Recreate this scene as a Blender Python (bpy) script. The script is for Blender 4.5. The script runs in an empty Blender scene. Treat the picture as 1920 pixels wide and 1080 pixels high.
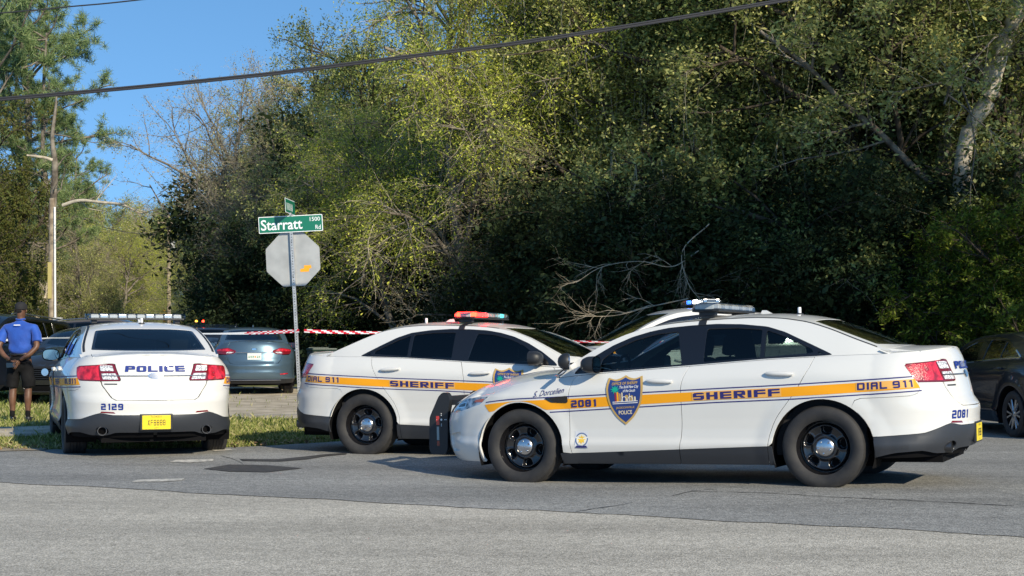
import bpy, bmesh, math, random
import numpy as np
from mathutils import Vector, Matrix
from mathutils.geometry import delaunay_2d_cdt

random.seed(7)
rng = np.random.default_rng(7)
R = math.radians
scene = bpy.context.scene
col = scene.collection

# ------------------------------------------------------------------ camera
CAM_H = 1.263
cam_d = bpy.data.cameras.new('camera')
cam = bpy.data.objects.new('camera', cam_d)
col.objects.link(cam)
cam.location = (0, 0, CAM_H)
cam.rotation_euler = (R(90), 0, 0)
cam_d.sensor_width = 36.0
cam_d.lens = 36.0 * 2800 / 1920
cam_d.shift_y = (648.25 - 540) / 1920     # level camera, horizon at 60 % of the frame height
cam_d.clip_start = 0.1
cam_d.clip_end = 3000
scene.camera = cam

# ------------------------------------------------------------------ world, sun, exposure
SUN_EL, SUN_AZ = 27.0, 145.0              # azimuth clockwise from +Y (the view direction)
world = bpy.data.worlds.new('World')
scene.world = world
world.use_nodes = True
wn = world.node_tree.nodes
wl = world.node_tree.links
wn.clear()
sky = wn.new('ShaderNodeTexSky')
sky.sky_type = 'NISHITA'
sky.sun_disc = False
sky.sun_elevation = R(SUN_EL)
sky.sun_rotation = R(SUN_AZ)
sky.air_density = 1.0
sky.dust_density = 0.0
sky.ozone_density = 3.5
bg = wn.new('ShaderNodeBackground')
bg.inputs['Strength'].default_value = 0.15
wo = wn.new('ShaderNodeOutputWorld')
# the horizon haze band is narrow in the photograph: look a little higher up the sky dome everywhere
tcw = wn.new('ShaderNodeTexCoord'); addw = wn.new('ShaderNodeVectorMath'); addw.operation = 'ADD'; addw.inputs[1].default_value = (0, 0, 0.22)
nrmw = wn.new('ShaderNodeVectorMath'); nrmw.operation = 'NORMALIZE'
wl.new(tcw.outputs['Generated'], addw.inputs[0]); wl.new(addw.outputs[0], nrmw.inputs[0]); wl.new(nrmw.outputs[0], sky.inputs[0])
hsw = wn.new('ShaderNodeHueSaturation'); hsw.inputs['Saturation'].default_value = 1.12; hsw.inputs['Hue'].default_value = 0.494
wl.new(sky.outputs[0], hsw.inputs['Color']); wl.new(hsw.outputs[0], bg.inputs[0])
wl.new(bg.outputs[0], wo.inputs[0])

sun_d = bpy.data.lights.new('sun', 'SUN')
sun_d.energy = 4.4
sun_d.angle = R(0.53)
sun_d.color = (1.0, 0.885, 0.68)
sun = bpy.data.objects.new('sun', sun_d)
col.objects.link(sun)
sd = Vector((math.sin(R(SUN_AZ)) * math.cos(R(SUN_EL)), math.cos(R(SUN_AZ)) * math.cos(R(SUN_EL)), math.sin(R(SUN_EL))))
sun.rotation_euler = sd.to_track_quat('Z', 'Y').to_euler()
sun.location = sd * 60

vs = scene.view_settings
vs.view_transform = 'Standard'
vs.look = 'None'
vs.exposure = 0.32
vs.gamma = 1.0
vs.use_curve_mapping = False
scene.render.engine = 'CYCLES'
scene.cycles.max_bounces = 8
scene.cycles.transparent_max_bounces = 16
scene.cycles.diffuse_bounces = 3
scene.cycles.glossy_bounces = 4

# ------------------------------------------------------------------ helpers: tagging and linking
def tag(o, label=None, cat=None, group=None, kind=None):
    if label: o['label'] = label
    if cat: o['category'] = cat
    if group: o['group'] = group
    if kind: o['kind'] = kind
    return o

def link(name, mesh, parent=None, mat=None, kind=None):
    o = bpy.data.objects.new(name, mesh)
    col.objects.link(o)
    if parent is not None: o.parent = parent
    if mat is not None:
        if len(mesh.materials): mesh.materials.clear()
        for m in (mat if isinstance(mat, (list, tuple)) else [mat]): mesh.materials.append(m)
    if kind: o['kind'] = kind
    return o

def empty(name, loc=(0, 0, 0), rz=0.0, parent=None):
    o = bpy.data.objects.new(name, None)
    o.empty_display_size = 0.2
    col.objects.link(o)
    o.location = loc
    o.rotation_euler = (0, 0, rz)
    if parent: o.parent = parent
    return o

def copy_tree(o, parent=None):
    c = o.copy()
    col.objects.link(c)
    if parent is not None: c.parent = parent
    for ch in [k for k in o.children]:
        copy_tree(ch, c)
    return c

def np_mesh(name, V, F, N=None, smooth=True, midx=None):
    """V (n,3); F (m,3) or (m,4) array or list of lists; N vertex normals (custom)"""
    me = bpy.data.meshes.new(name)
    V = np.asarray(V, dtype=np.float32)
    if isinstance(F, np.ndarray):
        k = F.shape[1]
        me.vertices.add(len(V)); me.vertices.foreach_set('co', V.ravel())
        me.loops.add(F.size); me.loops.foreach_set('vertex_index', F.astype(np.int32).ravel())
        me.polygons.add(len(F)); me.polygons.foreach_set('loop_start', np.arange(0, F.size, k, dtype=np.int32))
    else:
        me.from_pydata([tuple(map(float, v)) for v in V], [], [tuple(int(i) for i in f) for f in F])
    if midx is not None:
        me.polygons.foreach_set('material_index', np.asarray(midx, dtype=np.int32))
    me.polygons.foreach_set('use_smooth', [bool(smooth)] * len(me.polygons))
    me.update(calc_edges=True)
    me.validate()
    if N is not None and len(me.vertices) == len(N):
        me.normals_split_custom_set_from_vertices([tuple(map(float, n)) for n in N])
    return me

# ------------------------------------------------------------------ materials
MATS = {}
def mat(name, color=(0.5, 0.5, 0.5), rough=0.5, metal=0.0, coat=0.0, spec=0.5, emit=None, estr=0.0, coat_rough=0.05):
    if name in MATS: return MATS[name]
    m = bpy.data.materials.new(name)
    m.use_nodes = True
    b = m.node_tree.nodes['Principled BSDF']
    b.inputs['Base Color'].default_value = (*color, 1)
    b.inputs['Roughness'].default_value = rough
    b.inputs['Metallic'].default_value = metal
    b.inputs['Coat Weight'].default_value = coat
    b.inputs['Coat Roughness'].default_value = coat_rough
    b.inputs['Specular IOR Level'].default_value = spec
    if emit:
        b.inputs['Emission Color'].default_value = (*emit, 1)
        b.inputs['Emission Strength'].default_value = estr
    MATS[name] = m
    return m

def nodes_of(m):
    return m.node_tree.nodes, m.node_tree.links, m.node_tree.nodes['Principled BSDF']

def noisy(m, c1, c2, scale=8.0, detail=4.0, lo=0.35, hi=0.65, bump=0.0, bscale=None, coord='Object', rough=None, dist=0.01):
    """mix two colours by noise; optional bump"""
    n, l, b = nodes_of(m)
    tc = n.new('ShaderNodeTexCoord')
    t = n.new('ShaderNodeTexNoise'); t.inputs['Scale'].default_value = scale; t.inputs['Detail'].default_value = detail
    l.new(tc.outputs[coord], t.inputs['Vector'])
    r = n.new('ShaderNodeValToRGB')
    r.color_ramp.elements[0].position = lo; r.color_ramp.elements[0].color = (*c1, 1)
    r.color_ramp.elements[1].position = hi; r.color_ramp.elements[1].color = (*c2, 1)
    l.new(t.outputs['Fac'], r.inputs[0]); l.new(r.outputs[0], b.inputs['Base Color'])
    if bump:
        t2 = n.new('ShaderNodeTexNoise'); t2.inputs['Scale'].default_value = bscale or scale * 3; t2.inputs['Detail'].default_value = 4
        l.new(tc.outputs[coord], t2.inputs['Vector'])
        bp = n.new('ShaderNodeBump'); bp.inputs['Strength'].default_value = bump; bp.inputs['Distance'].default_value = dist
        l.new(t2.outputs['Fac'], bp.inputs['Height']); l.new(bp.outputs[0], b.inputs['Normal'])
    return m

def glass_mat(name, tint=(0.25, 0.30, 0.28), rough=0.0, refl=1.5):
    if name in MATS: return MATS[name]
    m = bpy.data.materials.new(name)
    m.use_nodes = True
    n, l = m.node_tree.nodes, m.node_tree.links
    n.clear()
    tr = n.new('ShaderNodeBsdfTransparent'); tr.inputs[0].default_value = (*tint, 1)
    gl = n.new('ShaderNodeBsdfGlossy'); gl.inputs['Roughness'].default_value = rough; gl.inputs[0].default_value = (1, 1, 1, 1)
    fr = n.new('ShaderNodeFresnel'); fr.inputs[0].default_value = refl
    mx = n.new('ShaderNodeMixShader'); out = n.new('ShaderNodeOutputMaterial')
    l.new(fr.outputs[0], mx.inputs[0]); l.new(tr.outputs[0], mx.inputs[1]); l.new(gl.outputs[0], mx.inputs[2]); l.new(mx.outputs[0], out.inputs[0])
    MATS[name] = m
    return m

def car_paint(name, c, rough=0.32, flake=0.0, dirt=0.0):
    if name in MATS: return MATS[name]
    m = mat(name, c, rough=rough, coat=0.8, coat_rough=0.04, metal=flake, spec=0.15)
    n, l, b = nodes_of(m)
    tc = n.new('ShaderNodeTexCoord')
    t = n.new('ShaderNodeTexNoise'); t.inputs['Scale'].default_value = 2.2; t.inputs['Detail'].default_value = 6
    l.new(tc.outputs['Object'], t.inputs['Vector'])
    # road dust: more of it low on the body
    sp = n.new('ShaderNodeSeparateXYZ'); l.new(tc.outputs['Object'], sp.inputs[0])
    mr = n.new('ShaderNodeMapRange'); mr.inputs[1].default_value = 0.15; mr.inputs[2].default_value = 0.85; mr.inputs[3].default_value = 0.55; mr.inputs[4].default_value = 0.03
    l.new(sp.outputs[2], mr.inputs[0])
    mu = n.new('ShaderNodeMath'); mu.operation = 'MULTIPLY'; l.new(mr.outputs[0], mu.inputs[0]); l.new(t.outputs['Fac'], mu.inputs[1])
    mx = n.new('ShaderNodeMix'); mx.data_type = 'RGBA'
    l.new(mu.outputs[0], mx.inputs['Factor'])
    mx.inputs['A'].default_value = (*c, 1)
    d = dirt
    mx.inputs['B'].default_value = (c[0] * (1 - d) + 0.30 * d, c[1] * (1 - d) + 0.27 * d, c[2] * (1 - d) + 0.22 * d, 1)
    l.new(mx.outputs['Result'], b.inputs['Base Color'])
    return m

M_white = car_paint('white_paint', (0.665, 0.665, 0.645), rough=0.38, dirt=0.35)
M_black_plastic = mat('black_trim_plastic', (0.016, 0.018, 0.022), rough=0.5)
M_clad = mat('grey_cladding', (0.030, 0.034, 0.042), rough=0.42)
M_gloss_black = mat('gloss_black', (0.008, 0.008, 0.010), rough=0.12, coat=0.6)
M_dark = mat('matt_dark', (0.006, 0.006, 0.007), rough=0.9, spec=0.1)
M_rubber = noisy(mat('tyre_rubber', (0.022, 0.022, 0.024), rough=0.72), (0.020, 0.020, 0.022), (0.040, 0.038, 0.036), scale=9, lo=0.4, hi=0.75)
M_steel_black = mat('black_steel_wheel', (0.010, 0.010, 0.012), rough=0.18, coat=0.8)
M_chrome = mat('chrome', (0.75, 0.75, 0.77), rough=0.08, metal=1.0)
M_mirror = mat('mirror_glass', (.30, .32, .31), rough=.06, metal=1.0)
M_hub = mat('hub_metal', (.62, .62, .64), rough=.22, metal=1.0)
M_alloy = mat('alloy', (0.42, 0.43, 0.45), rough=0.25, metal=0.9)
M_seat = mat('seat_cloth', (0.018, 0.019, 0.022), rough=0.85)
M_red_lens = noisy(mat('red_lens', (0.50, 0.010, 0.022), rough=0.22, coat=1.0), (.26, .006, .014), (.72, .022, .045), scale=14, detail=2, lo=.38, hi=.62, bump=.5, bscale=70)
M_red_dark = mat('dark_red_lens', (0.16, 0.008, 0.014), rough=0.10, coat=1.0)
M_clear_lens = noisy(mat('clear_lens', (0.6, 0.6, 0.62), rough=0.08, coat=1.0), (0.25, 0.26, 0.28), (0.85, 0.86, 0.88), scale=60, lo=0.4, hi=0.6)
M_head = noisy(mat('headlight_lens', (0.2, 0.22, 0.25), rough=0.05, coat=1.0, metal=0.4), (0.05, 0.06, 0.07), (0.45, 0.50, 0.56), scale=16, lo=0.4, hi=0.6)
M_amber = mat('amber_reflector', (0.45, 0.10, 0.04), rough=0.15, coat=1.0)
M_gold = mat('gold_stripe', (0.86, 0.36, 0.015), rough=.55, spec=.2)
M_navy = mat('navy_lettering', (0.030, 0.030, 0.16), rough=.55, spec=.2)
M_blue_dec = mat('shield_blue', (0.022, 0.050, 0.20), rough=.55, spec=.2)
M_tan_dec = mat('shield_gold', (0.50, 0.33, 0.11), rough=.55, spec=.2)
M_cream_dec = mat('decal_cream', (0.70, 0.60, 0.42), rough=.55, spec=.2)
M_white_dec = mat('decal_white', (0.80, 0.80, 0.80), rough=.55, spec=.2)
M_green_dec = mat('decal_green', (0.010, 0.36, 0.24), rough=.55, spec=.2)
M_reddec = mat('decal_red', (0.30, 0.03, 0.05), rough=.55, spec=.2)
M_plate_y = mat('plate_yellow', (0.85, 0.66, 0.02), rough=0.35)
M_plate_w = mat('plate_white', (0.72, 0.76, 0.72), rough=0.35)
M_glass = glass_mat('tinted_glass', (0.42, 0.50, 0.47))
M_glass_dark = glass_mat('dark_tinted_glass', (0.05, 0.06, 0.065))
M_glass_front = glass_mat('windscreen_glass', (0.40, 0.50, 0.47))

# ------------------------------------------------------------------ primitive mesh builders
class MB:
    """collects geometry for one mesh"""
    def __init__(s): s.v = []; s.f = []; s.m = []
    def add(s, V, F, mi=0):
        o = len(s.v)
        s.v.extend([tuple(map(float, p)) for p in V])
        s.f.extend([tuple(int(i) + o for i in f) for f in F])
        s.m.extend([mi] * len(F))
    def box(s, c, d, rot=None, mi=0, taper=None, bevel=0.0):
        cx, cy, cz = c; dx, dy, dz = (k / 2 for k in d)
        if bevel > 0:
            b = min(bevel, dx * .9, dy * .9, dz * .9)
            bm = bmesh.new(); bmesh.ops.create_cube(bm, size=1.0)
            bmesh.ops.scale(bm, vec=(dx * 2, dy * 2, dz * 2), verts=bm.verts)
            bmesh.ops.bevel(bm, geom=list(bm.edges), offset=b, segments=2, profile=0.6, affect='EDGES')
            bm.verts.index_update()
            V = [v.co.copy() for v in bm.verts]; F = [[q.index for q in f.verts] for f in bm.faces]; bm.free()
        else:
            V = [Vector((x, y, z)) for z in (-dz, dz) for x, y in ((-dx, -dy), (dx, -dy), (dx, dy), (-dx, dy))]
            F = [(3, 2, 1, 0), (4, 5, 6, 7), (0, 1, 5, 4), (1, 2, 6, 5), (2, 3, 7, 6), (3, 0, 4, 7)]
        if taper:
            for v in V:
                t = (v.z + dz) / (2 * dz); k = 1 + (taper - 1) * t; v.x *= k; v.y *= k
        if rot is not None: V = [rot @ v for v in V]
        s.add([(v.x + cx, v.y + cy, v.z + cz) for v in V], F, mi)
    def tube(s, pts, rad, n=8, mi=0, cap=True):
        pts = [Vector(p) for p in pts]
        rads = rad if isinstance(rad, (list, tuple)) else [rad] * len(pts)
        V = []; F = []
        up = None
        for i, p in enumerate(pts):
            d = (pts[min(i + 1, len(pts) - 1)] - pts[max(i - 1, 0)]).normalized()
            a = Vector((0, 0, 1)) if abs(d.z) < 0.95 else Vector((1, 0, 0))
            x = d.cross(a).normalized(); y = d.cross(x).normalized()
            for k in range(n):
                t = 2 * math.pi * k / n
                V.append(p + (x * math.cos(t) + y * math.sin(t)) * rads[i])
        for i in range(len(pts) - 1):
            for k in range(n):
                a, b2 = i * n + k, i * n + (k + 1) % n
                F.append((a, b2, b2 + n, a + n))
        if cap:
            F.append(tuple(range(n)))
            F.append(tuple((len(pts) - 1) * n + k for k in reversed(range(n))))
        s.add(V, F, mi)
    def lathe(s, prof, axis='Y', n=48, c=(0, 0, 0), mi=0, flip=False):
        """prof: list (r, a) radius, axial position"""
        V = []; F = []
        for r_, a in prof:
            for k in range(n):
                t = 2 * math.pi * k / n
                cc, ss = r_ * math.cos(t), r_ * math.sin(t)
                p = {'Y': (cc, a, ss), 'X': (a, cc, ss), 'Z': (cc, ss, a)}[axis]
                V.append((p[0] + c[0], p[1] + c[1], p[2] + c[2]))
        for i in range(len(prof) - 1):
            for k in range(n):
                a, b2 = i * n + k, i * n + (k + 1) % n
                F.append((a, b2, b2 + n, a + n) if not flip else (a, a + n, b2 + n, b2))
        s.add(V, F, mi)
    def prism(s, poly, y0, y1, plane='XZ', mi=0):
        """extrude a 2D polygon; plane XZ -> along y, YZ -> along x, XY -> along z"""
        n = len(poly)
        def P(a, b, c):
            return {'XZ': (a, c, b), 'YZ': (c, a, b), 'XY': (a, b, c)}[plane]
        V = [P(a, b, y0) for a, b in poly] + [P(a, b, y1) for a, b in poly]
        F = [tuple(range(n)), tuple(reversed(range(n, 2 * n)))]
        for i in range(n):
            j = (i + 1) % n
            F.append((i, i + n, j + n, j))
        s.add(V, F, mi)
    def mesh(s, name, smooth=False, angle=None):
        me = bpy.data.meshes.new(name)
        me.from_pydata(s.v, [], s.f)
        me.polygons.foreach_set('material_index', s.m)
        me.polygons.foreach_set('use_smooth', [bool(smooth)] * len(me.polygons))
        me.update()
        bm = bmesh.new(); bm.from_mesh(me)
        bmesh.ops.recalc_face_normals(bm, faces=bm.faces)
        bm.to_mesh(me); bm.free()
        if smooth and angle:
            me.set_sharp_from_angle(angle=math.radians(angle))
        return me
    def build(s, name, m, parent=None, smooth=False, angle=35, kind=None):
        me = s.mesh(name, smooth, angle)
        return link(name, me, parent, m, kind)

# ------------------------------------------------------------------ 2D polygon tools
def curve(pts, sig=0.03, step=0.01):
    """smoothed interpolation through pts -> vectorised function"""
    pts = sorted(pts)
    x = np.array([p[0] for p in pts], float); y = np.array([p[1] for p in pts], float)
    g = np.arange(x[0] - 0.4, x[-1] + 0.4 + step, step)
    # extend ends linearly by mirroring slope so that smoothing keeps the end values
    s0 = (y[1] - y[0]) / (x[1] - x[0]); s1 = (y[-1] - y[-2]) / (x[-1] - x[-2])
    v = np.interp(g, x, y)
    v = np.where(g < x[0], y[0] + s0 * (g - x[0]), v)
    v = np.where(g > x[-1], y[-1] + s1 * (g - x[-1]), v)
    if sig > 0:
        k = int(3 * sig / step) + 1
        w = np.exp(-0.5 * (np.arange(-k, k + 1) * step / sig) ** 2); w /= w.sum()
        pad = np.concatenate([v[0] + (v[1] - v[0]) * np.arange(-k, 0), v, v[-1] + (v[-1] - v[-2]) * np.arange(1, k + 1)])
        v = np.convolve(pad, w, mode='valid')
    return lambda q: np.interp(q, g, v)

def inside(P, poly):
    P = np.asarray(P, float); poly = np.asarray(poly, float)
    x, y = P[:, 0], P[:, 1]
    c = np.zeros(len(P), bool)
    n = len(poly)
    for i in range(n):
        x1, y1 = poly[i]; x2, y2 = poly[(i + 1) % n]
        if y1 == y2: continue
        m = ((y1 > y) != (y2 > y)) & (x < (x2 - x1) * (y - y1) / (y2 - y1) + x1)
        c ^= m
    return c

def seg_dist(P, poly):
    P = np.asarray(P, float); d = np.full(len(P), 1e9)
    poly = np.asarray(poly, float)
    for i in range(len(poly)):
        a, b = poly[i], poly[(i + 1) % len(poly)]
        ab = b - a; L = ab @ ab
        if L < 1e-12: continue
        t = np.clip(((P - a) @ ab) / L, 0, 1)
        d = np.minimum(d, np.linalg.norm(P - (a + t[:, None] * ab), axis=1))
    return d

def densify(poly, res, closed=True):
    out = []
    n = len(poly)
    for i in range(n if closed else n - 1):
        a = np.array(poly[i], float); b = np.array(poly[(i + 1) % n], float)
        L = np.linalg.norm(b - a)
        if L < 1e-6: continue
        k = max(1, int(math.ceil(L / res)))
        for j in range(k): out.append(tuple(a + (b - a) * j / k))
    if not closed: out.append(tuple(poly[-1]))
    return out

def round_poly(poly, r, k=4):
    """round the corners of a polygon by radius ~r"""
    out = []; n = len(poly)
    for i in range(n):
        p0, p, p1 = (np.array(poly[(i + j) % n], float) for j in (-1, 0, 1))
        a, b = p0 - p, p1 - p
        la, lb = np.linalg.norm(a), np.linalg.norm(b)
        d = min(r, la * 0.45, lb * 0.45)
        q0, q1 = p + a / la * d, p + b / lb * d
        for t in np.linspace(0, 1, k + 1):
            out.append(tuple((1 - t) ** 2 * q0 + 2 * t * (1 - t) * p + t * t * q1))
    return out

def smooth_line(pts, n=None, step=0.03):
    """Catmull-Rom through points (open)"""
    P = [np.array(p, float) for p in pts]
    P = [2 * P[0] - P[1]] + P + [2 * P[-1] - P[-2]]
    out = []
    for i in range(1, len(P) - 2):
        L = np.linalg.norm(P[i + 1] - P[i]); k = n or max(1, int(math.ceil(L / step)))
        for j in range(k):
            t = j / k
            out.append(tuple(0.5 * ((2 * P[i]) + (P[i + 1] - P[i - 1]) * t + (2 * P[i - 1] - 5 * P[i] + 4 * P[i + 1] - P[i + 2]) * t * t + (3 * P[i] - P[i - 1] - 3 * P[i + 1] + P[i + 2]) * t ** 3)))
    out.append(tuple(P[-2]))
    return out

def triangulate(poly, holes=(), res=0.04):
    """poly: densified outline; returns points, tris, loops of boundary indices"""
    loops = [list(poly)] + [list(h) for h in holes]
    pts = []; edges = []; ids = []
    for lp in loops:
        o = len(pts); pts.extend(lp); n = len(lp)
        edges += [(o + i, o + (i + 1) % n) for i in range(n)]
    A = np.array(pts)
    lo, hi = A.min(0), A.max(0)
    gx = np.arange(lo[0] + res / 2, hi[0], res); gy = np.arange(lo[1] + res / 2, hi[1], res)
    if len(gx) and len(gy):
        G = np.array([(x + (res / 2 if j % 2 else 0), y) for j, y in enumerate(gy) for x in gx])
        m = inside(G, loops[0])
        for h in loops[1:]: m &= ~inside(G, h)
        G = G[m]
        if len(G):
            d = np.min([seg_dist(G, lp) for lp in loops], axis=0)
            G = G[d > res * 0.45]
            pts = pts + [tuple(g) for g in G]
    V, E, F, ov, oe, of = delaunay_2d_cdt([Vector((float(p[0]), float(p[1]))) for p in pts], edges, [], 0, 1e-5)
    V = np.array([(v.x, v.y) for v in V]); F = np.array(F)
    C = V[F].mean(1)
    m = inside(C, loops[0])
    for h in loops[1:]: m &= ~inside(C, h)
    F = F[m]
    a, b, c = V[F[:, 0]], V[F[:, 1]], V[F[:, 2]]
    ar = (b[:, 0] - a[:, 0]) * (c[:, 1] - a[:, 1]) - (b[:, 1] - a[:, 1]) * (c[:, 0] - a[:, 0])
    F = F[np.abs(ar) > 1e-9]; ar = ar[np.abs(ar) > 1e-9]
    F[ar < 0] = F[ar < 0][:, ::-1]
    used = np.unique(F); remap = -np.ones(len(V), int); remap[used] = np.arange(len(used))
    return V[used], remap[F]

def patch(name, surf, poly, m, parent=None, holes=(), res=0.04, off=0.0, thick=0.0, flip=False, ridge=None, sub=True):
    """a panel: polygon in the 2D domain of surf, mapped to 3D, with its own rolled edge of depth `thick`"""
    P2, T = triangulate(densify(poly, res) if sub else poly, [densify(h, res) if sub else h for h in holes], res)
    e = 1e-3
    A = surf(P2[:, 0], P2[:, 1])
    du = surf(P2[:, 0] + e, P2[:, 1]) - surf(P2[:, 0] - e, P2[:, 1])
    dv = surf(P2[:, 0], P2[:, 1] + e) - surf(P2[:, 0], P2[:, 1] - e)
    N = np.cross(du, dv)
    ln = np.linalg.norm(N, axis=1); bad = ln < 1e-12
    N[~bad] /= ln[~bad][:, None]; N[bad] = (0, 0, 1)
    # orient by geometry of the triangles
    N = N * getattr(surf, 'sgn', 1.0)
    if flip: N = -N
    fn = np.cross(A[T[:, 1]] - A[T[:, 0]], A[T[:, 2]] - A[T[:, 0]])
    s = np.sum(fn * N[T].sum(1), axis=1)
    T = T.copy(); T[s < 0] = T[s < 0][:, ::-1]
    V = A + N * off
    F = [tuple(t) for t in T]
    Nn = N
    if thick > 0:
        cnt = {}
        for t in T:
            for i in range(3):
                a, b = int(t[i]), int(t[(i + 1) % 3]); cnt[(a, b)] = 1
        bd = [(a, b) for (a, b) in cnt if (b, a) not in cnt]
        V2 = []; N2 = []; F2 = []
        o = len(V)
        for a, b in bd:
            d = V[b] - V[a]; sn = np.cross(d, N[a]); sl = np.linalg.norm(sn); sn = sn / sl if sl > 0 else N[a]
            k = o + len(V2)
            ra = (N[a] + sn); ra /= np.linalg.norm(ra); rb = (N[b] + sn); rb /= np.linalg.norm(rb)
            V2 += [V[a], V[b], V[b] - N[b] * thick, V[a] - N[a] * thick]; N2 += [ra, rb, sn, sn]
            F2.append((k, k + 3, k + 2, k + 1))
        V = np.vstack([V, np.array(V2)]); Nn = np.vstack([N, np.array(N2)]); F += F2
    me = np_mesh(name, V, F, Nn)
    return link(name, me, parent, m)

def text_mesh(txt, size=1.0, bold=0.0, xs=1.0, shear=0.0, res=3, space=1.0):
    """returns 2D verts and faces of a text, centred, cap height ~ size"""
    cu = bpy.data.curves.new('t', 'FONT')
    cu.body = txt; cu.size = 1.0; cu.offset = bold; cu.shear = shear; cu.resolution_u = res
    cu.align_x = 'LEFT'; cu.space_character = space
    cu.fill_mode = 'FRONT' if hasattr(cu, 'fill_mode') else cu.fill_mode
    o = bpy.data.objects.new('t', cu); col.objects.link(o)
    dg = bpy.context.evaluated_depsgraph_get(); dg.update()
    me = bpy.data.meshes.new_from_object(o.evaluated_get(dg))
    V = np.array([v.co[:2] for v in me.vertices]); F = [list(p.vertices) for p in me.polygons]
    bpy.data.objects.remove(o); bpy.data.curves.remove(cu); bpy.data.meshes.remove(me)
    lo, hi = V.min(0), V.max(0)
    V = (V - (lo + hi) / 2) / (hi[1] - lo[1]) * size
    V[:, 0] *= xs
    return V, F

GLYPHS = {  # three columns by five rows, top row first; then the chamfered corners
 'S': ('111 100 111 001 111', 'abcd'), 'H': ('101 101 111 101 101', ''), 'E': ('111 100 111 100 111', ''), 'R': ('111 101 111 100 100', 'b'), 'I': ('1', ''),
 'F': ('111 100 111 100 100', ''), 'D': ('111 101 101 101 111', 'bd'), 'A': ('111 101 111 101 101', 'ab'), 'L': ('100 100 100 100 111', ''), 'P': ('111 101 111 100 100', 'b'),
 'O': ('111 101 101 101 111', 'abcd'), 'C': ('111 100 100 100 111', 'abcd'), '0': ('111 101 101 101 111', 'abcd'), '1': ('011 001 001 001 001', 'a'), '2': ('111 001 111 100 111', 'ab'),
 '6': ('111 100 111 101 111', 'abcd'), '8': ('111 101 111 101 111', 'abcd'), '9': ('111 101 111 001 111', 'abcd'), 'X': ('', ''), ' ': ('', '')}
def block_mesh(txt, h, width, sw=.31, sh=.225, gap=.20, grow=0.0):
    """squarish extended capitals made of abutting cells"""
    V = []; F = []; x = 0.0
    for ch in txt:
        bits, cor = GLYPHS[ch]
        if ch == ' ': x += .55; continue
        if ch == 'I':
            o = len(V); V += [(x, 0), (x + sw * 1.05, 0), (x + sw * 1.05, 1), (x, 1)]; F.append([o, o + 1, o + 2, o + 3]); x += sw * 1.05 + gap; continue
        if ch == 'X':
            k = sw * 1.15
            for q in ([(0, 1), (k, 1), (1, 0), (1 - k, 0)], [(1 - k, 1), (1, 1), (.5 + k * .72, .5 + .06), (.5 - .02, .5 + .14)], [(0, 0), (k, 0), (.5 + .02, .5 - .14), (.5 - k * .72, .5 - .06)]):
                o = len(V); V += [(x + a, z) for a, z in q]; F.append([o, o + 1, o + 2, o + 3])
            x += 1 + gap; continue
        w = .62 if ch == '1' else 1.0
        xs = [0, sw, w - sw, w]; ys = [1, 1 - sh, .5 + sh / 2, .5 - sh / 2, sh, 0]
        rows = bits.split()
        for r_ in range(5):
            for c in range(3):
                if rows[r_][c] == '0': continue
                a, b, t, u = xs[c], xs[c + 1], ys[r_], ys[r_ + 1]
                q = [(a, u), (b, u), (b, t), (a, t)]
                k = min(sw, sh) * .62
                if r_ == 0 and c == 0 and 'a' in cor: q = [(a, u), (b, u), (b, t), (a + k, t), (a, t - k)]
                if r_ == 0 and c == 2 and 'b' in cor: q = [(a, u), (b, u), (b, t - k), (b - k, t), (a, t)]
                if r_ == 4 and c == 0 and 'c' in cor: q = [(a + k, u), (b, u), (b, t), (a, t), (a, u + k)]
                if r_ == 4 and c == 2 and 'd' in cor: q = [(a, u), (b - k, u), (b, u + k), (b, t), (a, t)]
                if ch == '1' and r_ == 0 and c == 1: q = [(a - sw * .6, u), (b, u), (b, t), (a + sw * .2, t)]
                if ch == '1' and r_ == 0 and c == 0: continue
                o = len(V); V += [(x + p, z) for p, z in q]; F.append(list(range(o, o + len(q))))
        if ch == 'R':
            o = len(V); V += [(x + w - sw * 1.15, 0), (x + w + sw * .05, 0), (x + w * .68, .5 - sh / 2), (x + w * .68 - sw * 1.15, .5 - sh / 2)]; F.append([o, o + 1, o + 2, o + 3])
        x += w + gap
    V = np.array(V); V[:, 0] -= (V[:, 0].min() + V[:, 0].max()) / 2; V[:, 1] -= .5
    V[:, 0] *= width / (V[:, 0].max() - V[:, 0].min()); V[:, 1] *= h
    return V, F

def decal_block(name, txt, surf, c, h, m, parent, width, dirx=1, off=.004, slope=0.0, **k):
    V, F = block_mesh(txt, h, width, **k)
    U = c[0] + V[:, 0] * dirx; Z = c[1] + V[:, 1] + (U - c[0]) * slope
    return decal_mesh(name, U, Z, F, surf, m, parent, off)

def decal_text(name, txt, surf, c, height, m, parent, width=None, dirx=1, off=0.004, slope=0.0, **kw):
    """lay a text on surf; c = domain centre; dirx = +1/-1 reading direction along the first domain axis"""
    V, F = text_mesh(txt, height, **kw)
    if width: V[:, 0] *= width / (V[:, 0].max() - V[:, 0].min())
    U = c[0] + V[:, 0] * dirx; Z = c[1] + V[:, 1] + (U - c[0]) * slope
    return decal_mesh(name, U, Z, F, surf, m, parent, off)

def decal_mesh(name, U, Z, F, surf, m, parent, off=0.004):
    e = 1e-3
    A = surf(U, Z)
    N = np.cross(surf(U + e, Z) - surf(U - e, Z), surf(U, Z + e) - surf(U, Z - e))
    N /= np.maximum(np.linalg.norm(N, axis=1), 1e-12)[:, None]
    out = getattr(surf, 'sgn', 1.0)
    V = A + N * off * out
    me = np_mesh(name, V, F, None, smooth=False)
    return link(name, me, parent, m)

# ------------------------------------------------------------------ car bodies
def smstep(a, b, x):
    t = np.clip((x - a) / (b - a), 0, 1)
    return t * t * (3 - 2 * t)

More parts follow.
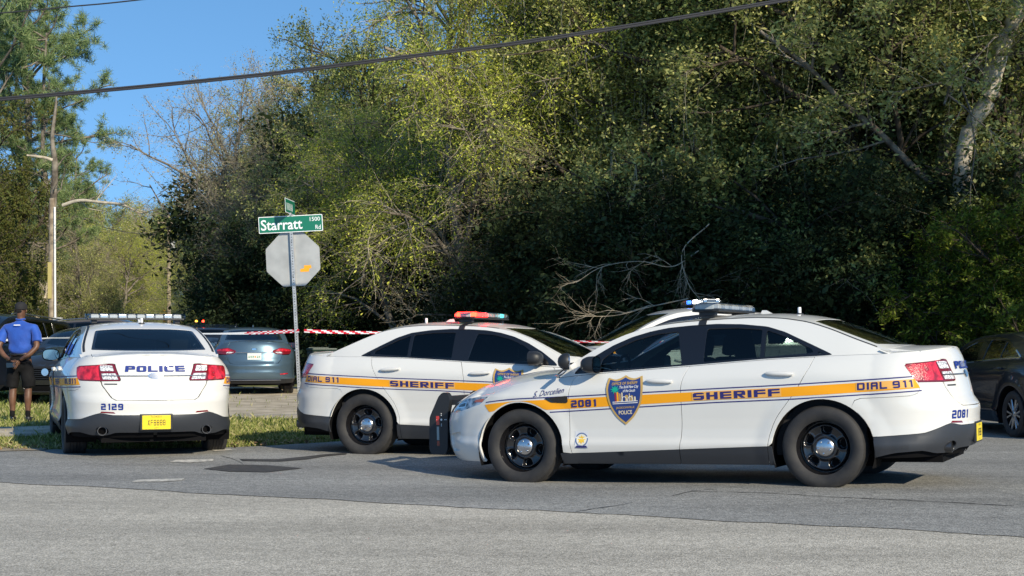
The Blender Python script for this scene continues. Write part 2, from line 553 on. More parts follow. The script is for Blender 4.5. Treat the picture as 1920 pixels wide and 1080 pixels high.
class Surf:
    def __init__(s, fn, sgn): s.fn = fn; s.sgn = sgn
    def __call__(s, a, b): return s.fn(np.asarray(a, float), np.asarray(b, float))

class Shape:
    """smooth car surfaces from profile curves.  x forward from the rear axle, y left, z up"""
    def __init__(s, sp):
        s.sp = sp
        s.xfc, s.xrc, s.nf, s.nr = sp['xfc'], sp['xrc'], sp['nf'], sp['nr']
        s.w0 = curve(sp['w0'], 0.10)
        s.zs = curve(sp['zs'], 0.035)
        s.zcr = curve(sp['zcr'], 0.05)
        s.xF = curve(sp['xF'], 0.018); s.xR = curve(sp['xR'], sp.get('xRs', 0.018))
        s.zc = curve(sp['zc'], sp.get('zcs', 0.05)); s.zr = curve(sp['zr'], 0.045)
        s.yg = curve(sp['yg'], 0.03); s.yp = curve(sp['yp'], 0.10)
        s.low = curve(sp['low'], 0.010)
        # corner curves: arc-length tables of unit superellipses, scaled with a nominal size
        def table(a, w, n):
            th = np.linspace(0, np.pi / 2, 2001)
            x = a * np.sin(th) ** (2 / n); y = w * np.cos(th) ** (2 / n)
            L = np.concatenate([[0], np.cumsum(np.hypot(np.diff(x), np.diff(y)))])
            return L, x / a, y / w
        s.tf = table(float(s.xF(0.55)) - s.xfc, float(s.w0(s.xfc)), s.nf)
        s.tr = table(s.xrc - float(s.xR(0.60)), float(s.w0(s.xrc)), s.nr)
        s.uF = s.xfc + s.tf[0][-1]; s.uR = s.xrc - s.tr[0][-1]
        # edge of the upper surfaces in plan
        u = np.linspace(s.uR, s.uF, 1600)
        E = s.side(u, s.zs(u))
        x, y, z = E[:, 0], E[:, 1], E[:, 2]
        s.E = E; s.Eu = u
        xg0, xg1 = sp['xg']           # greenhouse extent, where the rail leaves / meets the belt
        gx = np.linspace(xg0, xg1, 300)
        gz = s.zr(gx); gy = s.yg(gz) * s.yp(gx)
        kr = x < xg0; kf = x > xg1
        X = np.concatenate([x[kr], gx, x[kf]]); Y = np.concatenate([y[kr], gy, y[kf]]); Z = np.concatenate([z[kr], gz, z[kf]])
        o = np.argsort(X); s.ex, s.ey, s.ez = X[o], Y[o], Z[o]
    def side(s, u, z):
        u = np.asarray(u, float); z = np.asarray(z, float)
        uc = np.clip(u, s.xrc, s.xfc)
        w = s.w0(uc)
        zs = s.zs(u); zcr = s.zcr(uc)
        inz = s.low(z) * smstep(1.0, 0.5, 0 * z)
        t = np.clip((z - zcr) / np.maximum(zs - zcr, 0.02), 0, 1.4)
        yb = s.yg(np.minimum(s.zs(uc), 1.2)) * s.yp(uc) + 0.004
        I1 = np.maximum(w - yb, 0.0)
        inc = 0.009 * smstep(0, 0.10, z - zcr) + (I1 - 0.009) * np.clip(t, 0, 1.2) ** 2.0
        ins = np.where(z > zcr, inc, 0) + inz
        # flared lips round the wheel arches
        for xa in (0.0, s.sp['wb']):
            r = np.hypot(u - xa, z - s.sp['za'])
            ins = ins - s.sp.get('flare', 0.014) * smstep(s.sp['ra'] + 0.17, s.sp['ra'] + 0.02, r) * smstep(1.0, 0.80, z)
        w = w - ins
        x = u.copy(); y = w.copy()
        m = u > s.xfc
        if m.any():
            L, sx, sy = s.tf; q = np.clip(u - s.xfc, 0, L[-1])
            a = s.xF(z) - s.xfc
            x = np.where(m, s.xfc + a * np.interp(q, L, sx), x)
            wn = s.w0(s.xfc); kk = np.interp(q, L, sy)
            y = np.where(m, (w) * kk, y)
        m = u < s.xrc
        if m.any():
            L, sx, sy = s.tr; q = np.clip(s.xrc - u, 0, L[-1])
            a = s.xrc - s.xR(z)
            x = np.where(m, s.xrc - a * np.interp(q, L, sx), x)
            y = np.where(m, w * np.interp(q, L, sy), y)
        return np.stack([x, y, z + 0 * x], -1)
    def S(s, sd):
        return Surf(lambda u, z: s.side(u, z) * np.array([1, sd, 1]), -1.0 if sd > 0 else 1.0)
    @property
    def REAR(s):
        def f(a, z):
            P = s.side(s.uR + np.abs(a), z); P[..., 1] *= np.where(a < 0, -1, 1); return P
        return Surf(f, -1.0)
    @property
    def FRONT(s):
        def f(b, z):
            P = s.side(s.uF - np.abs(b), z); P[..., 1] *= np.where(b < 0, -1, 1); return P
        return Surf(f, 1.0)
    def G(s, sd, inset=0.0):
        def f(x, z):
            y = (s.yg(z) * s.yp(x) - inset) * sd
            return np.stack([x + 0 * z, y, z + 0 * x], -1)
        return Surf(f, -1.0 if sd > 0 else 1.0)
    def top(s, x, y):
        zc = s.zc(x); ze = np.interp(x, s.ex, s.ez); ye = np.interp(x, s.ex, s.ey)
        t = np.clip(np.abs(y) / np.maximum(ye, 0.02), 0, 1.02)
        q = s.sp.get('crown', 2.6)
        return np.stack([x + 0 * y, y + 0 * x, zc - (zc - ze) * t ** q], -1)
    @property
    def TOP(s): return Surf(s.top, 1.0)
    def ux(s, x, z, rear):
        """domain coordinate on the wrap whose x equals the given one at height z"""
        if not rear and x <= s.xfc: return x
        if rear and x >= s.xrc: return x
        g = np.linspace(s.xfc, s.uF, 800) if not rear else np.linspace(s.uR, s.xrc, 800)
        X = s.side(g, np.full(800, z))[:, 0]
        return float(g[np.argmin(np.abs(X - x))])
    def ye(s, x): return float(np.interp(x, s.ex, s.ey))

def arc_pts(cx, cz, r, a0, a1, n=22, rz=None):
    return [(cx + r * math.cos(math.radians(a0 + (a1 - a0) * i / n)), cz + (rz or r) * math.sin(math.radians(a0 + (a1 - a0) * i / n))) for i in range(n + 1)]

def build_wheel(Rt, wd, kind, steer=0):
    """one wheel, axle along y, outer face towards +y; returns (wheel mesh, tyre mesh, cap mesh or None)"""
    rr = Rt * 0.68
    t = MB()
    w = wd / 2
    prof = [(rr - .012, w * .80), (rr + .004, w * .93), (rr + .03, w * 1.0), (rr + (Rt - rr) * .45, w * 1.04), (Rt - .032, w * .99), (Rt - .012, w * .88), (Rt - .002, w * .70)]
    g = []
    for k in (0.42, 0.14, -0.14, -0.42):
        g += [(Rt, w * (k + .10)), (Rt - .009, w * (k + .035)), (Rt - .009, w * (k - .035)), (Rt, w * (k - .10))]
    prof += g + [(r_, -a) for r_, a in reversed(prof)]
    t.lathe(prof, 'Y', 64)
    tyre = t.mesh('tyre', True, 30)
    if kind == 'steel':
        # pressed steel disc, five windows pushed in as real relief
        nt, nr_ = 150, 44
        rs = np.concatenate([np.linspace(0.03, rr - .030, nr_ - 9), [rr - .027, rr - .022, rr - .016, rr - .010, rr - .004, rr + .001, rr + .004, rr + .006, rr + .002]])
        th = np.linspace(0, 2 * np.pi, nt, endpoint=False)
        RR, TT = np.meshgrid(rs, th, indexing='ij')
        base = np.interp(RR, [0, .085, .10, .125, .17, .19, rr - .045, rr - .030, rr - .018, rr, rr + .01], [.030, .030, .034, .016, .022, .030, .014, -.012, .030, w * .86, w * .95])
        d = ((TT - R(90) + np.pi / 5) % (2 * np.pi / 5)) - np.pi / 5
        # rounded trapezoid window between r .118 and .178
        hw = 0.046 + (RR - .15) * 0.20
        sx = np.abs(RR * np.sin(d)) / hw; sy = np.abs(RR * np.cos(d) - .152) / .037
        e = (sx ** 3.2 + sy ** 3.2) ** (1 / 3.2)
        dep = -0.045 * smstep(1.0, 0.86, e) + 0.006 * smstep(1.35, 1.12, e) * smstep(0.98, 1.10, e)
        Yv = base + dep
        V = np.stack([RR * np.cos(TT), Yv, RR * np.sin(TT)], -1).reshape(-1, 3)
        n = len(rs)
        i, j = np.meshgrid(np.arange(n - 1), np.arange(nt), indexing='ij')
        a = i * nt + j; b = i * nt + (j + 1) % nt
        F = np.stack([a, b, b + nt, a + nt], -1).reshape(-1, 4)
        holes = (e < 0.80)
        hm = holes[:-1] & holes[1:]
        hm = (hm & np.roll(hm, -1, axis=1)).reshape(-1)
        rim = np_mesh('wheel', V, F[:, ::-1], midx=np.where(hm, 1, 0))
        c = MB()
        c.lathe([(0.0, .066), (.030, .065), (.058, .060), (.078, .050), (.088, .038), (.090, .030)], 'Y', 40)
        for k in range(5):
            t_ = R(90 + 36 + 72 * k)
            c.lathe([(0, .071), (.007, .070), (.010, .063), (.010, .052)], 'Y', 12, c=(.055 * math.cos(t_), 0, .055 * math.sin(t_)))
        cap = c.mesh('hub_cap', True, 50)
        return rim, tyre, cap, [M_steel_black, M_dark]
    ns = {'alloy6': 6, 'alloy10': 10}.get(kind, 6)
    m = MB()
    m.lathe([(rr + .004, w * .93), (rr - .004, w * .84), (rr - .014, w * .5), (rr - .02, -w * .6), (rr - .08, -w * .7), (0.0, -w * .7)], 'Y', 48, mi=0)
    for k in range(ns):
        a = R(360 / ns * k + 90)
        for dd in (-1, 1):
            a2 = a + dd * R(360 / ns * .20)
            p0 = Vector((.045 * math.cos(a), w * .62, .045 * math.sin(a)))
            p1 = Vector(((rr - .008) * math.cos(a2), w * .72, (rr - .008) * math.sin(a2)))
            dr = (p1 - p0).normalized(); sd_ = dr.cross(Vector((0, 1, 0))) * .016
            fr = Vector((0, .022, 0))
            V = [p0 - sd_, p0 + sd_, p1 + sd_ * 1.25, p1 - sd_ * 1.25, p0 - sd_ * .6 + fr, p0 + sd_ * .6 + fr, p1 + sd_ * .8 + fr * .4, p1 - sd_ * .8 + fr * .4]
            m.add(V, [(0, 1, 2, 3), (7, 6, 5, 4), (0, 4, 5, 1), (1, 5, 6, 2), (2, 6, 7, 3), (3, 7, 4, 0)], 1)
    m.lathe([(0, w * .84), (.04, w * .83), (.062, w * .74), (.064, w * .4)], 'Y', 24, mi=1)
    return m.mesh('wheel', True, 35), tyre, None, [M_dark, M_alloy]

def mirror_body(MBx, p, sd, mi0=0, mi1=1, k=1.0):
    """door mirror housing: rounded lens-shaped shell on a foot; p = foot on the door"""
    n, mseg = 18, 10
    V = []; F = []
    # housing: superellipsoid, flat at the rear
    for i in range(mseg + 1):
        v = -0.5 + i / mseg
        for j in range(n):
            t = 2 * math.pi * j / n
            ey = math.copysign(abs(math.cos(t)) ** .7, math.cos(t)) * .110 * k
            ez = math.copysign(abs(math.sin(t)) ** .7, math.sin(t)) * .078 * k
            f = max(0.0, 1 - max(0, (v + .5 - .25) / .75) ** 2.2) ** .5
            x = (v + .5) * .15 * k
            V.append((p[0] + x - .03, p[1] + sd * (.120 * k + ey * (f * .9 + .1)), p[2] + .075 * k + ez * (f * .9 + .1)))
    for i in range(mseg):
        for j in range(n):
            a, b = i * n + j, i * n + (j + 1) % n
            F.append((a, b, b + n, a + n))
    F.append(tuple(mseg * n + j for j in range(n)))
    MBx.add(V, F, mi0)
    MBx.prism([(p[0] - .02, p[2] + .0), (p[0] + .085, p[2] + .0), (p[0] + .075, p[2] + .05), (p[0] - .005, p[2] + .045)], p[1] - .02 * sd, p[1] + .10 * sd, 'XZ', mi0)

def handle_mesh(sh, x, z, sd):
    """pull handle with its cup; x is the middle"""
    m = MB()
    y = sh.side(np.array([x]), np.array([z]))[0][1]
    V = []; F = []; n = 12; k = 10
    for i in range(k + 1):
        s_ = -1 + 2 * i / k
        e = max(0.03, (1 - abs(s_) ** 3.0))
        for j in range(n):
            t = 2 * math.pi * j / n
            V.append((x + s_ * .125, sd * (y + .030 + .017 * e * math.cos(t)), z + .020 * s_ * .3 + .021 * (e ** .6) * math.sin(t)))
    for i in range(k):
        for j in range(n):
            a, b = i * n + j, i * n + (j + 1) % n; F.append((a, b, b + n, a + n))
    m.add(V, F, 0)
    for dx in (-.10, .10): m.box((x + dx, sd * (y + .012), z + dx * .06), (.035, .04, .028), bevel=.006)
    return m

def build_car(sp, root, detail=True):
    sh = Shape(sp)
    P = sp['paint']; wb = sp['wb']; ra, za = sp['ra'], sp['za']
    zb = sp['zbot']; res = sp.get('res', 0.045)
    gap = 0.0035
    clad = sp.get('clad', M_clad)
    sillz = curve(sp['sill'], 0.02)
    shoulder = lambda u0, u1, n=None, d=0.0: [(float(u), float(sh.zs(u)) - d) for u in np.linspace(u0, u1, n or max(2, int(abs(u1 - u0) / .05)))]
    F_, B_, Q_ = (smooth_line(sp[k], step=.05) for k in ('fseam', 'bseam', 'rseam'))
    def above(line, z): return [p for p in line if p[1] > z]
    out = {}
    aF0 = math.degrees(math.asin(max(-1, min(1, (zb - za) / ra))))
    for sd in (1, -1):
        S = sh.S(sd); Gs = sh.G(sd)
        # --- doors (paint above, dark cladding strip below)
        def door(name, left, right):
            # left = forward seam (bigger x), right = rear seam ; both top -> bottom
            Lf = [(x - gap, z) for x, z in left]; Rr = [(x + gap, z) for x, z in right]
            top = shoulder(Rr[0][0], Lf[0][0], d=.004)[1:-1]
            lz, rz = float(sillz(left[-1][0])), float(sillz(right[-1][0]))
            pa = [(Rr[0][0], float(sh.zs(Rr[0][0])) - .004)] + top + [(Lf[0][0], float(sh.zs(Lf[0][0])) - .004)] + [p for p in Lf[1:] if p[1] > lz + .004]
            lx = min(Lf, key=lambda p: abs(p[1] - lz))[0]; rx = min(Rr, key=lambda p: abs(p[1] - rz))[0]
            pa += [(lx, lz)] + [(x, float(sillz(x))) for x in np.linspace(lx, rx, 6)[1:-1]] + [(rx, rz)]
            pa += [p for p in reversed(Rr[1:]) if p[1] > rz + .004]
            d = patch(name, S, pa, P, root, res=res, thick=.018)
            lo = [(lx, lz - .004)] + [p for p in Lf if p[1] < lz - .01] + [p for p in reversed(Rr) if p[1] < rz - .01] + [(rx, rz - .004)]
            if sp.get('cladding', True): patch('door_cladding', S, lo, clad, d, res=res, thick=.015, off=.002)
            return d
        fd = door('front_door', F_, B_); rd = door('rear_door', B_, Q_)
        out[('fd', sd)] = fd; out[('rd', sd)] = rd
        # --- front fender
        arch = arc_pts(wb, za, ra, 180 - aF0, aF0)
        az = math.degrees(math.asin((sp['fbz'] - za) / ra))
        xb = wb + ra * math.cos(R(az))
        archf = arc_pts(wb, za, ra, 180 - aF0, az)      # from the door side over the top to the bumper seam
        seam = sp['fbseam'](sh, xb)                      # list of (u,z) from the arch up to the hood edge (exclusive)
        lzf = float(sillz(F_[-1][0] + .05))
        pf = [(x + gap, z) for x, z in F_ if z > lzf + .004]
        pf[0] = (pf[0][0], float(sh.zs(pf[0][0])) - .004)
        pf += [(pf[-1][0], lzf)] + [p for p in archf if p[1] > lzf] + seam + list(reversed(shoulder(pf[0][0] + .02, sh_u := seam[-1][0] - .002, d=.004)))
        patch('front_fender', S, pf, P, root, res=res, thick=.02)
        if sp.get('cladding', True):
            lo = [(F_[-1][0] + gap, zb), (F_[-1][0] + gap + .03, lzf - .004), (archf[0][0] + .01, lzf - .004), (archf[0][0] - .005, zb)]
            patch('fender_cladding', S, lo, clad, root, res=res, thick=.015, off=.002)
        # --- quarter panel
        arq = arc_pts(0, za, ra, 180 - aF0, aF0)
        zq = sp['rbz']; aq = 180 - math.degrees(math.asin((zq - za) / ra))
        arqf = arc_pts(0, za, ra, aF0, aq)
        lzq = float(sillz(Q_[-1][0]))
        seamr = sp['rbseam'](sh, ra * math.cos(R(aq)))
        pq = [(x - gap, z) for x, z in Q_ if z > lzq + .004]
        pq[0] = (pq[0][0], float(sh.zs(pq[0][0])) - .002)
        pq += [(pq[-1][0], lzq)] + [p for p in arqf if p[1] > lzq] + seamr + [(float(u), z) for u, z in shoulder(seamr[-1][0] + .01, pq[0][0] - .02, d=.002)]
        patch('quarter_panel', S, pq, P, root, res=res, thick=.02)
        if sp.get('cladding', True):
            lo = [(Q_[-1][0] - gap, zb), (Q_[-1][0] - gap, lzq - .004), (arqf[0][0] + .012, lzq - .004), (arqf[0][0], zb)]
            patch('quarter_cladding', S, lo, clad, root, res=res, thick=.015, off=.002)
        # --- dark backing behind the panels, with open arches
        z0 = zb + .05
        bk = [(wb + ra + .03, z0)] + [(sh.uF - .02, z0), (sh.uF - .02, float(sh.zs(sh.uF)) - .06)] + list(reversed(shoulder(sh.uR + .02, sh.uF - .06, 40, .03))) + [(sh.uR + .02, z0), (-ra - .03, z0)]
        bk += arc_pts(0, za, ra + .03, 180 - aF0, aF0, 16)[0:] + [(ra + .03, z0)]
        bk += [(wb - ra - .03, z0)] + arc_pts(wb, za, ra + .03, 180 - aF0, aF0, 16)
        patch('inner_panel', S, bk, M_dark, root, res=.12, off=-.028)
        # wheel housings
        for xa in (0, wb):
            m = MB()
            yy = float(sh.w0(xa)) - .02
            m_ = []
            n = 20
            a_0, a_1 = 200, -20
            V = []
            for i in range(n + 1):
                t = R(a_0 + (a_1 - a_0) * i / n)
                for y in (yy - .34, yy):
                    V.append((xa + (ra + .004) * math.cos(t), y * sd, za + (ra + .004) * math.sin(t)))
            F = [(2 * i, 2 * i + 1, 2 * i + 3, 2 * i + 2) for i in range(n)] + [tuple(2 * i for i in range(n + 1))]
            m.add(V, F)
            m.build('wheel_housing', M_dark, root)
        # --- side glass, black frame, painted rails
        dlo = sp['dlo']
        panes = sp['panes']
        pz = [round_poly(p, .02, 3) for p in panes]
        fr = patch('window_frame', Gs, round_poly(dlo, .03, 3), sp.get('frame_mat', M_gloss_black), root, holes=pz, res=.06, thick=.02, off=.001)
        for i, p in enumerate(pz):
            tgt = (fd, rd, rd, fr)[sp['pane_owner'][i]]
            gm = sp.get('glass_side', M_glass) if sp['pane_owner'][i] == 0 else sp.get('glass_rear_side', M_glass)
            patch('window_pane', Gs, p, gm, tgt, res=.08, off=-.008)
        if sp.get('chrome_line'):
            ln = smooth_line(sp['chrome_line'], step=.05)
            tb = MB(); tb.tube([tuple(Gs(np.array([x]), np.array([z]))[0] + np.array([0, sd * .004, 0])) for x, z in ln], .014, 6)
            tb.build('chrome_trim', M_chrome, root, smooth=True)
        # painted rail around the glass
        g0, g1 = sp['xg']
        xs = np.linspace(g0, g1, 70)
        rail = [(float(x), float(sh.zr(x)) - .002) for x in xs]
        belt = [(float(x), max(float(sh.zs(x)) + .001, min(float(sh.zs(x)) + .001, float(sh.zr(x)) - .01))) for x in np.linspace(g1 - .02, g0 + .02, 50)]
        patch('pillar_frame', Gs, rail + belt, P, root, holes=[round_poly(dlo, .03, 3)], res=.05, thick=.01)
    # --- upper surfaces
    T = sh.TOP
    E, Eu = sh.E, sh.Eu
    xh = sp['cowl']          # (x centre, x corner, u where the hood starts)
    k = (Eu > xh[2])
    ee = E[k][::6]
    edge = [(float(p[0]) - .002, float(p[1]) - .004) for p in ee if p[1] > .02]
    yc = edge[0][1]
    back = [(xh[0] - (xh[0] - edge[0][0]) * (y / yc) ** 2, y) for y in np.linspace(-yc, yc, 14)[1:-1]]
    hood = [(x, y) for x, y in edge] + [(float(E[-1][0]) - .004, 0)] + [(x, -y) for x, y in reversed(edge)] + back
    patch('hood', T, hood, P, root, res=res, thick=.015, sub=False)
    # rear deck
    xd = sp['deck']          # (x centre, x corner) rear edge of the glass zone
    if sp.get('sedan', True):
        k = (Eu < xd[1])
        ee = E[k][::-6]
        edge = [(float(p[0]) + .002, float(p[1]) - .002) for p in ee if p[1] > .02]
        yc = edge[0][1]
        front = [(xd[0] - (xd[0] - edge[0][0]) * (y / yc) ** 2, y) for y in np.linspace(-yc, yc, 14)[1:-1]]
        ly = sp['lid_y']
        deck = [(x, y) for x, y in edge] + [(float(E[0][0]) + .002, 0)] + [(x, -y) for x, y in reversed(edge)] + front
        lid_e = [p for p in edge if p[1] < ly]
        fx = lambda y: xd[0] - (xd[0] - edge[0][0]) * (y / yc) ** 2
        tl = patch('trunk_lid', T, [(fx(ly), ly)] + lid_e + [(float(E[0][0]) + .002, 0)] + [(x, -y) for x, y in reversed(lid_e)] + [(fx(-ly), -ly)] + [p for p in front if abs(p[1]) < ly], P, root, res=res, thick=.015, sub=False)
        for sd in (1, -1):
            oe = [p for p in edge if p[1] >= ly - .02]
            pp = [(x, y) for x, y in oe] + [(oe[-1][0], ly + gap), (fx(ly), ly + gap)]
            pp = [(x, y * sd) for x, y in pp]
            if sd < 0: pp = pp[::-1]
            patch('deck_corner', T, pp, P, root, res=res, thick=.01)
    else:
        tl = None
    out['lid'] = tl
    # roof with the two glass openings
    ws, rw = sp['windshield'], sp['rearwindow']
    def curved(base_c, base_k, top_k, top_c):
        """half outline -> full symmetric outline; base and top edges bow"""
        bx, kx, ky = base_c, base_k[0], base_k[1]
        tx, qx, qy = top_c, top_k[0], top_k[1]
        b = [(bx - (bx - kx) * (y / ky) ** 2, y) for y in np.linspace(-ky, ky, 15)]
        t_ = [(tx - (tx - qx) * (y / qy) ** 2, y) for y in np.linspace(qy, -qy, 15)]
        return b + t_
    wsp = curved(*ws); rwp = curved(*rw)
    g0, g1 = sp['xg']
    fx1 = sp['roof_front']; fx0 = sp['roof_rear']
    def rim(x0, x1, n=60): return [(float(x), sh.ye(x) - .001) for x in np.linspace(x0, x1, n)]
    rr_ = rim(fx0, fx1)
    frontb = [(fx1 + (sp['roof_front_c'] - fx1) * (1 - (y / rr_[-1][1]) ** 2), y) for y in np.linspace(rr_[-1][1], -rr_[-1][1], 15)[1:-1]]
    rearb = [(fx0 + (sp['roof_rear_c'] - fx0) * (1 - (y / rr_[0][1]) ** 2), y) for y in np.linspace(-rr_[0][1], rr_[0][1], 15)[1:-1]]
    roof = rr_ + frontb + [(x, -y) for x, y in reversed(rr_)] + rearb
    rf = patch('roof', T, roof, P, root, holes=[round_poly(wsp, .03, 3), round_poly(rwp, .03, 3)], res=res, thick=.01, sub=False)
    inw = lambda poly, d: [(x + d * (1 if x < np.mean([p[0] for p in poly]) else -1), y * (1 - d / .6)) for x, y in poly]
    patch('windshield', T, round_poly(inw(wsp, .003), .03, 3), sp.get('glass_front', M_glass_front), root, res=.05, off=-.004)
    patch('rear_window', T, round_poly(inw(rwp, .003), .03, 3), sp.get('glass_back', M_glass), root, res=.05, off=-.004)
    # black glass borders
    for w_, nm in ((wsp, 'windshield_seal'), (rwp, 'rear_window_seal')):
        o_ = inw(w_, .002); i_ = inw(w_, .035)
        patch(nm, T, round_poly(o_, .03, 3), M_gloss_black, root, holes=[round_poly(i_, .05, 3)], res=.05, off=-.0025)
    # cowl
    cw = [(float(sp['roof_front_c']) + .002 - 0.0 + (fx1 - sp['roof_front_c']) * (y / rr_[-1][1]) ** 2, y) for y in np.linspace(-rr_[-1][1], rr_[-1][1], 13)]
    cw2 = [(x - .004, y) for x, y in reversed(back)]
    patch('cowl', T, cw + cw2, M_black_plastic, root, res=.06, off=-.006)
    # --- bumpers
    RE, FR = sh.REAR, sh.FRONT
    sp['front_end'](sh, root, P)
    sp['rear_end'](sh, root, P)
    # --- floor pan, tub and cabin
    m = MB()
    x0, x1 = sp['body_x']
    m.box(((x0 + x1) / 2, 0, zb + .075), (x1 - x0, 1.16, .13))
    m.box((wb / 2, 0, zb + .09), (wb - 2 * ra - .08, 1.70, .12))
    m.box((wb - .05, 0, .55), (1.3, 1.10, .40)); m.box((-.25, 0, .55), (1.0, 1.10, .40))
    for xa in (0, wb): m.tube([(xa, -.7, za - .02), (xa, .7, za - .02)], .035, 8)
    m.build('underbody', M_dark, root)
    cab = sp['cabin']         # x_rear, x_front, z_floor, half width
    m = MB()
    m.box(((cab[0] + cab[1]) / 2, 0, cab[2]), (cab[1] - cab[0], cab[3] * 2, .03))
    zt = sp['belt_in']
    for sd in (1, -1): m.box(((cab[0] + cab[1]) / 2, sd * cab[3], (cab[2] + zt) / 2), (cab[1] - cab[0], .02, zt - cab[2]))
    m.box((cab[1] - .16, 0, zt - .10), (.42, cab[3] * 2 - .04, .24), bevel=.06)
    m.box((cab[0] + .10, 0, zt - .06), (.42, cab[3] * 2 - .04, .10))
    m.build('cabin_lining', M_seat, root)
    for (sx, sy, w_) in sp['seats']:
        s_ = MB()
        s_.box((sx, sy, cab[2] + .24), (.50, w_, .16), bevel=.05)
        s_.box((sx - .27, sy, cab[2] + .56), (.16, w_ * .95, .62), rot=Matrix.Rotation(R(-12), 3, 'Y'), bevel=.06)
        for hy in ((0,) if w_ < .8 else (-w_ * .33, w_ * .33)):
            s_.box((sx - .35, sy + hy, cab[2] + .97), (.10, .26, .19), rot=Matrix.Rotation(R(-10), 3, 'Y'), bevel=.045)
            s_.tube([(sx - .34, sy + hy, cab[2] + .80), (sx - .35, sy + hy, cab[2] + .92)], .012, 6)
        s_.build('seat', M_seat, root, smooth=True)
    if detail:
        st = MB()
        cx, cy, cz = cab[1] - .40, .38, zt + .0
        pts = [(cx - .05 * math.sin(a) * 1.0, cy + .185 * math.cos(a), cz + .175 * math.sin(a)) for a in np.linspace(0, 2 * math.pi, 25)]
        st.tube(pts, .014, 6, cap=False); st.tube([(cx, cy, cz), (cx + .2, cy, cz - .06)], .03, 8)
        st.build('steering_wheel', M_black_plastic, root, smooth=True)
    # --- wheels
    rim, tyre, cap, wm = build_wheel(sp['rt'], sp.get('tw', .245), sp['wheel'])
    for m_ in wm: rim.materials.append(m_)
    tyre.materials.append(M_rubber)
    if cap: cap.materials.append(M_hub)
    for xa, stn in ((0, 0), (wb, sp.get('steer', 0))):
        for sd in (1, -1):
            wh = bpy.data.objects.new('wheel', rim); col.objects.link(wh); wh.parent = root
            wh.location = (xa, sd * (sp['track'] / 2), sp['rt'] - .006)
            wh.rotation_euler = (0, R(random.uniform(0, 360)) if sp['wheel'] != 'steel' or xa > 1 else R(-6), (0 if sd > 0 else math.pi) + R(stn))
            ty = bpy.data.objects.new('tyre', tyre); col.objects.link(ty); ty.parent = wh
            if cap:
                c_ = bpy.data.objects.new('hub_cap', cap); col.objects.link(c_); c_.parent = wh
    # --- mirrors
    for sd in (1, -1):
        m = MB()
        mx, mz = sp['mirror']
        yy = float(sh.G(1)(np.array([mx]), np.array([mz]))[0][1]) - .01
        mirror_body(m, (mx, yy * sd, mz), sd, k=sp.get('mirror_k', 1.0))
        mo = m.build('door_mirror', sp.get('mirror_mat', M_black_plastic), out[('fd', sd)], smooth=True, angle=50)
        g = MB(); kk = sp.get('mirror_k', 1.0)
        n = 18
        V = [(mx - .0315, sd * (abs(yy) + .120 * kk + math.copysign(abs(math.cos(t)) ** .7, math.cos(t)) * .099 * kk), mz + .075 * kk + math.copysign(abs(math.sin(t)) ** .7, math.sin(t)) * .067 * kk) for t in [2 * math.pi * j / n for j in range(n)]]
        g.add(V, [tuple(range(n))]); g.build('mirror_glass', M_mirror, out[('fd', sd)])
    # --- handles
    for sd in (1, -1):
        for (hx, hz, ky) in sp['handles']:
            m = handle_mesh(sh, hx, hz, sd)
            m.build('door_handle', sp.get('handle_mat', P), out[(ky, sd)], smooth=True, angle=60)
    return sh, out

# ------------------------------------------------------------------ the police saloon
WB = 2.868
def wrap_half(sh, pts_uz):
    """(u,z) points of the left side -> full-width polygon in the REAR/FRONT domain is made by the callers"""
    return pts_uz

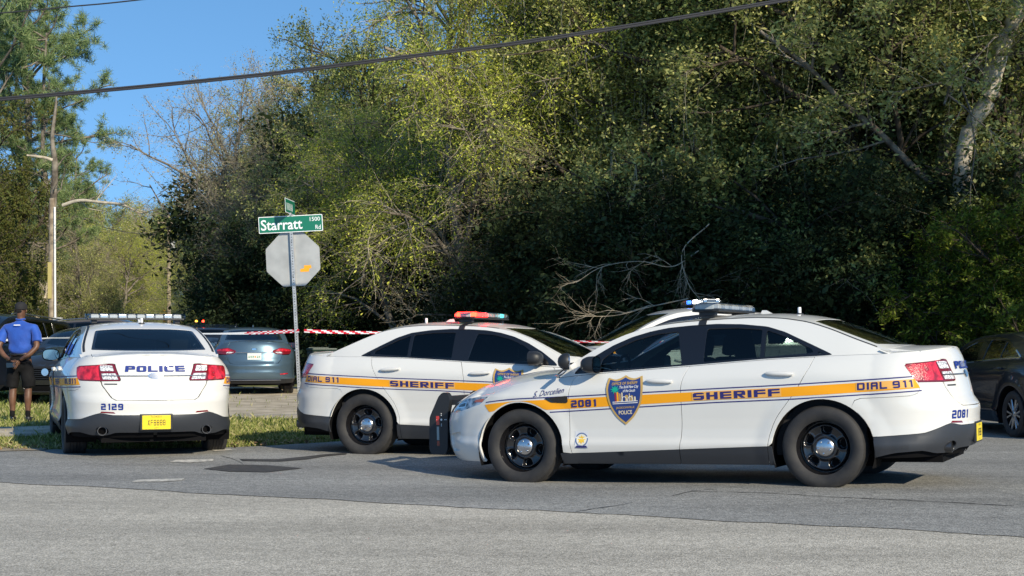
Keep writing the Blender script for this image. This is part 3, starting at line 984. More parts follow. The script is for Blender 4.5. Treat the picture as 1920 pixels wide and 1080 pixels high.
def police_front(sh, root, P):
    FR = sh.FRONT; uF = sh.uF; sp = sh.sp
    ra, za, zb = sp['ra'], sp['za'], sp['zbot']
    zf = sp['fbz']; az = math.degrees(math.asin((zf - za) / ra)); a0 = math.degrees(math.asin((zb + .01 - za) / ra))
    arch = arc_pts(WB, za, ra, a0, az, 10)
    hl = sp['headlight'](sh)            # bottom edge, outer -> inner ; top edge inner -> outer
    half = [(u, z) for u, z in arch] + [(arch[-1][0] + .035, .70)] + [hl['out_low']] + hl['bottom'][1:]
    half = [(uF - u, z) for u, z in half]
    bi = half[-1][0]
    full = [(0, zb + .01)] + [(b, z) for b, z in [(bb, zb + .01) for bb in np.linspace(.1, half[0][0] - .02, 12)]] + half + [(bi - .004, .756), (0, .757)]
    full = full + [(-b, z) for b, z in reversed(full[1:-1])]
    grille = round_poly([(-.43, .725), (-.36, .49), (.36, .49), (.43, .725)], .04)
    intake = round_poly([(-.52, .40), (-.44, .27), (.44, .27), (.52, .40)], .04)
    fogs = [round_poly([(s_ * .70, .47), (s_ * .96, .50), (s_ * .90, .31), (s_ * .70, .30)], .03) for s_ in (-1, 1)]
    b = patch('front_bumper', FR, full, P, root, holes=[grille, intake] + fogs, res=.045, thick=.025)
    patch('grille', FR, grille, M_dark, root, res=.08, off=-.03)
    for k in range(6):
        z = .515 + k * .038
        t = MB(); w_ = .35 + .07 * (z - .49) / .235
        t.tube([tuple(FR(np.array([x]), np.array([z]))[0] + np.array([-.012, 0, 0])) for x in np.linspace(-w_, w_, 13)], .007, 6)
        t.build('grille_bar', M_black_plastic, root, smooth=True)
    patch('lower_intake', FR, intake, M_dark, root, res=.08, off=-.03)
    for f in fogs: patch('fog_recess', FR, f, M_white, root, res=.05, off=-.022)
    em = MB(); c = FR(np.array([0.]), np.array([.64]))[0]
    em.lathe([(0, .0), (.07, 0)], 'X', 24, c=(c[0] + .01, 0, c[2])); em.build('emblem', M_chrome, root)
    for sd in (1, -1):
        S = sh.S(sd)
        pl = hl['bottom'] + hl['top'] + [hl['tip']]
        h = patch('headlight', S, round_poly([hl['out_low']] + hl['bottom'][1:] + hl['top'] + [hl['tip']], .015, 3), M_head, root, res=.03, thick=.02, off=-.001)
        am = [hl['tip'], (hl['tip'][0] + .055, hl['tip'][1] - .055), (hl['out_low'][0] + .10, hl['out_low'][1] + .02), (hl['tip'][0] + .17, hl['tip'][1] - .012)]
        patch('side_reflector', S, [(am[0][0] + .04, am[0][1] - .02), am[1], am[2], (am[3][0], am[3][1] - .02)], M_amber, h, res=.04, off=.002)
        # lamp unit seen through the lens: bright surround and dark bowl
        uc = hl['out_low'][0] + .22
        ring = round_poly([(uc - .02, .735), (uc + .16, .72), (uc + .17, .765), (uc + .02, .79)], .02, 3)
        patch('lamp_surround', S, ring, M_chrome, h, res=.03, off=.0015, holes=[round_poly([(uc, .744), (uc + .145, .731), (uc + .15, .760), (uc + .03, .780)], .015, 3)])
        patch('lamp_bowl', S, round_poly([(uc, .744), (uc + .145, .731), (uc + .15, .760), (uc + .03, .780)], .015, 3), M_gloss_black, h, res=.03, off=.002)
        hb = round_poly([(uF - .52, .70), (uF - .36 - .28, .70), (uF - .64, .755), (uF - .52, .75)], .01, 3)

def police_headlight(sh):
    ux = lambda x, z: sh.ux(x, z, False)
    return dict(tip=(3.27, .840), out_low=(3.345, .764),
                bottom=[(3.345, .764), (ux(3.49, .714), .714), (ux(3.618, .685), .685), (sh.uF - .48, .672)],
                top=[(sh.uF - .475, .748), (ux(3.60, .785), .785), (ux(3.49, .818), .818)])

def police_fbseam(sh, xb):
    hl = police_headlight(sh)
    return [(xb + .035, .70), hl['out_low'], (hl['tip'][0] - .004, hl['tip'][1] + .003)] + [(u, z + .005) for u, z in reversed(hl['top'])] + [(sh.uF - .478, float(sh.zs(sh.uF - .478)) - .004)]

def police_tail(sh):
    ux = lambda x, z: sh.ux(x, z, True)
    uR = sh.uR
    return dict(outer=[(-.865, .910), (-.815, .985), (-.757, 1.066)], top=[(-.757, 1.066), (ux(-.95, 1.09), 1.092), (uR + .50, 1.098)],
                inner=[(uR + .475, 1.09), (uR + .385, .93)], bottom=[(uR + .395, .912), (uR + .62, .907)])

def police_rbseam(sh, xb):
    t = police_tail(sh)
    return [(xb - .03, .765), (xb - .08, .782), (-.55, .787), (-.78, .797), (-.845, .815), (-.872, .85), (-.869, .908)] + \
           [(u - .003, z) for u, z in t['outer'][1:]] + [(-.76, 1.070)] + [(t['top'][1][0], t['top'][1][1] + .004), (sh.uR + .63, 1.101), (sh.uR + .63, float(sh.zs(sh.uR + .63)) - .003)]

def police_rear(sh, root, P):
    RE = sh.REAR; uR = sh.uR; sp = sh.sp
    ra, za, zb = sp['ra'], sp['za'], sp['zbot']
    t = police_tail(sh)
    zq = sp['rbz']; aq = 180 - math.degrees(math.asin((zq - za) / ra))
    line = curve([(0, .530), (.50, .530), (.62, .552), (.66, .550), (.92, .475), (1.30, .452), (1.6, .45)], .02)
    # dark lower part meets the arch
    zl = float(line(1.35)); al = 180 - math.degrees(math.asin((zl - za) / ra))
    up = arc_pts(0, za, ra, al, aq, 8)                       # arch edge, bumper skin part (low -> high)
    A = lambda u: u - uR
    seam = [(A(u), z) for u, z in [(up[-1][0] - .034, .761), (up[-1][0] - .084, .778), (-.55, .783), (-.78, .793), (-.849, .811), (-.876, .85), (-.873, .904)]]
    half = [(a, float(line(a)) + .002) for a in np.linspace(0, A(up[0][0]), 26)] + [(A(u), z) for u, z in up] + seam + [(A(-.865), .906), (.62, .902), (.605, .86), (.50, .722), (.45, .694), (0, .690)]
    full = half + [(-a, z) for a, z in reversed(half[1:-1])]
    rec = round_poly([(.455, .548), (.640, .553), (.62, .572), (.475, .566)], .006, 2)
    rec2 = [(-a, z) for a, z in reversed(rec)]
    b = patch('rear_bumper', RE, full, P, root, holes=[rec, rec2], res=.045, thick=.02)
    for r_ in (rec, rec2): patch('reflector', RE, r_, M_red_dark, b, res=.04, thick=.008, off=.001)
    # soft crease line above the reflectors: real step in the skin is carried by xR; lower dark part
    bot = curve([(0, .335), (.45, .335), (.55, .30), (.75, .300), (.9, .330), (1.15, .315), (1.4, zb + .055)], .02)
    lowa = arc_pts(0, za, ra, al, 180 - math.degrees(math.asin((float(bot(1.35)) - za) / ra)), 8)
    half = [(a, float(line(a)) - .002) for a in np.linspace(0, A(lowa[0][0]), 26)] + [(A(u), z) for u, z in lowa] + [(a, float(bot(a))) for a in np.linspace(A(lowa[-1][0]) - .03, 0, 24)]
    full = half + [(-a, z) for a, z in reversed(half[1:-1])]
    ex = [[(s_ * .60 + .078 * math.cos(q), .352 + .050 * math.sin(q)) for q in np.linspace(0, 2 * math.pi, 17)[:-1]] for s_ in (1, -1)]
    lb = patch('bumper_cladding', RE, full, sp['clad_rear'], root, holes=ex, res=.05, thick=.02, off=.002)
    dif = [(-.45, .335), (-.38, .265), (.38, .265), (.45, .335)]
    patch('diffuser', RE, dif, M_black_plastic, root, res=.05, off=-.05)
    for s_ in (1, -1):
        c = RE(np.array([s_ * .60]), np.array([.352]))[0]
        e = MB()
        e.lathe([(.044, -.015), (.052, -.015), (.052, .16), (.044, .16), (.044, -.015)], 'X', 24, c=(c[0], c[1], c[2]))
        e.build('exhaust_pipe', mat('exhaust_metal', (.10, .10, .105), rough=.35, metal=.8), root, smooth=True, angle=40)
        patch('exhaust_recess', RE, ex[0 if s_ > 0 else 1], M_dark, lb, res=.05, off=-.04)
    # trunk lid rear face
    z1 = lambda a: float(sh.zs(uR + a)) - .002
    half = [(.622, z1(.622)), (.622, 1.103), (.505, 1.103), (.47, 1.098), (.378, .93), (.385, .906), (.598, .903), (.588, .862), (.485, .722), (.44, .700)]
    tp = [(a, z1(abs(a))) for a in np.linspace(-.6, .6, 20)]
    full = tp + half + [(-a, z) for a, z in reversed(half)]
    lid = patch('trunk_face', RE, full, P, root, res=.045, thick=.015)
    for s_ in (1, -1):
        S = sh.S(s_)
        pl = t['outer'] + t['top'][1:] + t['inner'] + t['bottom']
        tl = patch('tail_light', S, round_poly(pl, .018, 3), M_red_dark, root, res=.035, thick=.02, off=.001)
        red = [(-.852, .922), (-.805, .988), (-.752, 1.056), (t['top'][1][0], 1.082), (uR + .675, 1.086), (uR + .61, .919)]
        patch('red_lamp', S, round_poly(red, .012, 3), M_red_lens, tl, res=.035, off=.004)
        for (z0, z1_, d0, d1) in ((1.018, 1.080, .50, .645), (.925, .992, .44, .60)):
            k0 = (z0 - .92) / .17 * .09
            q = [(uR + d0 + .0, z1_), (uR + d1 + .01, z1_), (uR + d1 - .02, z0), (uR + d0 - .035, z0)]
            patch('clear_lamp', S, round_poly(q, .01, 3), M_clear_lens, tl, res=.03, off=.004)
    ch = MB()
    for s_ in (1, -1):
        ch.tube([tuple(RE(np.array([a]), np.array([.966]))[0] + np.array([-.004, 0, 0])) for a in np.linspace(s_ * .085, s_ * .60, 10)], .007, 6)
    ch.build('chrome_strip', M_alloy, lid, smooth=True)
    n = 28
    ov = [(.085 * math.cos(q), .966 + .034 * math.sin(q)) for q in np.linspace(0, 2 * math.pi, n + 1)[:-1]]
    ov2 = [(.070 * math.cos(q), .966 + .025 * math.sin(q)) for q in np.linspace(0, 2 * math.pi, n + 1)[:-1]]
    e1 = patch('emblem', RE, ov, M_chrome, lid, res=.03, thick=.008, off=.009, sub=False)
    patch('emblem_field', RE, ov2, mat('emblem_blue', (.10, .14, .24), rough=.2, coat=1), lid, res=.03, off=.0115, sub=False)
    decal_text('emblem_lettering', 'Ford', RE, (0, .964), .030, M_chrome, lid, width=.095, dirx=-1, off=.014, shear=.35)
    patch('badge_strip', RE, [(.42, .868), (.565, .868), (.565, .880), (.42, .880)], M_black_plastic, lid, res=.03, off=.004)
    # number plate in its dark frame
    c = RE(np.array([0.]), np.array([.45]))[0]
    pf = MB(); pf.box((c[0] + .006, 0, .452), (.03, .36, .185), bevel=.01); pf.build('plate_frame', M_black_plastic, root)
    pp = MB(); pp.box((c[0] - .0105, 0, .450), (.004, .310, .155), bevel=.002); plate = pp.build('number_plate', M_plate_y, root)
    flat = Surf(lambda y, z: np.stack([0 * y + c[0] - .0135, y + 0 * z, z + 0 * y], -1), -1.0)
    sh.plate = (flat, plate)
    # high brake light under the rear glass top
    bl = MB(); p = sh.top(np.array([-.02]), np.array([0.]))[0]
    bl.box((p[0], 0, p[2] - .035), (.03, .16, .015)); bl.build('brake_light', M_red_lens, root)

POLICE = dict(
    paint=M_white, wb=WB, ra=.445, za=.335, zbot=.205, rt=.3635, tw=.250, track=1.625, wheel='steel',
    xfc=2.98, xrc=-.42, nf=2.55, nr=2.35,
    w0=[(-1.2, .86), (-.6, .908), (-.3,.935), (0, .952), (.6, .964), (1.5, .967), (2.3, .962), (2.87, .953), (3.2, .93), (3.6, .90)],
    zs=[(-1.72, 1.195), (-1.30, 1.192), (-.95, 1.172), (-.6, 1.158), (-.1, 1.150), (.5, 1.131), (1.2, 1.087), (2.0, 1.042), (2.35, 1.020), (2.8, .975), (3.1, .915), (3.3, .872), (3.5, .840), (3.75, .800), (4.0, .768), (4.5, .758)],
    zcr=[(-.9, .80), (-.5, .92), (0, .965), (.748, .944), (1.964, .880), (2.346, .855), (2.8, .83), (3.2, .81)],
    xF=[(.18, 3.79), (.24, 3.87), (.34, 3.91), (.50, 3.935), (.60, 3.935), (.70, 3.90), (.76, 3.84), (.80, 3.78)],
    xR=[(.20, -1.02), (.30, -1.10), (.40, -1.155), (.50, -1.175), (.54, -1.165), (.60, -1.165), (.685, -1.175), (.725, -1.15), (.76, -1.115), (.84, -1.10), (.98, -1.065), (1.10, -1.035), (1.17, -1.01), (1.20, -.99)],
    low=[(.15, .10), (.22, .055), (.30, .022), (.345, .010), (.375, .0), (.405, .004), (.44, .020), (.52, .024), (.62, .021), (.75, .010), (.86, .0), (1.3, .0)],
    yg=[(.8, .930), (.9, .918), (1.0, .898), (1.1, .872), (1.2, .832), (1.3, .785), (1.4, .728), (1.46, .685), (1.52, .625)],
    yp=[(-.8, .85), (-.3, .950), (.3, .99), (1.2, 1.0), (2.0, .985), (2.6, .94)],
    zc=[(-1.03, 1.196), (-1.0, 1.212), (-.85, 1.222), (-.66, 1.222), (-.56, 1.235), (-.25, 1.365), (.06, 1.482), (.25, 1.525), (.5, 1.552), (.8, 1.560), (1.2, 1.548), (1.5, 1.52), (1.75, 1.465), (2.0, 1.368), (2.3, 1.240), (2.60, 1.112), (2.68, 1.092), (2.9, 1.078), (3.15, 1.045), (3.4, .985), (3.6, .905), (3.72, .845), (3.80, .79), (3.83, .763)],
    zr=[(-.70, 1.12), (-.60, 1.148), (-.45, 1.212), (-.25, 1.290), (-.06, 1.372), (.16, 1.448), (.40, 1.490), (.65, 1.505), (.90, 1.503), (1.31, 1.488), (1.52, 1.468), (1.70, 1.438), (1.876, 1.388), (2.06, 1.308), (2.24, 1.212), (2.43, 1.090), (2.53, 1.018), (2.6, .975)],
    xg=(-.58, 2.50),
    sill=[(-.6, .40), (.4, .376), (1.29, .343), (2.43, .30), (2.7, .29)],
    fseam=[(2.30, 1.022), (2.329, .973), (2.355, .866), (2.358, .734), (2.357, .568), (2.353, .403), (2.329, .271), (2.29, .207)],
    bseam=[(1.20, 1.087), (1.237, .994), (1.261, .883), (1.261, .723), (1.262, .563), (1.273, .436), (1.287, .356), (1.288, .207)],
    rseam=[(.070, 1.152), (.097, 1.065), (.163, .943), (.228, .837), (.300, .745), (.392, .622), (.442, .513), (.470, .404), (.475, .207)],
    fbz=.64, rbz=.70, fbseam=police_fbseam, rbseam=police_rbseam, headlight=police_headlight,
    dlo=[(2.345, 1.034), (2.30, 1.085), (2.154, 1.190), (1.973, 1.292), (1.794, 1.366), (1.618, 1.413), (1.445, 1.442), (1.24, 1.456), (1.0, 1.463), (.755, 1.452), (.52, 1.424), (.351, 1.370), (.116, 1.258), (-.045, 1.180), (-.085, 1.158), (.0, 1.152), (.5, 1.137), (1.2, 1.094), (2.0, 1.049)],
    panes=[[(2.085, 1.062), (2.06, 1.165), (1.93, 1.262), (1.76, 1.335), (1.56, 1.386), (1.345, 1.405), (1.275, 1.105)],
           [(1.075, 1.12), (1.075, 1.420), (.80, 1.420), (.560, 1.398), (.555, 1.150)],
           [(.520, 1.152), (.520, 1.392), (.36, 1.335), (.10, 1.214), (.085, 1.180)],
           [(.045, 1.172), (.045, 1.192), (-.01, 1.172)]],
    pane_owner=[0, 1, 2, 3],
    cowl=(2.640, 2.46, 2.50), deck=(-.640, -.50), lid_y=.66,
    windshield=(2.600, (2.36, .735), (1.60, .565), 1.735), rearwindow=(-.585, (-.43, .655), (.135, .565), .075),
    roof_front=2.455, roof_front_c=2.632, roof_rear=-.50, roof_rear_c=-.628,
    body_x=(-.95, 3.6), cabin=(-.35, 2.45, .30, .76), belt_in=1.03,
    seats=[(1.55, .38, .52), (1.55, -.38, .52), (.50, 0, 1.30)],
    mirror=(2.09, 1.045), handles=[(1.458, .958, 'fd'), (.353, 1.004, 'rd')],
    glass_side=M_glass, glass_rear_side=glass_mat('rear_door_glass', (.16, .20, .20)), glass_back=glass_mat('back_glass', (.36, .43, .43)),
    front_end=police_front, rear_end=police_rear,
    clad_rear=M_clad,
)

# ------------------------------------------------------------------ police equipment and markings
def lamp_mat(name, c, e=0.0):
    return mat('lamp_' + name, c, rough=.15, coat=1.0, emit=c if e else None, estr=e)
L_WHITE = lamp_mat('white', (.50, .52, .54)); L_DARK = lamp_mat('dark', (.10, .10, .11)); L_SILVER = mat('lamp_silver', (.75, .76, .78), rough=.25, metal=.8)
L_RED_ON = lamp_mat('red_lit', (1.0, .014, .012), 16.0); L_ORANGE_ON = lamp_mat('orange_lit', (1.0, .035, .010), 10.0)
L_RED = lamp_mat('red', (.50, .03, .03)); L_BLUE = lamp_mat('blue', (.03, .10, .55)); L_TEAL_ON = lamp_mat('teal_lit', (.10, .72, .80), 2.2)
L_WHITE_ON = lamp_mat('white_lit', (1.0, .98, .95), 14.0); L_BLUE_ON = lamp_mat('blue_lit', (.04, .22, 1.0), 3.0); L_AMBER_ON = lamp_mat('amber_lit', (1.0, .45, .03), 4.0)
M_dome = glass_mat('clear_dome', (.90, .92, .93), rough=.12)

def light_bar(root, X, z0, half, mods, depth=.28, h=.072):
    """transverse light bar; mods = lamp materials from the left (+y) end to the right"""
    b = MB()
    b.box((X, 0, z0 + .010), (depth * .92, half * 2 - .04, .022), bevel=.006)
    for s_ in (1, -1):
        b.box((X, s_ * (half - .10), z0 - .020), (.16, .07, .050), bevel=.01)
    bar = b.build('light_bar', M_black_plastic, root)
    cr = MB(); cr.box((X, 0, z0 + .046), (depth * .45, half * 2 - .10, .046)); cr.build('reflector_core', mat('core_grey', (.55, .57, .58), rough=.5), bar)
    n = len(mods); w = (half * 2 - .10) / n
    for i, mm in enumerate(mods):
        y = half - .05 - w * (i + .5)
        for sx in (1, -1):
            k = MB()
            # reflector bowl: three small facets and a rim
            k.box((X + sx * depth * .30, y, z0 + .047), (.06, w * .84, .046), bevel=.008)
            for j in (-1, 0, 1): k.lathe([(0, .0), (.012, .002), (.014, -.002)], 'X', 10, c=(X + sx * (depth * .30 + .028), y + j * w * .25, z0 + .046))
            k.build('lamp', mm, bar)
    d = MB()
    V = []; F = []
    prof = [(-depth / 2, .018), (-depth / 2 + .006, .055), (-depth / 2 + .035, h), (depth / 2 - .035, h), (depth / 2 - .006, .055), (depth / 2, .018)]
    ys = [-half, -half + .05, -half + .06, half - .06, half - .05, half]; sc = [.72, .97, 1, 1, .97, .72]
    for y, s_ in zip(ys, sc):
        for px, pz in prof: V.append((X + px * s_, y, z0 + pz * (.9 + .1 * s_)))
    m_ = len(prof)
    for i in range(len(ys) - 1):
        for j in range(m_ - 1):
            a = i * m_ + j; F.append((a, a + 1, a + m_ + 1, a + m_))
    F.append(tuple(range(m_))); F.append(tuple((len(ys) - 1) * m_ + j for j in reversed(range(m_))))
    d.add(V, F); d.build('lens_cover', M_dome, bar)
    return bar

def lamp_light(root, loc, col_, power):
    d = bpy.data.lights.new('lamp_glow', 'POINT'); d.energy = power; d.color = col_; d.shadow_soft_size = .08
    o = bpy.data.objects.new('lamp_glow', d); col.objects.link(o); o.parent = root; o.location = loc
    return o

def strap(sh, root, X0, X1):
    for sd in (1, -1):
        G = sh.G(sd)
        zt = float(sh.zr((X0 + X1) / 2))
        patch('bar_strap', G, [(X0, 1.452), (X1, 1.452), (X1, zt), (X0, zt)], M_black_plastic, root, res=.03, off=.004)
        T = sh.TOP; y1 = sh.ye((X0 + X1) / 2)
        patch('bar_strap', T, [(X0, y1 - .002), (X1, y1 - .002), (X1, y1 - .12), (X0, y1 - .12)] if sd > 0 else [(X0, -y1 + .002), (X1, -y1 + .002), (X1, -y1 + .12), (X0, -y1 + .12)], M_black_plastic, root, res=.03, off=.004)

def spotlight(root, X, Y, Z, sd, ang):
    m = MB()
    m.lathe([(0, -.075), (.035, -.068), (.062, -.045), (.076, -.01), (.078, .03), (.074, .034)], 'X', 28)
    m.tube([(0, 0, -.05), (-.02, -sd * .05, -.10), (-.06, -sd * .12, -.13)], .014, 8)
    s_ = m.build('spotlight', M_black_plastic, root, smooth=True, angle=50)
    s_.location = (X, Y, Z); s_.rotation_euler = (0, 0, ang)
    f = MB(); f.lathe([(.074, .034), (.070, .039), (.062, .030), (.03, .022), (0, .020)], 'X', 28)
    fo = f.build('spotlight_face', M_chrome, s_, smooth=True, angle=60)
    g = MB(); g.tube([(-.02, -sd * .04, -.09), (-.07, -sd * .13, -.135)], .018, 8); g.build('spotlight_arm', M_chrome, s_, smooth=True)
    return s_

def antenna(root, X, z):
    m = MB(); m.lathe([(.040, -.012), (.038, .004), (.022, .012), (.0, .014)], 'Z', 24, c=(X, 0, z)); a = m.build('roof_antenna', M_black_plastic, root, smooth=True, angle=50)
    t = MB(); t.lathe([(.016, .010), (.016, .058), (.013, .066), (0, .067)], 'Z', 16, c=(X, 0, z)); t.build('antenna_cap', M_white_dec, a, smooth=True, angle=50)

def push_bumper(root):
    m = MB()
    poly = round_poly([(3.945, .30), (3.935, .66), (3.905, .80), (3.935, .868), (3.985, .875), (4.035, .835), (4.145, .62), (4.155, .30), (4.13, .245), (3.97, .245)], .03, 3)
    for y in (.34, -.34):
        m.prism(poly, y - .035, y + .035, 'XZ')
    for z in (.80, .50): m.box((3.99 if z > .7 else 4.05, 0, z), (.07, .64, .07), bevel=.01)
    for y in (.30, -.30): m.box((3.84, y, .77), (.20, .05, .055)); m.box((3.88, y, .42), (.18, .05, .06))
    pb = m.build('push_bumper', M_black_plastic, root, angle=30)
    for sd in (1,):
        y = sd * .377
        for (nm, q, mm) in (('marker_lamp', [(4.030, .545), (4.066, .545), (4.068, .635), (4.034, .635)], L_RED), ('marker_strip', [(4.036, .392), (4.062, .392), (4.062, .528), (4.036, .528)], mat('strip_grey', (.25, .32, .34), rough=.3)), ('marker_lamp', [(4.034, .335), (4.064, .335), (4.062, .385), (4.036, .385)], M_red_dark)):
            k = MB(); k.prism(q, y - .006, y, 'XZ'); k.build(nm, mm, pb)
        k = MB()
        for dx, dz, r_ in ((0, 0, .011), (.0, .045, .005), (0, .062, .005), (0, -.045, .005), (0, -.062, .005), (-.04, 0, .005), (-.055, 0, .005), (.055, 0, .005)):
            k.lathe([(0, .002), (r_, .0)], 'Y', 12, c=(4.008 + dx, y - .001, .598 + dz))
        k.build('bolt_heads', M_white_dec, pb)

STR_T = curve([(3.275, .762), (3.171, .773), (2.89, .794), (2.614, .801), (2.36, .809), (.95, .862), (.345, .883), (-.313, .913), (-.86, .938)], .05)
STR_B = curve([(3.20, .693), (2.616, .706), (2.362, .716), (.952, .783), (.308, .802), (-.92, .862)], .05)

def stripe(sh, sd, root, x_back=-.852):
    S = sh.S(sd); ra, za = sh.sp['ra'], sh.sp['za']
    def arch(x):
        out = np.full(np.shape(x), -1.0)
        for xa in (0, WB):
            d = (ra + .008) ** 2 - (x - xa) ** 2
            out = np.where(d > 0, np.maximum(out, za + np.sqrt(np.maximum(d, 0))), out)
        return out
    def band(x0, x1, f0, f1, m, nm, off, cut=True):
        xs = np.arange(x0, x1, .04); xs = np.append(xs, x1)
        lo = f0(xs); hi = f1(xs)
        if cut: lo = np.maximum(lo, arch(xs) + .004)
        ok = hi - lo > .003
        # contiguous runs
        i = 0
        while i < len(xs):
            if not ok[i]: i += 1; continue
            j = i
            while j + 1 < len(xs) and ok[j + 1]: j += 1
            if j > i:
                P = [(xs[k], lo[k]) for k in range(i, j + 1)] + [(xs[k], hi[k]) for k in range(j, i - 1, -1)]
                patch(nm, S, P, m, root, res=.05, off=off)
            i = j + 1
    # the gold band, with its slanted front end and the slanted cut at the tail light
    xs = np.arange(x_back + .03, 3.18, .04)
    lo = np.maximum(STR_B(xs), arch(xs) + .004)
    P = [(x_back - .03, float(STR_B(x_back - .03)))] + [(float(x), float(z)) for x, z in zip(xs, lo)] + [(3.20, .693), (3.275, .760)] + [(float(x), float(STR_T(x))) for x in xs[::-1]] + [(x_back + .012, float(STR_T(x_back + .012)))]
    patch('side_stripe', S, P, M_gold, root, res=.05, off=.0022)
    band(x_back, 3.27, lambda x: STR_T(x) + .016, lambda x: STR_T(x) + .026, M_navy, 'pinstripe', .0022)
    band(x_back - .04, 3.12, lambda x: STR_B(x) - .028, lambda x: STR_B(x) - .018, M_navy, 'pinstripe', .0022)

def side_markings(sh, sd, root, number=None, name=None, tinted=False):
    S = sh.S(sd); dx = -sd
    stripe(sh, sd, root)
    sl = -.036
    def word(nm, txt, xc, zc_, h, w, outline=True, **k):
        if outline:
            q = [(xc - w / 2 - .012, -.5), (xc + w / 2 + .012, -.5), (xc + w / 2 + .012, .5), (xc - w / 2 - .012, .5)]
            patch('lettering_ground', S, [(x, zc_ + sl * (x - xc) + f * (h + .010)) for x, f in q], mat('lettering_ground', (.80, .42, .10), rough=.5), root, res=.05, off=.0042)
        return decal_block(nm, txt, S, (xc, zc_), h, M_navy, root, w, dirx=dx, off=.0064, slope=sl, **k)
    word('lettering', 'SHERIFF', .749, .829, .064, .79, gap=.22)
    word('lettering', 'DIAL 911', -.562, .890, .060, .50, gap=.28, sw=.25)
    if number: word('number', number, 2.205, .766, .066, .250, outline=False, gap=.25)
    if name: decal_text('name_lettering', name, S, (2.555, .872), .050, M_navy, root, width=.315, dirx=dx, off=.004, slope=-.12, shear=.45, bold=.002)
    # fender vent
    v = [(2.604, .816), (2.366, .838), (2.366, .770), (2.535, .775)]
    patch('fender_vent', S, round_poly(v, .02, 3), M_gloss_black, root, res=.03, off=.007, thick=.006)
    # the shield
    xc, z0 = 1.795, 0.0
    def loc(a, b): return (xc + dx * a, b + sl * dx * a * 1.2)
    out = [(0, 1.013), (.045, .990), (.10, .980), (.165, 1.000), (.178, .93), (.176, .86), (.162, .78), (.135, .715), (.075, .630), (0, .566)]
    out = smooth_line(out[:4], step=.02) + smooth_line(out[3:], step=.03)[1:]
    outl = out + [(-a, b) for a, b in reversed(out[1:-1])]
    zm = .80
    field = [(a * .885, zm + (b - zm) * .905) for a, b in outl]
    sh_ = patch('shield_decal', S, [loc(a, b) for a, b in outl], M_tan_dec, root, res=.03, off=.0075, sub=False)
    patch('shield_field', S, [loc(a, b) for a, b in field], M_blue_dec, sh_, res=.03, off=.0088, sub=False)
    def t(txt, b, h, w, m, nm='shield_lettering', **k):
        c = loc(0 if 'a' not in k else k.pop('a'), b)
        decal_text(nm, txt, S, c, h, m, sh_, width=w, dirx=dx, off=.0105, slope=sl * 1.2, **k)
    t('OFFICE OF SHERIFF', .940, .024, .250, M_tan_dec, bold=.02)
    t('The Bold New City', .905, .030, .185, M_white_dec, a=.045, shear=.35, bold=.01)
    t('of the South', .876, .026, .120, M_white_dec, a=.045, shear=.35, bold=.01)
    t('JACKSONVILLE', .722, .024, .180, M_tan_dec, bold=.02)
    t('POLICE', .680, .036, .130, M_cream_dec, bold=.02)
    # palm tree, skyline and bridge
    star = []
    for k in range(18):
        r_ = .050 if k % 2 == 0 else .022
        q = math.pi / 2 + 2 * math.pi * k / 18
        star.append((-.092 + r_ * math.cos(q), .890 + r_ * .8 * math.sin(q)))
    patch('palm_crown', S, [loc(a, b) for a, b in star], M_green_dec, sh_, res=.03, off=.0105, sub=False)
    patch('palm_trunk', S, [loc(-.098, .87), loc(-.086, .87), loc(-.082, .76), loc(-.094, .76)], M_reddec, sh_, res=.03, off=.0100)
    for (a, w, b1, m) in ((-.068, .020, .862, M_gold), (-.045, .014, .850, M_tan_dec), (-.024, .012, .858, M_cream_dec), (.020, .030, .832, M_tan_dec), (.048, .008, .846, M_cream_dec), (.070, .026, .826, M_tan_dec), (.100, .016, .814, M_cream_dec)):
        patch('tower_mark', S, [loc(a - w / 2, .782), loc(a + w / 2, .782), loc(a + w / 2, b1), loc(a, b1 + .008), loc(a - w / 2, b1)], m, sh_, res=.05, off=.0100)
    for b in (.776, .760): patch('bridge_mark', S, [loc(-.12, b), loc(.125, b), loc(.125, b + .006), loc(-.12, b + .006)], M_white_dec, sh_, res=.06, off=.0108)
    for s0 in (-.005, .055):
        arc = [(s0 + .028 * math.cos(q), .782 + .045 * math.sin(q)) for q in np.linspace(0, math.pi, 9)]
        arc2 = [(s0 + .023 * math.cos(q), .782 + .039 * math.sin(q)) for q in np.linspace(math.pi, 0, 9)]
        patch('arch_mark', S, [loc(a, b) for a, b in arc + arc2], M_white_dec, sh_, res=.06, off=.0112, sub=False)
    # small award badge low on the front door
    cx, cz = 2.237, .430
    circ = lambda r_, n=20: [(cx + r_ * math.cos(q), cz + r_ * math.sin(q)) for q in np.linspace(0, 2 * math.pi, n + 1)[:-1]]
    bd = patch('award_badge', S, [(cx - .066, cz - .078), (cx + .066, cz - .078), (cx + .066, cz + .078), (cx - .066, cz + .078)], mat('badge_ground', (.62, .64, .68), rough=.4), root, res=.05, off=.003)
    patch('badge_ring', S, circ(.064), mat('badge_blue', (.10, .16, .34), rough=.4), bd, res=.03, off=.0045, sub=False)
    patch('badge_disc', S, circ(.052), mat('badge_cream', (.74, .72, .62), rough=.4), bd, res=.03, off=.0055, sub=False)
    ro = [(cx + (.042 if k % 2 == 0 else .026) * math.cos(2 * math.pi * k / 16), cz + (.042 if k % 2 == 0 else .026) * math.sin(2 * math.pi * k / 16)) for k in range(16)]
    patch('badge_rosette', S, ro, mat('badge_gold', (.80, .52, .05), rough=.4), bd, res=.03, off=.0065, sub=False)
    patch('badge_ribbon', S, [(cx - .06, cz - .072), (cx + .06, cz - .072), (cx + .05, cz - .056), (cx - .05, cz - .056)], M_navy, bd, res=.05, off=.0068)

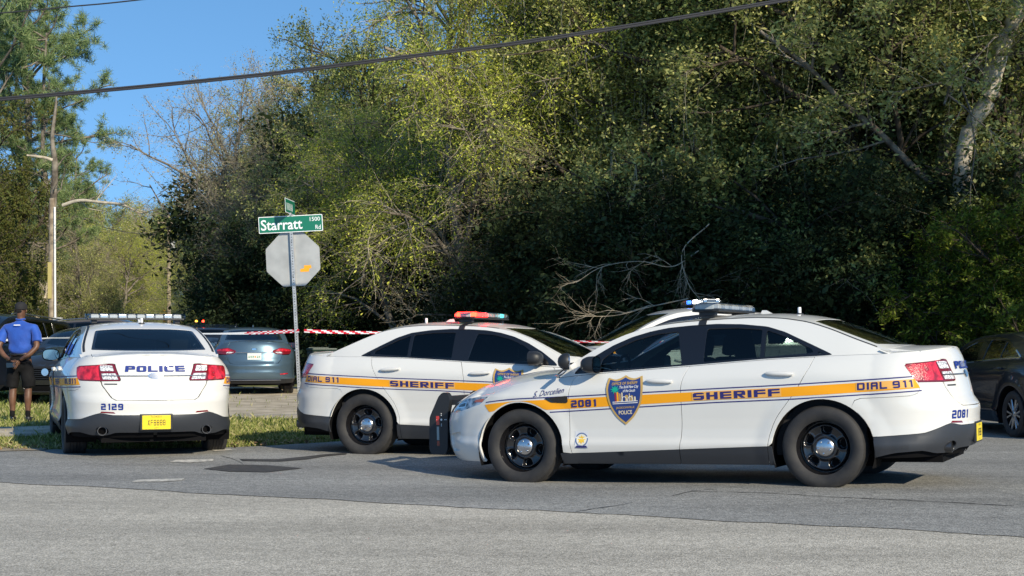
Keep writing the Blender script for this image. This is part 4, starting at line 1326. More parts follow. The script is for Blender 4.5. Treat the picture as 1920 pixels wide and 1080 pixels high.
def rear_markings(sh, root, number, plate='XF8888'):
    RE = sh.REAR
    decal_block('lettering', 'POLICE', RE, (0, 1.043), .066, mat('police_blue', (.014, .035, .22), rough=.55, spec=.2), root, .68, dirx=-1, off=.010, sw=.34, gap=.16)
    if number: decal_block('number', number, RE, (.495, .625), .072, MATS['police_blue'], root, .255, dirx=-1, off=.004, gap=.28)
    flat, pl = sh.plate
    ink = mat('plate_ink', (.05, .04, .02), rough=.5)
    decal_block('plate_number', plate, flat, (0, .447), .064, ink, pl, .195, dirx=-1, off=.001, sw=.22, sh=.13, gap=.35)
    decal_text('plate_state', 'FLORIDA', flat, (0, .512), .016, ink, pl, width=.12, dirx=-1, off=.001)
    decal_text('plate_class', 'CITY', flat, (0, .388), .013, ink, pl, width=.05, dirx=-1, off=.001)

def police_saloon(label, pos, z, yaw, pitch, number, name, mods, side, spot=None, push=False, spec=None):
    sp = dict(POLICE); sp.update(spec or {})
    root = empty('police_car')
    sh, out = build_car(sp, root)
    tag(root, label, 'police car', 'white police cars at the junction')
    light_bar(root, 1.13, 1.582, .61, mods, h=.078)
    strap(sh, root, 1.095, 1.168)
    antenna(root, .408, float(sh.zc(.408)))
    f = MB(); f.prism([(.66, 1.556), (.72, 1.590), (.76, 1.592), (.78, 1.556)], -.012, .012, 'XZ'); f.build('fin_antenna', M_white, root)
    for sd in side: side_markings(sh, sd, root, number, name)
    rear_markings(sh, root, number)
    # black drip mouldings on the roof
    for sd in (1, -1):
        xs = np.linspace(-.45, 1.58, 26)
        P = [(float(x), sd * (sh.ye(x) - .012)) for x in xs] + [(float(x), sd * (sh.ye(x) - .040)) for x in xs[::-1]]
        patch('roof_moulding', sh.TOP, P, M_black_plastic, root, res=.08, off=.002, sub=False)
    if spot: spotlight(root, spot[0], spot[1] * .905, spot[2], spot[1], spot[3])
    if push: push_bumper(root)
    root.location = (pos[0], pos[1], z)
    root.rotation_mode = 'ZYX' if False else 'XYZ'
    root.rotation_euler = Matrix.Rotation(yaw, 3, 'Z').__matmul__(Matrix.Rotation(-pitch, 3, 'Y')).to_euler()
    return root, sh, out

# ------------------------------------------------------------------ other vehicles
def plain_rear(style):
    """rear end of a civilian saloon: slim lights, plate in the lid, body-coloured bumper with a dark lower edge"""
    def f(sh, root, P):
        RE = sh.REAR; uR = sh.uR; sp = sh.sp
        ra, za, zb = sp['ra'], sp['za'], sp['zbot']
        zq = sp['rbz']; aq = 180 - math.degrees(math.asin((zq - za) / ra))
        zl = .36; al = 180 - math.degrees(math.asin((zl - za) / ra))
        up = arc_pts(0, za, ra, al, aq, 8)
        A = lambda u: u - uR
        seam = [(A(u), z) for u, z in [(up[-1][0] - .034, .761), (up[-1][0] - .084, .778), (-.55, .783), (-.78, .793), (-.849, .811), (-.876, .85), (-.873, .904)]]
        half = [(a, .36) for a in np.linspace(0, A(up[0][0]), 22)] + [(A(u), z) for u, z in up] + seam + [(A(-.865), .906), (.66, .902), (.63, .80), (.56, .715), (.48, .694), (0, .690)]
        full = half + [(-a, z) for a, z in reversed(half[1:-1])]
        b = patch('rear_bumper', RE, full, P, root, res=.05, thick=.02)
        low = [(0, .355), (A(up[0][0]) - .05, .355), (A(up[0][0]) - .10, .27), (.5, .25), (0, .25)]
        patch('lower_valance', RE, low + [(-a, z) for a, z in reversed(low[1:-1])], M_black_plastic, root, res=.06, off=-.004)
        st = MB(); st.tube([tuple(RE(np.array([a]), np.array([.335]))[0] + np.array([-.006, 0, 0])) for a in np.linspace(-.62, .62, 15)], .010, 6)
        st.build('valance_trim', M_alloy, root, smooth=True)
        z1 = lambda a: float(sh.zs(uR + a)) - .002
        # lid with recessed plate pocket
        pocket = round_poly([(.42, .935), (.30, .80), (-.30, .80), (-.42, .935)], .03, 3)
        half = [(.655, z1(.655)), (.655, 1.0), (.648, .905), (.618, .80), (.55, .722), (.47, .698)]
        full = [(a, z1(abs(a))) for a in np.linspace(-.64, .64, 20)] + half + [(-a, z) for a, z in reversed(half)]
        lid = patch('trunk_face', RE, full, P, root, holes=[pocket], res=.05, thick=.03)
        patch('plate_recess', RE, pocket, P, root, res=.06, off=-.02)
        for s_ in (1, -1):
            S = sh.S(s_)
            pl = [(-.80, .985), (-.78, 1.03), (uR + .62, 1.065), (uR + .44, 1.01), (uR + .40, .965), (uR + .50, .925), (uR + .66, .915), (-.88, .925)]
            tl = patch('tail_light', S, round_poly(pl, .018, 3), M_red_dark, root, res=.035, thick=.02, off=.002)
            patch('red_lamp', S, round_poly([(-.81, .992), (-.79, 1.022), (uR + .62, 1.052), (uR + .49, 1.00), (uR + .60, .985)], .01, 3), M_red_lens, tl, res=.035, off=.005)
            patch('clear_lamp', S, round_poly([(uR + .62, .975), (uR + .46, .970), (uR + .53, .940), (uR + .66, .940)], .008, 3), M_clear_lens, tl, res=.035, off=.005)
            patch('reflector', RE, [(s_ * .62, .455), (s_ * .86, .470), (s_ * .84, .495), (s_ * .60, .478)], M_red_lens, b, res=.05, off=.003)
        ch = MB(); ch.tube([tuple(RE(np.array([a]), np.array([.965]))[0] + np.array([-.005, 0, 0])) for a in np.linspace(-.43, .43, 13)], .009, 6)
        ch.build('chrome_strip', M_chrome, lid, smooth=True)
        c = RE(np.array([0.]), np.array([1.035]))[0]
        em = MB(); em.lathe([(0, -.008), (.022, -.008), (.026, 0)], 'X', 20, c=(c[0], 0, 1.035)); em.v = [(v[0], v[1] * 2.6, v[2]) for v in em.v]; em.build('emblem', M_chrome, lid, smooth=True)
        c = RE(np.array([0.]), np.array([.86]))[0]
        pm = MB(); pm.box((c[0] + .004, 0, .865), (.012, .31, .155), bevel=.003); plate = pm.build('number_plate', M_plate_w, lid)
        flat = Surf(lambda y, z: np.stack([0 * y + c[0] - .0045, y + 0 * z, z + 0 * y], -1), -1.0)
        g = mat('plate_green', (.03, .22, .12), rough=.5)
        for k, y in enumerate((.115, .070, .025, -.070, -.115)):
            decal_mesh('plate_character', *blocky(y, .862, k), flat, g, lid, .001)
        og = [(.018 * math.cos(q) - .02, .862 + .024 * math.sin(q)) for q in np.linspace(0, 2 * math.pi, 11)[:-1]]
        patch('plate_emblem', flat, og, mat('plate_orange', (.75, .25, .06), rough=.5), lid, res=.05, off=.001, sub=False)
    return f

def blocky(y, z, k):
    """an unreadable plate character: two strokes"""
    U = []; Z = []; F = []
    for (a, b, c, d) in ((-.014, -.03, -.006, .03), (.006, -.03, .014, .03), (-.014, -.004 + .01 * (k % 3 - 1), .014, .006 + .01 * (k % 3 - 1))):
        o = len(U); U += [y + a, y + c, y + c, y + a]; Z += [z + b, z + b, z + d, z + d]; F.append([o, o + 1, o + 2, o + 3])
    return np.array(U), np.array(Z), F

def gen_rbseam(sh, xb):
    uR = sh.uR
    return [(xb - .03, .765), (xb - .08, .782), (-.55, .787), (-.78, .797), (-.845, .815), (-.872, .85), (-.874, .905), (-.884, .926), (-.803, .985), (-.783, 1.034), (uR + .66, 1.068), (uR + .665, float(sh.zs(uR + .665)) - .003)]

CHROME = [(2.30, 1.036), (2.0, 1.052), (1.2, 1.096), (.5, 1.139), (0, 1.154), (-.08, 1.162), (-.045, 1.186), (.05, 1.232), (.116, 1.262)]
def saloon(label, pos, z, yaw, paint, k=.96, wheel='alloy6', chrome=False, wheelbase=None, tint=None, group=None, rear='slim'):
    sp = dict(POLICE)
    sp.update(paint=paint, wheel=wheel, cladding=True, clad=paint, clad_rear=M_black_plastic, handle_mat=paint, rt=.345, ra=.42, tw=.225,
              rbseam=gen_rbseam, rear_end=plain_rear(rear), mirror_mat=paint, track=1.60, res=.06,
              glass_side=tint or M_glass_dark, glass_rear_side=tint or M_glass_dark, glass_back=glass_mat('fusion_back', (.14, .19, .20)))
    if chrome: sp['chrome_line'] = CHROME
    root = empty('saloon_car')
    sh, out = build_car(sp, root, detail=False)
    tag(root, label, 'car', group)
    fa = MB(); fa.prism([(.30, 1.545), (.36, 1.600), (.41, 1.602), (.46, 1.550)], -.012, .012, 'XZ'); fa.build('fin_antenna', paint, root)
    root.location = (pos[0], pos[1], z); root.rotation_euler = (0, 0, yaw); root.scale = (k, k, k)
    return root, sh

def suv_rear(sh, root, P):
    RE = sh.REAR; uR = sh.uR; sp = sh.sp
    ra, za, zb = sp['ra'], sp['za'], sp['zbot']
    zq = sp['rbz']; aq = 180 - math.degrees(math.asin((zq - za) / ra))
    al = 180 - math.degrees(math.asin((.36 - za) / ra))
    up = arc_pts(0, za, ra, al, aq, 8); A = lambda u: u - uR
    seam = [(A(u), z) for u, z in [(up[-1][0] - .034, .761), (up[-1][0] - .084, .778), (-.55, .783), (-.80, .783)]]
    half = [(a, .36) for a in np.linspace(0, A(up[0][0]), 22)] + [(A(u), z) for u, z in up] + seam + [(.66, .70), (.62, .62), (0, .60)]
    b = patch('rear_bumper', RE, half + [(-a, z) for a, z in reversed(half[1:-1])], P, root, res=.05, thick=.02)
    low = [(0, .355), (A(up[0][0]) - .05, .355), (A(up[0][0]) - .10, .27), (.5, .25), (0, .25)]
    patch('lower_valance', RE, low + [(-a, z) for a, z in reversed(low[1:-1])], M_black_plastic, root, res=.06, off=-.004)
    z1 = lambda a: float(sh.zs(uR + a)) - .002
    half = [(.655, z1(.655)), (.655, .70), (.60, .61)]
    patch('tailgate', RE, [(a, z1(abs(a))) for a in np.linspace(-.64, .64, 16)] + half + [(-a, z) for a, z in reversed(half)], P, root, res=.06, thick=.02)
    for s_ in (1, -1):
        S = sh.S(s_)
        patch('tail_light', S, round_poly([(-.86, .90), (-.80, 1.08), (uR + .60, 1.085), (uR + .52, .93), (uR + .60, .89)], .02, 3), M_red_lens, root, res=.04, thick=.02, off=.004)
    c = RE(np.array([0.]), np.array([.80]))[0]
    pm = MB(); pm.box((c[0] - .006, 0, .80), (.012, .31, .155), bevel=.003); pm.build('number_plate', M_plate_w, root)

def suv_rbseam(sh, xb):
    uR = sh.uR
    return [(xb - .03, .765), (xb - .08, .782), (-.55, .787), (-.80, .787), (uR + .664, .72), (uR + .664, float(sh.zs(uR + .664)) - .003)]

SUV = dict(POLICE)
SUV.update(
    xR=[(.20, -.95), (.30, -1.05), (.40, -1.09), (.60, -1.10), (.75, -1.07), (.90, -1.05), (1.10, -1.03), (1.20, -1.0)],
    zs=[(-1.72, 1.130), (-1.0, 1.130), (-.6, 1.128), (-.1, 1.120), (.5, 1.110), (1.2, 1.087), (2.0, 1.042), (2.35, 1.020), (2.8, .985), (3.1, .950), (3.3, .900), (3.5, .865), (3.75, .81), (4.0, .775), (4.5, .762)],
    zc=[(-1.04, 1.132), (-1.0, 1.20), (-.90, 1.42), (-.82, 1.47), (-.74, 1.490), (-.5, 1.505), (.2, 1.556), (.8, 1.598), (1.2, 1.608), (1.5, 1.575), (1.70, 1.520), (2.0, 1.388), (2.3, 1.250), (2.60, 1.120), (2.68, 1.10), (2.9, 1.09), (3.15, 1.065), (3.4, 1.02), (3.6, .94), (3.72, .87), (3.80, .81), (3.86, .765)],
    zcs=.03,
    zr=[(-.98, 1.10), (-.93, 1.22), (-.86, 1.38), (-.78, 1.45), (-.66, 1.470), (-.4, 1.482), (.2, 1.520), (.8, 1.556), (1.2, 1.566), (1.5, 1.530), (1.70, 1.472), (1.876, 1.400), (2.06, 1.312), (2.24, 1.212), (2.43, 1.090), (2.53, 1.018), (2.6, .975)],
    yg=[(.8, .930), (.9, .918), (1.0, .898), (1.1, .878), (1.2, .850), (1.3, .820), (1.4, .785), (1.5, .742), (1.56, .705), (1.62, .66)],
    yp=[(-1.0, .90), (-.6, .955), (0, .985), (1.2, 1.0), (2.0, .985), (2.6, .94)],
    xg=(-.955, 2.50), sedan=False, deck=(-.97, -.9),
    dlo=[(2.345, 1.034), (2.30, 1.085), (2.154, 1.190), (1.973, 1.298), (1.794, 1.385), (1.618, 1.445), (1.445, 1.485), (1.2, 1.512), (.6, 1.498), (0, 1.468), (-.5, 1.432), (-.66, 1.412), (-.72, 1.36), (-.80, 1.20), (-.78, 1.140), (-.2, 1.140), (.5, 1.130), (1.2, 1.100), (2.0, 1.052)],
    panes=[[(2.085, 1.062), (2.06, 1.165), (1.93, 1.268), (1.76, 1.345), (1.56, 1.405), (1.30, 1.452), (1.275, 1.115)],
           [(1.13, 1.125), (1.13, 1.470), (.60, 1.462), (.30, 1.450), (.28, 1.150)],
           [(.24, 1.152), (.24, 1.448), (-.02, 1.435), (-.02, 1.20), (.02, 1.160)],
           [(-.12, 1.170), (-.12, 1.430), (-.58, 1.398), (-.66, 1.34), (-.73, 1.19)]],
    windshield=(2.600, (2.36, .745), (1.56, .60), 1.69), rearwindow=(-.985, (-.955, .62), (-.835, .55), -.850),
    roof_rear=-.945, roof_rear_c=-1.035, roof_front=2.455, roof_front_c=2.632,
    rbseam=suv_rbseam, rear_end=suv_rear, clad=M_black_plastic, track=1.63, rt=.375, ra=.46, tw=.25, res=.06,
    cabin=(-.85, 2.45, .30, .76), seats=[(1.55, .38, .52), (1.55, -.38, .52), (.45, 0, 1.30), (-.35, 0, 1.2)],
)

def suv(label, pos, z, yaw, paint, name='parked_suv', cat='suv', kz=1.115, k=1.0, police=False, group=None, mods=None, number=None):
    sp = dict(SUV); sp.update(paint=paint, handle_mat=paint, wheel='steel' if police else 'alloy10', mirror_mat=M_black_plastic if police else paint,
                              glass_side=M_glass if police else M_glass_dark, glass_rear_side=M_glass_dark, glass_back=M_glass_dark, clad_rear=M_black_plastic)
    root = empty(name)
    sh, out = build_car(sp, root, detail=False)
    tag(root, label, cat, group)
    for ch in root.children:
        if ch.name.startswith('wheel') and not ch.name.startswith('wheel_h'): ch.scale = (1, 1, 1 / kz)
    if not police:
        for sd in (1, -1):
            m = MB(); xs = np.linspace(-.55, 1.30, 10)
            m.tube([(float(x), sd * (sh.ye(x) - .05), float(sh.top(np.array([x]), np.array([sh.ye(x) - .05]))[0][2]) + .035) for x in xs], .014, 6)
            m.build('roof_rail', M_alloy, root, smooth=True)
    if mods: light_bar(root, .95, 1.64, .60, mods, h=.060)
    if police:
        for sd in (1, -1):
            stripe(sh, sd, root, x_back=-.80)
        S = sh.S(1)
        decal_block('lettering', 'SHERIFF', S, (.749, .829), .062, M_navy, root, .80, dirx=-1, off=.0062, slope=-.036)
        decal_block('number', number, S, (2.195, .766), .066, M_navy, root, .265, dirx=-1, off=.0062, slope=-.036)
        spotlight(root, 2.42, .90, 1.14, 1, R(175))
        push_bumper(root)
    root.location = (pos[0], pos[1], z); root.rotation_euler = (0, 0, yaw); root.scale = (k, k, k * kz)
    return root, sh

# ------------------------------------------------------------------ vehicles in place
CLR = [L_WHITE, L_SILVER, L_WHITE, L_SILVER, L_WHITE, L_WHITE, L_SILVER, L_WHITE, L_SILVER, L_WHITE]
police_saloon('white police saloon with gold stripe and number 2081, nearest to the viewer', (3.0826, 13.706), .025, 2.6995, -.0267, '2081', 'S. Dorcelien', CLR, (1,), spot=(2.40, 1, 1.155, R(200)), push=True)
mid_, mid_sh, _o = police_saloon('white police saloon whose roof light bar glows red, behind the nearest one', (-1.407, 18.18), -.015, -.3397, .0084, None, None,
              [L_SILVER, L_TEAL_ON, L_WHITE, L_SILVER, L_WHITE, L_WHITE, L_RED_ON, L_RED_ON, L_RED_ON, L_ORANGE_ON], (-1,), spec=dict(glass_side=M_glass_dark, glass_rear_side=M_glass_dark))
police_saloon('white police saloon seen squarely from behind, numbered 2129, yellow plate', (-4.38, 17.82), -.018, 1.918, .0216, '2129', None, CLR, (1, -1))

lamp_light(mid_, (1.13, -.45, 1.72), (1, .03, .015), 6.0)
lamp_light(mid_, (1.13, -.25, 1.72), (1, .03, .015), 6.0)
M_steelblue = car_paint('steel_blue_paint', (.085, .140, .190), rough=.32, flake=.5, dirt=.25)
M_blackpaint = car_paint('black_paint', (.007, .011, .020), rough=.28, dirt=.06)
M_darkpaint = car_paint('dark_grey_paint', (.018, .019, .020), rough=.3, dirt=.08)
M_bluepaint = car_paint('dark_blue_paint', (.030, .055, .100), rough=.3, flake=.4, dirt=.2)
M_taupe = car_paint('taupe_paint', (.10, .090, .085), rough=.35, flake=.3, dirt=.2)
CARS = 'parked cars beyond the tape'
suv('white police suv behind the two saloons, its windscreen and roof showing', (3.60, 21.25), .0, R(189), M_white, 'police_suv', 'police suv', police=True, number='2116',
    mods=[L_SILVER, L_SILVER, L_WHITE, L_WHITE_ON, L_WHITE_ON, L_WHITE, L_BLUE_ON, L_BLUE_ON, L_RED, L_RED])
saloon('steel blue saloon seen from behind, parked on the drive past the tape', (-5.75, 33.2), .20, R(101), M_steelblue, k=.955, group=CARS)
saloon('black saloon with chrome window line, cut off by the picture edge', (7.72, 20.6), 0, R(97), M_blackpaint, k=.95, chrome=True, tint=glass_mat('blue_tint', (.10, .14, .18), refl=1.8))
suv('dark blue suv parked beyond the steel blue saloon', (-7.75, 38.5), .24, R(99), M_bluepaint, group=CARS, k=.93, kz=1.07)
saloon('dark grey saloon parked facing the lawn, behind the man', (-8.05, 31.0), .16, R(-97), M_darkpaint, k=.97, group=CARS, tint=glass_mat('grey_tint', (.20, .24, .25)))
suv('black suv half hidden behind the man in the blue shirt', (-10.3, 31.2), .16, R(-104), M_blackpaint, group=CARS, k=.98)
suv('taupe suv parked side on in the far row', (-12.4, 42.0), .26, R(4), M_taupe, group=CARS)

# ------------------------------------------------------------------ ground
def gz(x, y):
    x = np.asarray(x, float); y = np.asarray(y, float)
    edge = 18.0 + np.clip(x + 6, 0, 5) * .35
    lawn = smstep(2.0, -2.0, x)
    r = .11 * smstep(0, 4.0, y - edge) + .09 * smstep(4.0, 15.0, y - edge) + .10 * smstep(15, 40, y - edge)
    z = lawn * r + (1 - lawn) * .15 * smstep(26, 40, y)
    z = z + .042 * np.exp(-((x - 3.2) ** 2 + (y - 13.3) ** 2) / (2 * 1.3 ** 2)) - .045 * np.exp(-((x - .3) ** 2 + (y - 14.9) ** 2) / (2 * 1.2 ** 2))
    return z
def ground_surf(dz): return Surf(lambda x, y: np.stack([x + 0 * y, y + 0 * x, gz(x, y) + dz], -1), 1.0)

def sheet(name, poly, m, dz, res=.5, holes=(), kind='structure', thick=0.0, tagit=True):
    o = patch(name, ground_surf(dz), poly, m, None, res=res, holes=holes, thick=thick)
    if kind: o['kind'] = kind
    return o

def asphalt(name, c_dark, c_mid, c_light, s_agg, sheen=.75, crack=.0, patchy=.35):
    m = mat(name, c_mid, rough=sheen, spec=.25)
    n, l, b = nodes_of(m)
    tc = n.new('ShaderNodeTexCoord')
    vo = n.new('ShaderNodeTexVoronoi'); vo.inputs['Scale'].default_value = s_agg
    l.new(tc.outputs['Object'], vo.inputs['Vector'])
    r1 = n.new('ShaderNodeValToRGB'); e = r1.color_ramp.elements
    e[0].position = .15; e[0].color = (*c_dark, 1); e[1].position = .85; e[1].color = (*c_light, 1)
    k = e.new(.5); k.color = (*c_mid, 1)
    sp = n.new('ShaderNodeSeparateColor'); l.new(vo.outputs['Color'], sp.inputs[0]); l.new(sp.outputs[0], r1.inputs[0])
    # broad patches, stains and wheel-polished streaks
    no = n.new('ShaderNodeTexNoise'); no.inputs['Scale'].default_value = .55; no.inputs['Detail'].default_value = 7; no.inputs['Roughness'].default_value = .6
    mp = n.new('ShaderNodeMapping'); mp.inputs['Rotation'].default_value = (0, 0, R(26)); mp.inputs['Scale'].default_value = (.35, 1.5, 1)
    l.new(tc.outputs['Object'], mp.inputs[0]); l.new(mp.outputs[0], no.inputs['Vector'])
    mr = n.new('ShaderNodeMapRange'); mr.inputs[1].default_value = .3; mr.inputs[2].default_value = .7; mr.inputs[3].default_value = 1 - patchy; mr.inputs[4].default_value = 1 + patchy * .6
    l.new(no.outputs['Fac'], mr.inputs[0])
    n2 = n.new('ShaderNodeTexNoise'); n2.inputs['Scale'].default_value = 9; n2.inputs['Detail'].default_value = 5; l.new(tc.outputs['Object'], n2.inputs['Vector'])
    mr2 = n.new('ShaderNodeMapRange'); mr2.inputs[1].default_value = .3; mr2.inputs[2].default_value = .7; mr2.inputs[3].default_value = .86; mr2.inputs[4].default_value = 1.12
    l.new(n2.outputs['Fac'], mr2.inputs[0])
    mu = n.new('ShaderNodeMath'); mu.operation = 'MULTIPLY'; l.new(mr.outputs[0], mu.inputs[0]); l.new(mr2.outputs[0], mu.inputs[1])
    mx = n.new('ShaderNodeVectorMath'); mx.operation = 'SCALE'; l.new(r1.outputs[0], mx.inputs[0]); l.new(mu.outputs[0], mx.inputs['Scale'])
    # small dark oil flecks
    v3 = n.new('ShaderNodeTexVoronoi'); v3.inputs['Scale'].default_value = 3.2; mp3 = n.new('ShaderNodeMapping'); mp3.inputs['Scale'].default_value = (1, 1.6, 1)
    l.new(tc.outputs['Object'], mp3.inputs[0]); l.new(mp3.outputs[0], v3.inputs['Vector'])
    mr3 = n.new('ShaderNodeMapRange'); mr3.inputs[1].default_value = .03; mr3.inputs[2].default_value = .075; mr3.inputs[3].default_value = .55; mr3.inputs[4].default_value = 1.0
    l.new(v3.outputs['Distance'], mr3.inputs[0])
    mx3 = n.new('ShaderNodeVectorMath'); mx3.operation = 'SCALE'; l.new(mx.outputs[0], mx3.inputs[0]); l.new(mr3.outputs[0], mx3.inputs['Scale'])
    l.new(mx3.outputs[0], b.inputs['Base Color'])
    bp = n.new('ShaderNodeBump'); bp.inputs['Strength'].default_value = .55; bp.inputs['Distance'].default_value = .005
    l.new(vo.outputs['Distance'], bp.inputs['Height']); l.new(bp.outputs[0], b.inputs['Normal'])
    return m
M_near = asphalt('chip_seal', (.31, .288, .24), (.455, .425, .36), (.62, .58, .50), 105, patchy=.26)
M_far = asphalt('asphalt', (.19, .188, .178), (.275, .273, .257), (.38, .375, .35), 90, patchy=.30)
M_concrete = noisy(mat('concrete', (.42, .36, .27), rough=.9), (.34, .285, .205), (.56, .485, .37), scale=3, detail=8, bump=.3, bscale=40)
M_soil = noisy(mat('soil', (.12, .09, .06), rough=1), (.10, .072, .045), (.24, .19, .12), scale=1.6, detail=8, bump=.6, bscale=18)
M_sand = noisy(mat('sandy_verge', (.3, .25, .18), rough=1), (.20, .165, .115), (.40, .34, .25), scale=5, detail=8, bump=.5, bscale=30)
M_turf = noisy(mat('turf', (.06, .09, .025), rough=1), (.09, .12, .03), (.20, .20, .07), scale=3.5, detail=8, bump=.5, bscale=25)

far_gr = MB()
sheet('ground', [(-70, 0), (70, 0), (70, 80), (-70, 80)], M_soil, -.07, res=2.5)
sheet('ground', [(-70, 80), (-70, 0), (-450, 0), (-450, 700), (450, 700), (450, 0), (70, 0), (70, 80)], M_soil, -.07, res=20)
# boundary between the two surfacings, and the kerbless lawn edge
BL = [(-40, 31.0), (-12, 17.32), (-4.7, 13.76), (-2, 12.42), (1, 10.98), (3.37, 9.82), (8, 7.6), (20, 1.8)]
bl = [(x + .0, y + .035 * math.sin(x * 3.1) + .02 * math.sin(x * 7.7) + random.uniform(-.022, .022)) for x, y in densify(BL, .10, closed=False)]
road = bl + [(20, .2), (-45, .2), (-45, 31)]
sheet('road', road, M_near, .004, res=.5)
LE = [(-40, 14.2), (-14, 16.9), (-9, 17.5), (-6.15, 17.95), (-4.6, 18.25), (-3.5, 18.50), (-2.25, 19.6), (-.9, 21.6), (-.1, 25), (.6, 27.5), (8, 28.2), (20, 27.5), (45, 26)]
le = smooth_line(LE, step=.4)
le = [(x, y + .05 * math.sin(x * 4.3) + .03 * math.sin(x * 11.0)) for x, y in le]
side_poly = [p for p in bl if p[1] > 1.9][::-1]
# far asphalt: from the seam up to the lawn edge
left_cut = [p for p in le if p[0] > -10.9]
blr = [p for p in bl if p[0] > -10.9 and p[0] < 20]
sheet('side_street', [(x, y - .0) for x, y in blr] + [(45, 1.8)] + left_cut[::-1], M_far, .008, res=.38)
lawn_poly = [(x, y + .05) for x, y in le if x < 0.6] + [(.6, 60), (-60, 60), (-60, 14)]
walk = smooth_line([(-14, 20.4), (-9, 20.9), (-7, 21.3), (-5.5, 22.4), (-4.5, 23.8)], step=.3)
walk2 = smooth_line([(-4.33, 22.9), (-5.3, 21.2), (-6.6, 19.8), (-9, 19.3), (-14, 18.8)], step=.3)
sheet('sidewalk', walk + walk2, M_concrete, .012, res=.5)
DRIVE = [(-4.48, 23.82), (-4.35, 26.3), (-5.1, 28.4), (-7.0, 30), (-7.6, 38)] + [(-3.0, 38), (-2.6, 30), (-2.7, 26.5), (-3.7, 25.0), (-3.83, 23.3), (-4.32, 22.92)]
sheet('driveway', smooth_line([(-4.2, 23.50), (-5.2, 25.2), (-6.9, 28), (-7.2, 38)], step=.5) + smooth_line([(-3.4, 38), (-2.6, 30), (-2.45, 26), (-3.15, 23.45)], step=.5), M_concrete, .010, res=.6)
sheet('lawn', lawn_poly, M_turf, .004 - .012, res=.8)
sheet('sandy_verge', smooth_line([(-14, 16.55), (-9, 17.1), (-6.6, 17.55), (-5.6, 17.9)], step=.3) + smooth_line([(-5.7, 18.35), (-7.2, 18.55), (-9, 18.3), (-14, 17.9)], step=.3), M_sand, .016, res=.4)
sheet('leaf_litter', [(-4, 34), (1.2, 29), (9, 29.5), (18, 28.5), (30, 32), (30, 75), (-4, 75)], noisy(mat('litter', (.1, .07, .04), rough=1), (.060, .042, .025), (.22, .16, .10), scale=7, detail=9, bump=.8, bscale=22), .02, res=1.5)

# painted remains of the stop line, a dark patch and a tar seam
def px2g(px, py, z=0.0):
    d = 2800 * (CAM_H - z) / (py - 648.25); return ((px - 960) / 2800 * d, d)
M_paint_old = noisy(mat('old_paint', (.55, .52, .45), rough=.9), (.26, .255, .24), (.60, .57, .50), scale=18, detail=8, lo=.35, hi=.55)
for q in ([(318, 868), (330, 864.5), (401, 862.5), (398, 867), (352, 869.5)], [(246, 906), (258, 902), (300, 900.5), (346, 899.5), (340, 903), (300, 905.5)], [(395, 845), (432, 843), (436, 846), (402, 848)]):
    sheet('road_marking', [px2g(*p) for p in q][::-1], M_paint_old, .0135, res=.3)
M_patch = noisy(mat('patch_tar', (.03, .03, .032), rough=.8), (.030, .028, .027), (.060, .056, .052), scale=14, detail=6, bump=.4, bscale=60)
sheet('asphalt_patch', [px2g(*p) for p in [(382, 881), (430, 873), (500, 874), (568, 879), (500, 887), (430, 886)]][::-1], M_patch, .0135, res=.3)
tar = [(450, 862.6), (520, 863), (570, 858), (610, 853.5), (650, 851), (650, 853.5), (612, 857), (575, 863), (525, 867), (455, 866)]
sheet('tar_seam', [px2g(*p) for p in tar][::-1], M_patch, .014, res=.3)
for pts in ([(415, 857), (435, 862), (452, 869), (455, 874)], [(1080, 962), (1130, 955), (1170, 949), (1186, 946)], [(1300, 927), (1420, 931), (1560, 940), (1700, 946), (1900, 955)], [(1262, 934), (1300, 926), (1340, 923)]):
    c = [px2g(*p) for p in smooth_line(pts, step=14)]
    w = .013
    c = [(x + random.uniform(-.006, .006), y + random.uniform(-.01, .01)) for x, y in c]
    sheet('road_crack', c + [(x, y + w + random.uniform(0, .02)) for x, y in reversed(c)], M_patch, .0125, res=.3)

# ------------------------------------------------------------------ grass blades
def blades(name, poly, n, h, w, cols, dens=None):
    P = np.array(poly); lo, hi = P.min(0), P.max(0)
    X = rng.uniform(lo[0], hi[0], n * 3); Y = rng.uniform(lo[1], hi[1], n * 3)
    k = inside(np.stack([X, Y], 1), poly); X, Y = X[k][:n], Y[k][:n]
    if dens is not None:
        k = dens(X, Y) > rng.uniform(0, 1, len(X)); X, Y = X[k], Y[k]
    m = len(X); Z = gz(X, Y)
    a = rng.uniform(0, 2 * np.pi, m); hh = h * rng.lognormal(0, .35, m); ww = w * rng.uniform(.7, 1.4, m)
    bx, by = np.cos(a) * ww, np.sin(a) * ww
    lx, ly = rng.normal(0, .45, m) * hh, rng.normal(0, .45, m) * hh
    V = np.empty((m, 4, 3)); V[:, 0] = np.stack([X - bx, Y - by, Z - .01], 1); V[:, 1] = np.stack([X + bx, Y + by, Z - .01], 1)
    V[:, 2] = np.stack([X + lx * .4 + bx * .7, Y + ly * .4 + by * .7, Z + hh * .6], 1); V[:, 3] = np.stack([X + lx, Y + ly, Z + hh], 1)
    F = np.arange(m * 4).reshape(m, 4)[:, [0, 1, 2, 3]]
    me = np_mesh(name, V.reshape(-1, 3), F, smooth=False)
    o = link(name, me, None, leaf_mat('blade_' + name, cols, trans=.25)); o['kind'] = 'stuff'
    return o

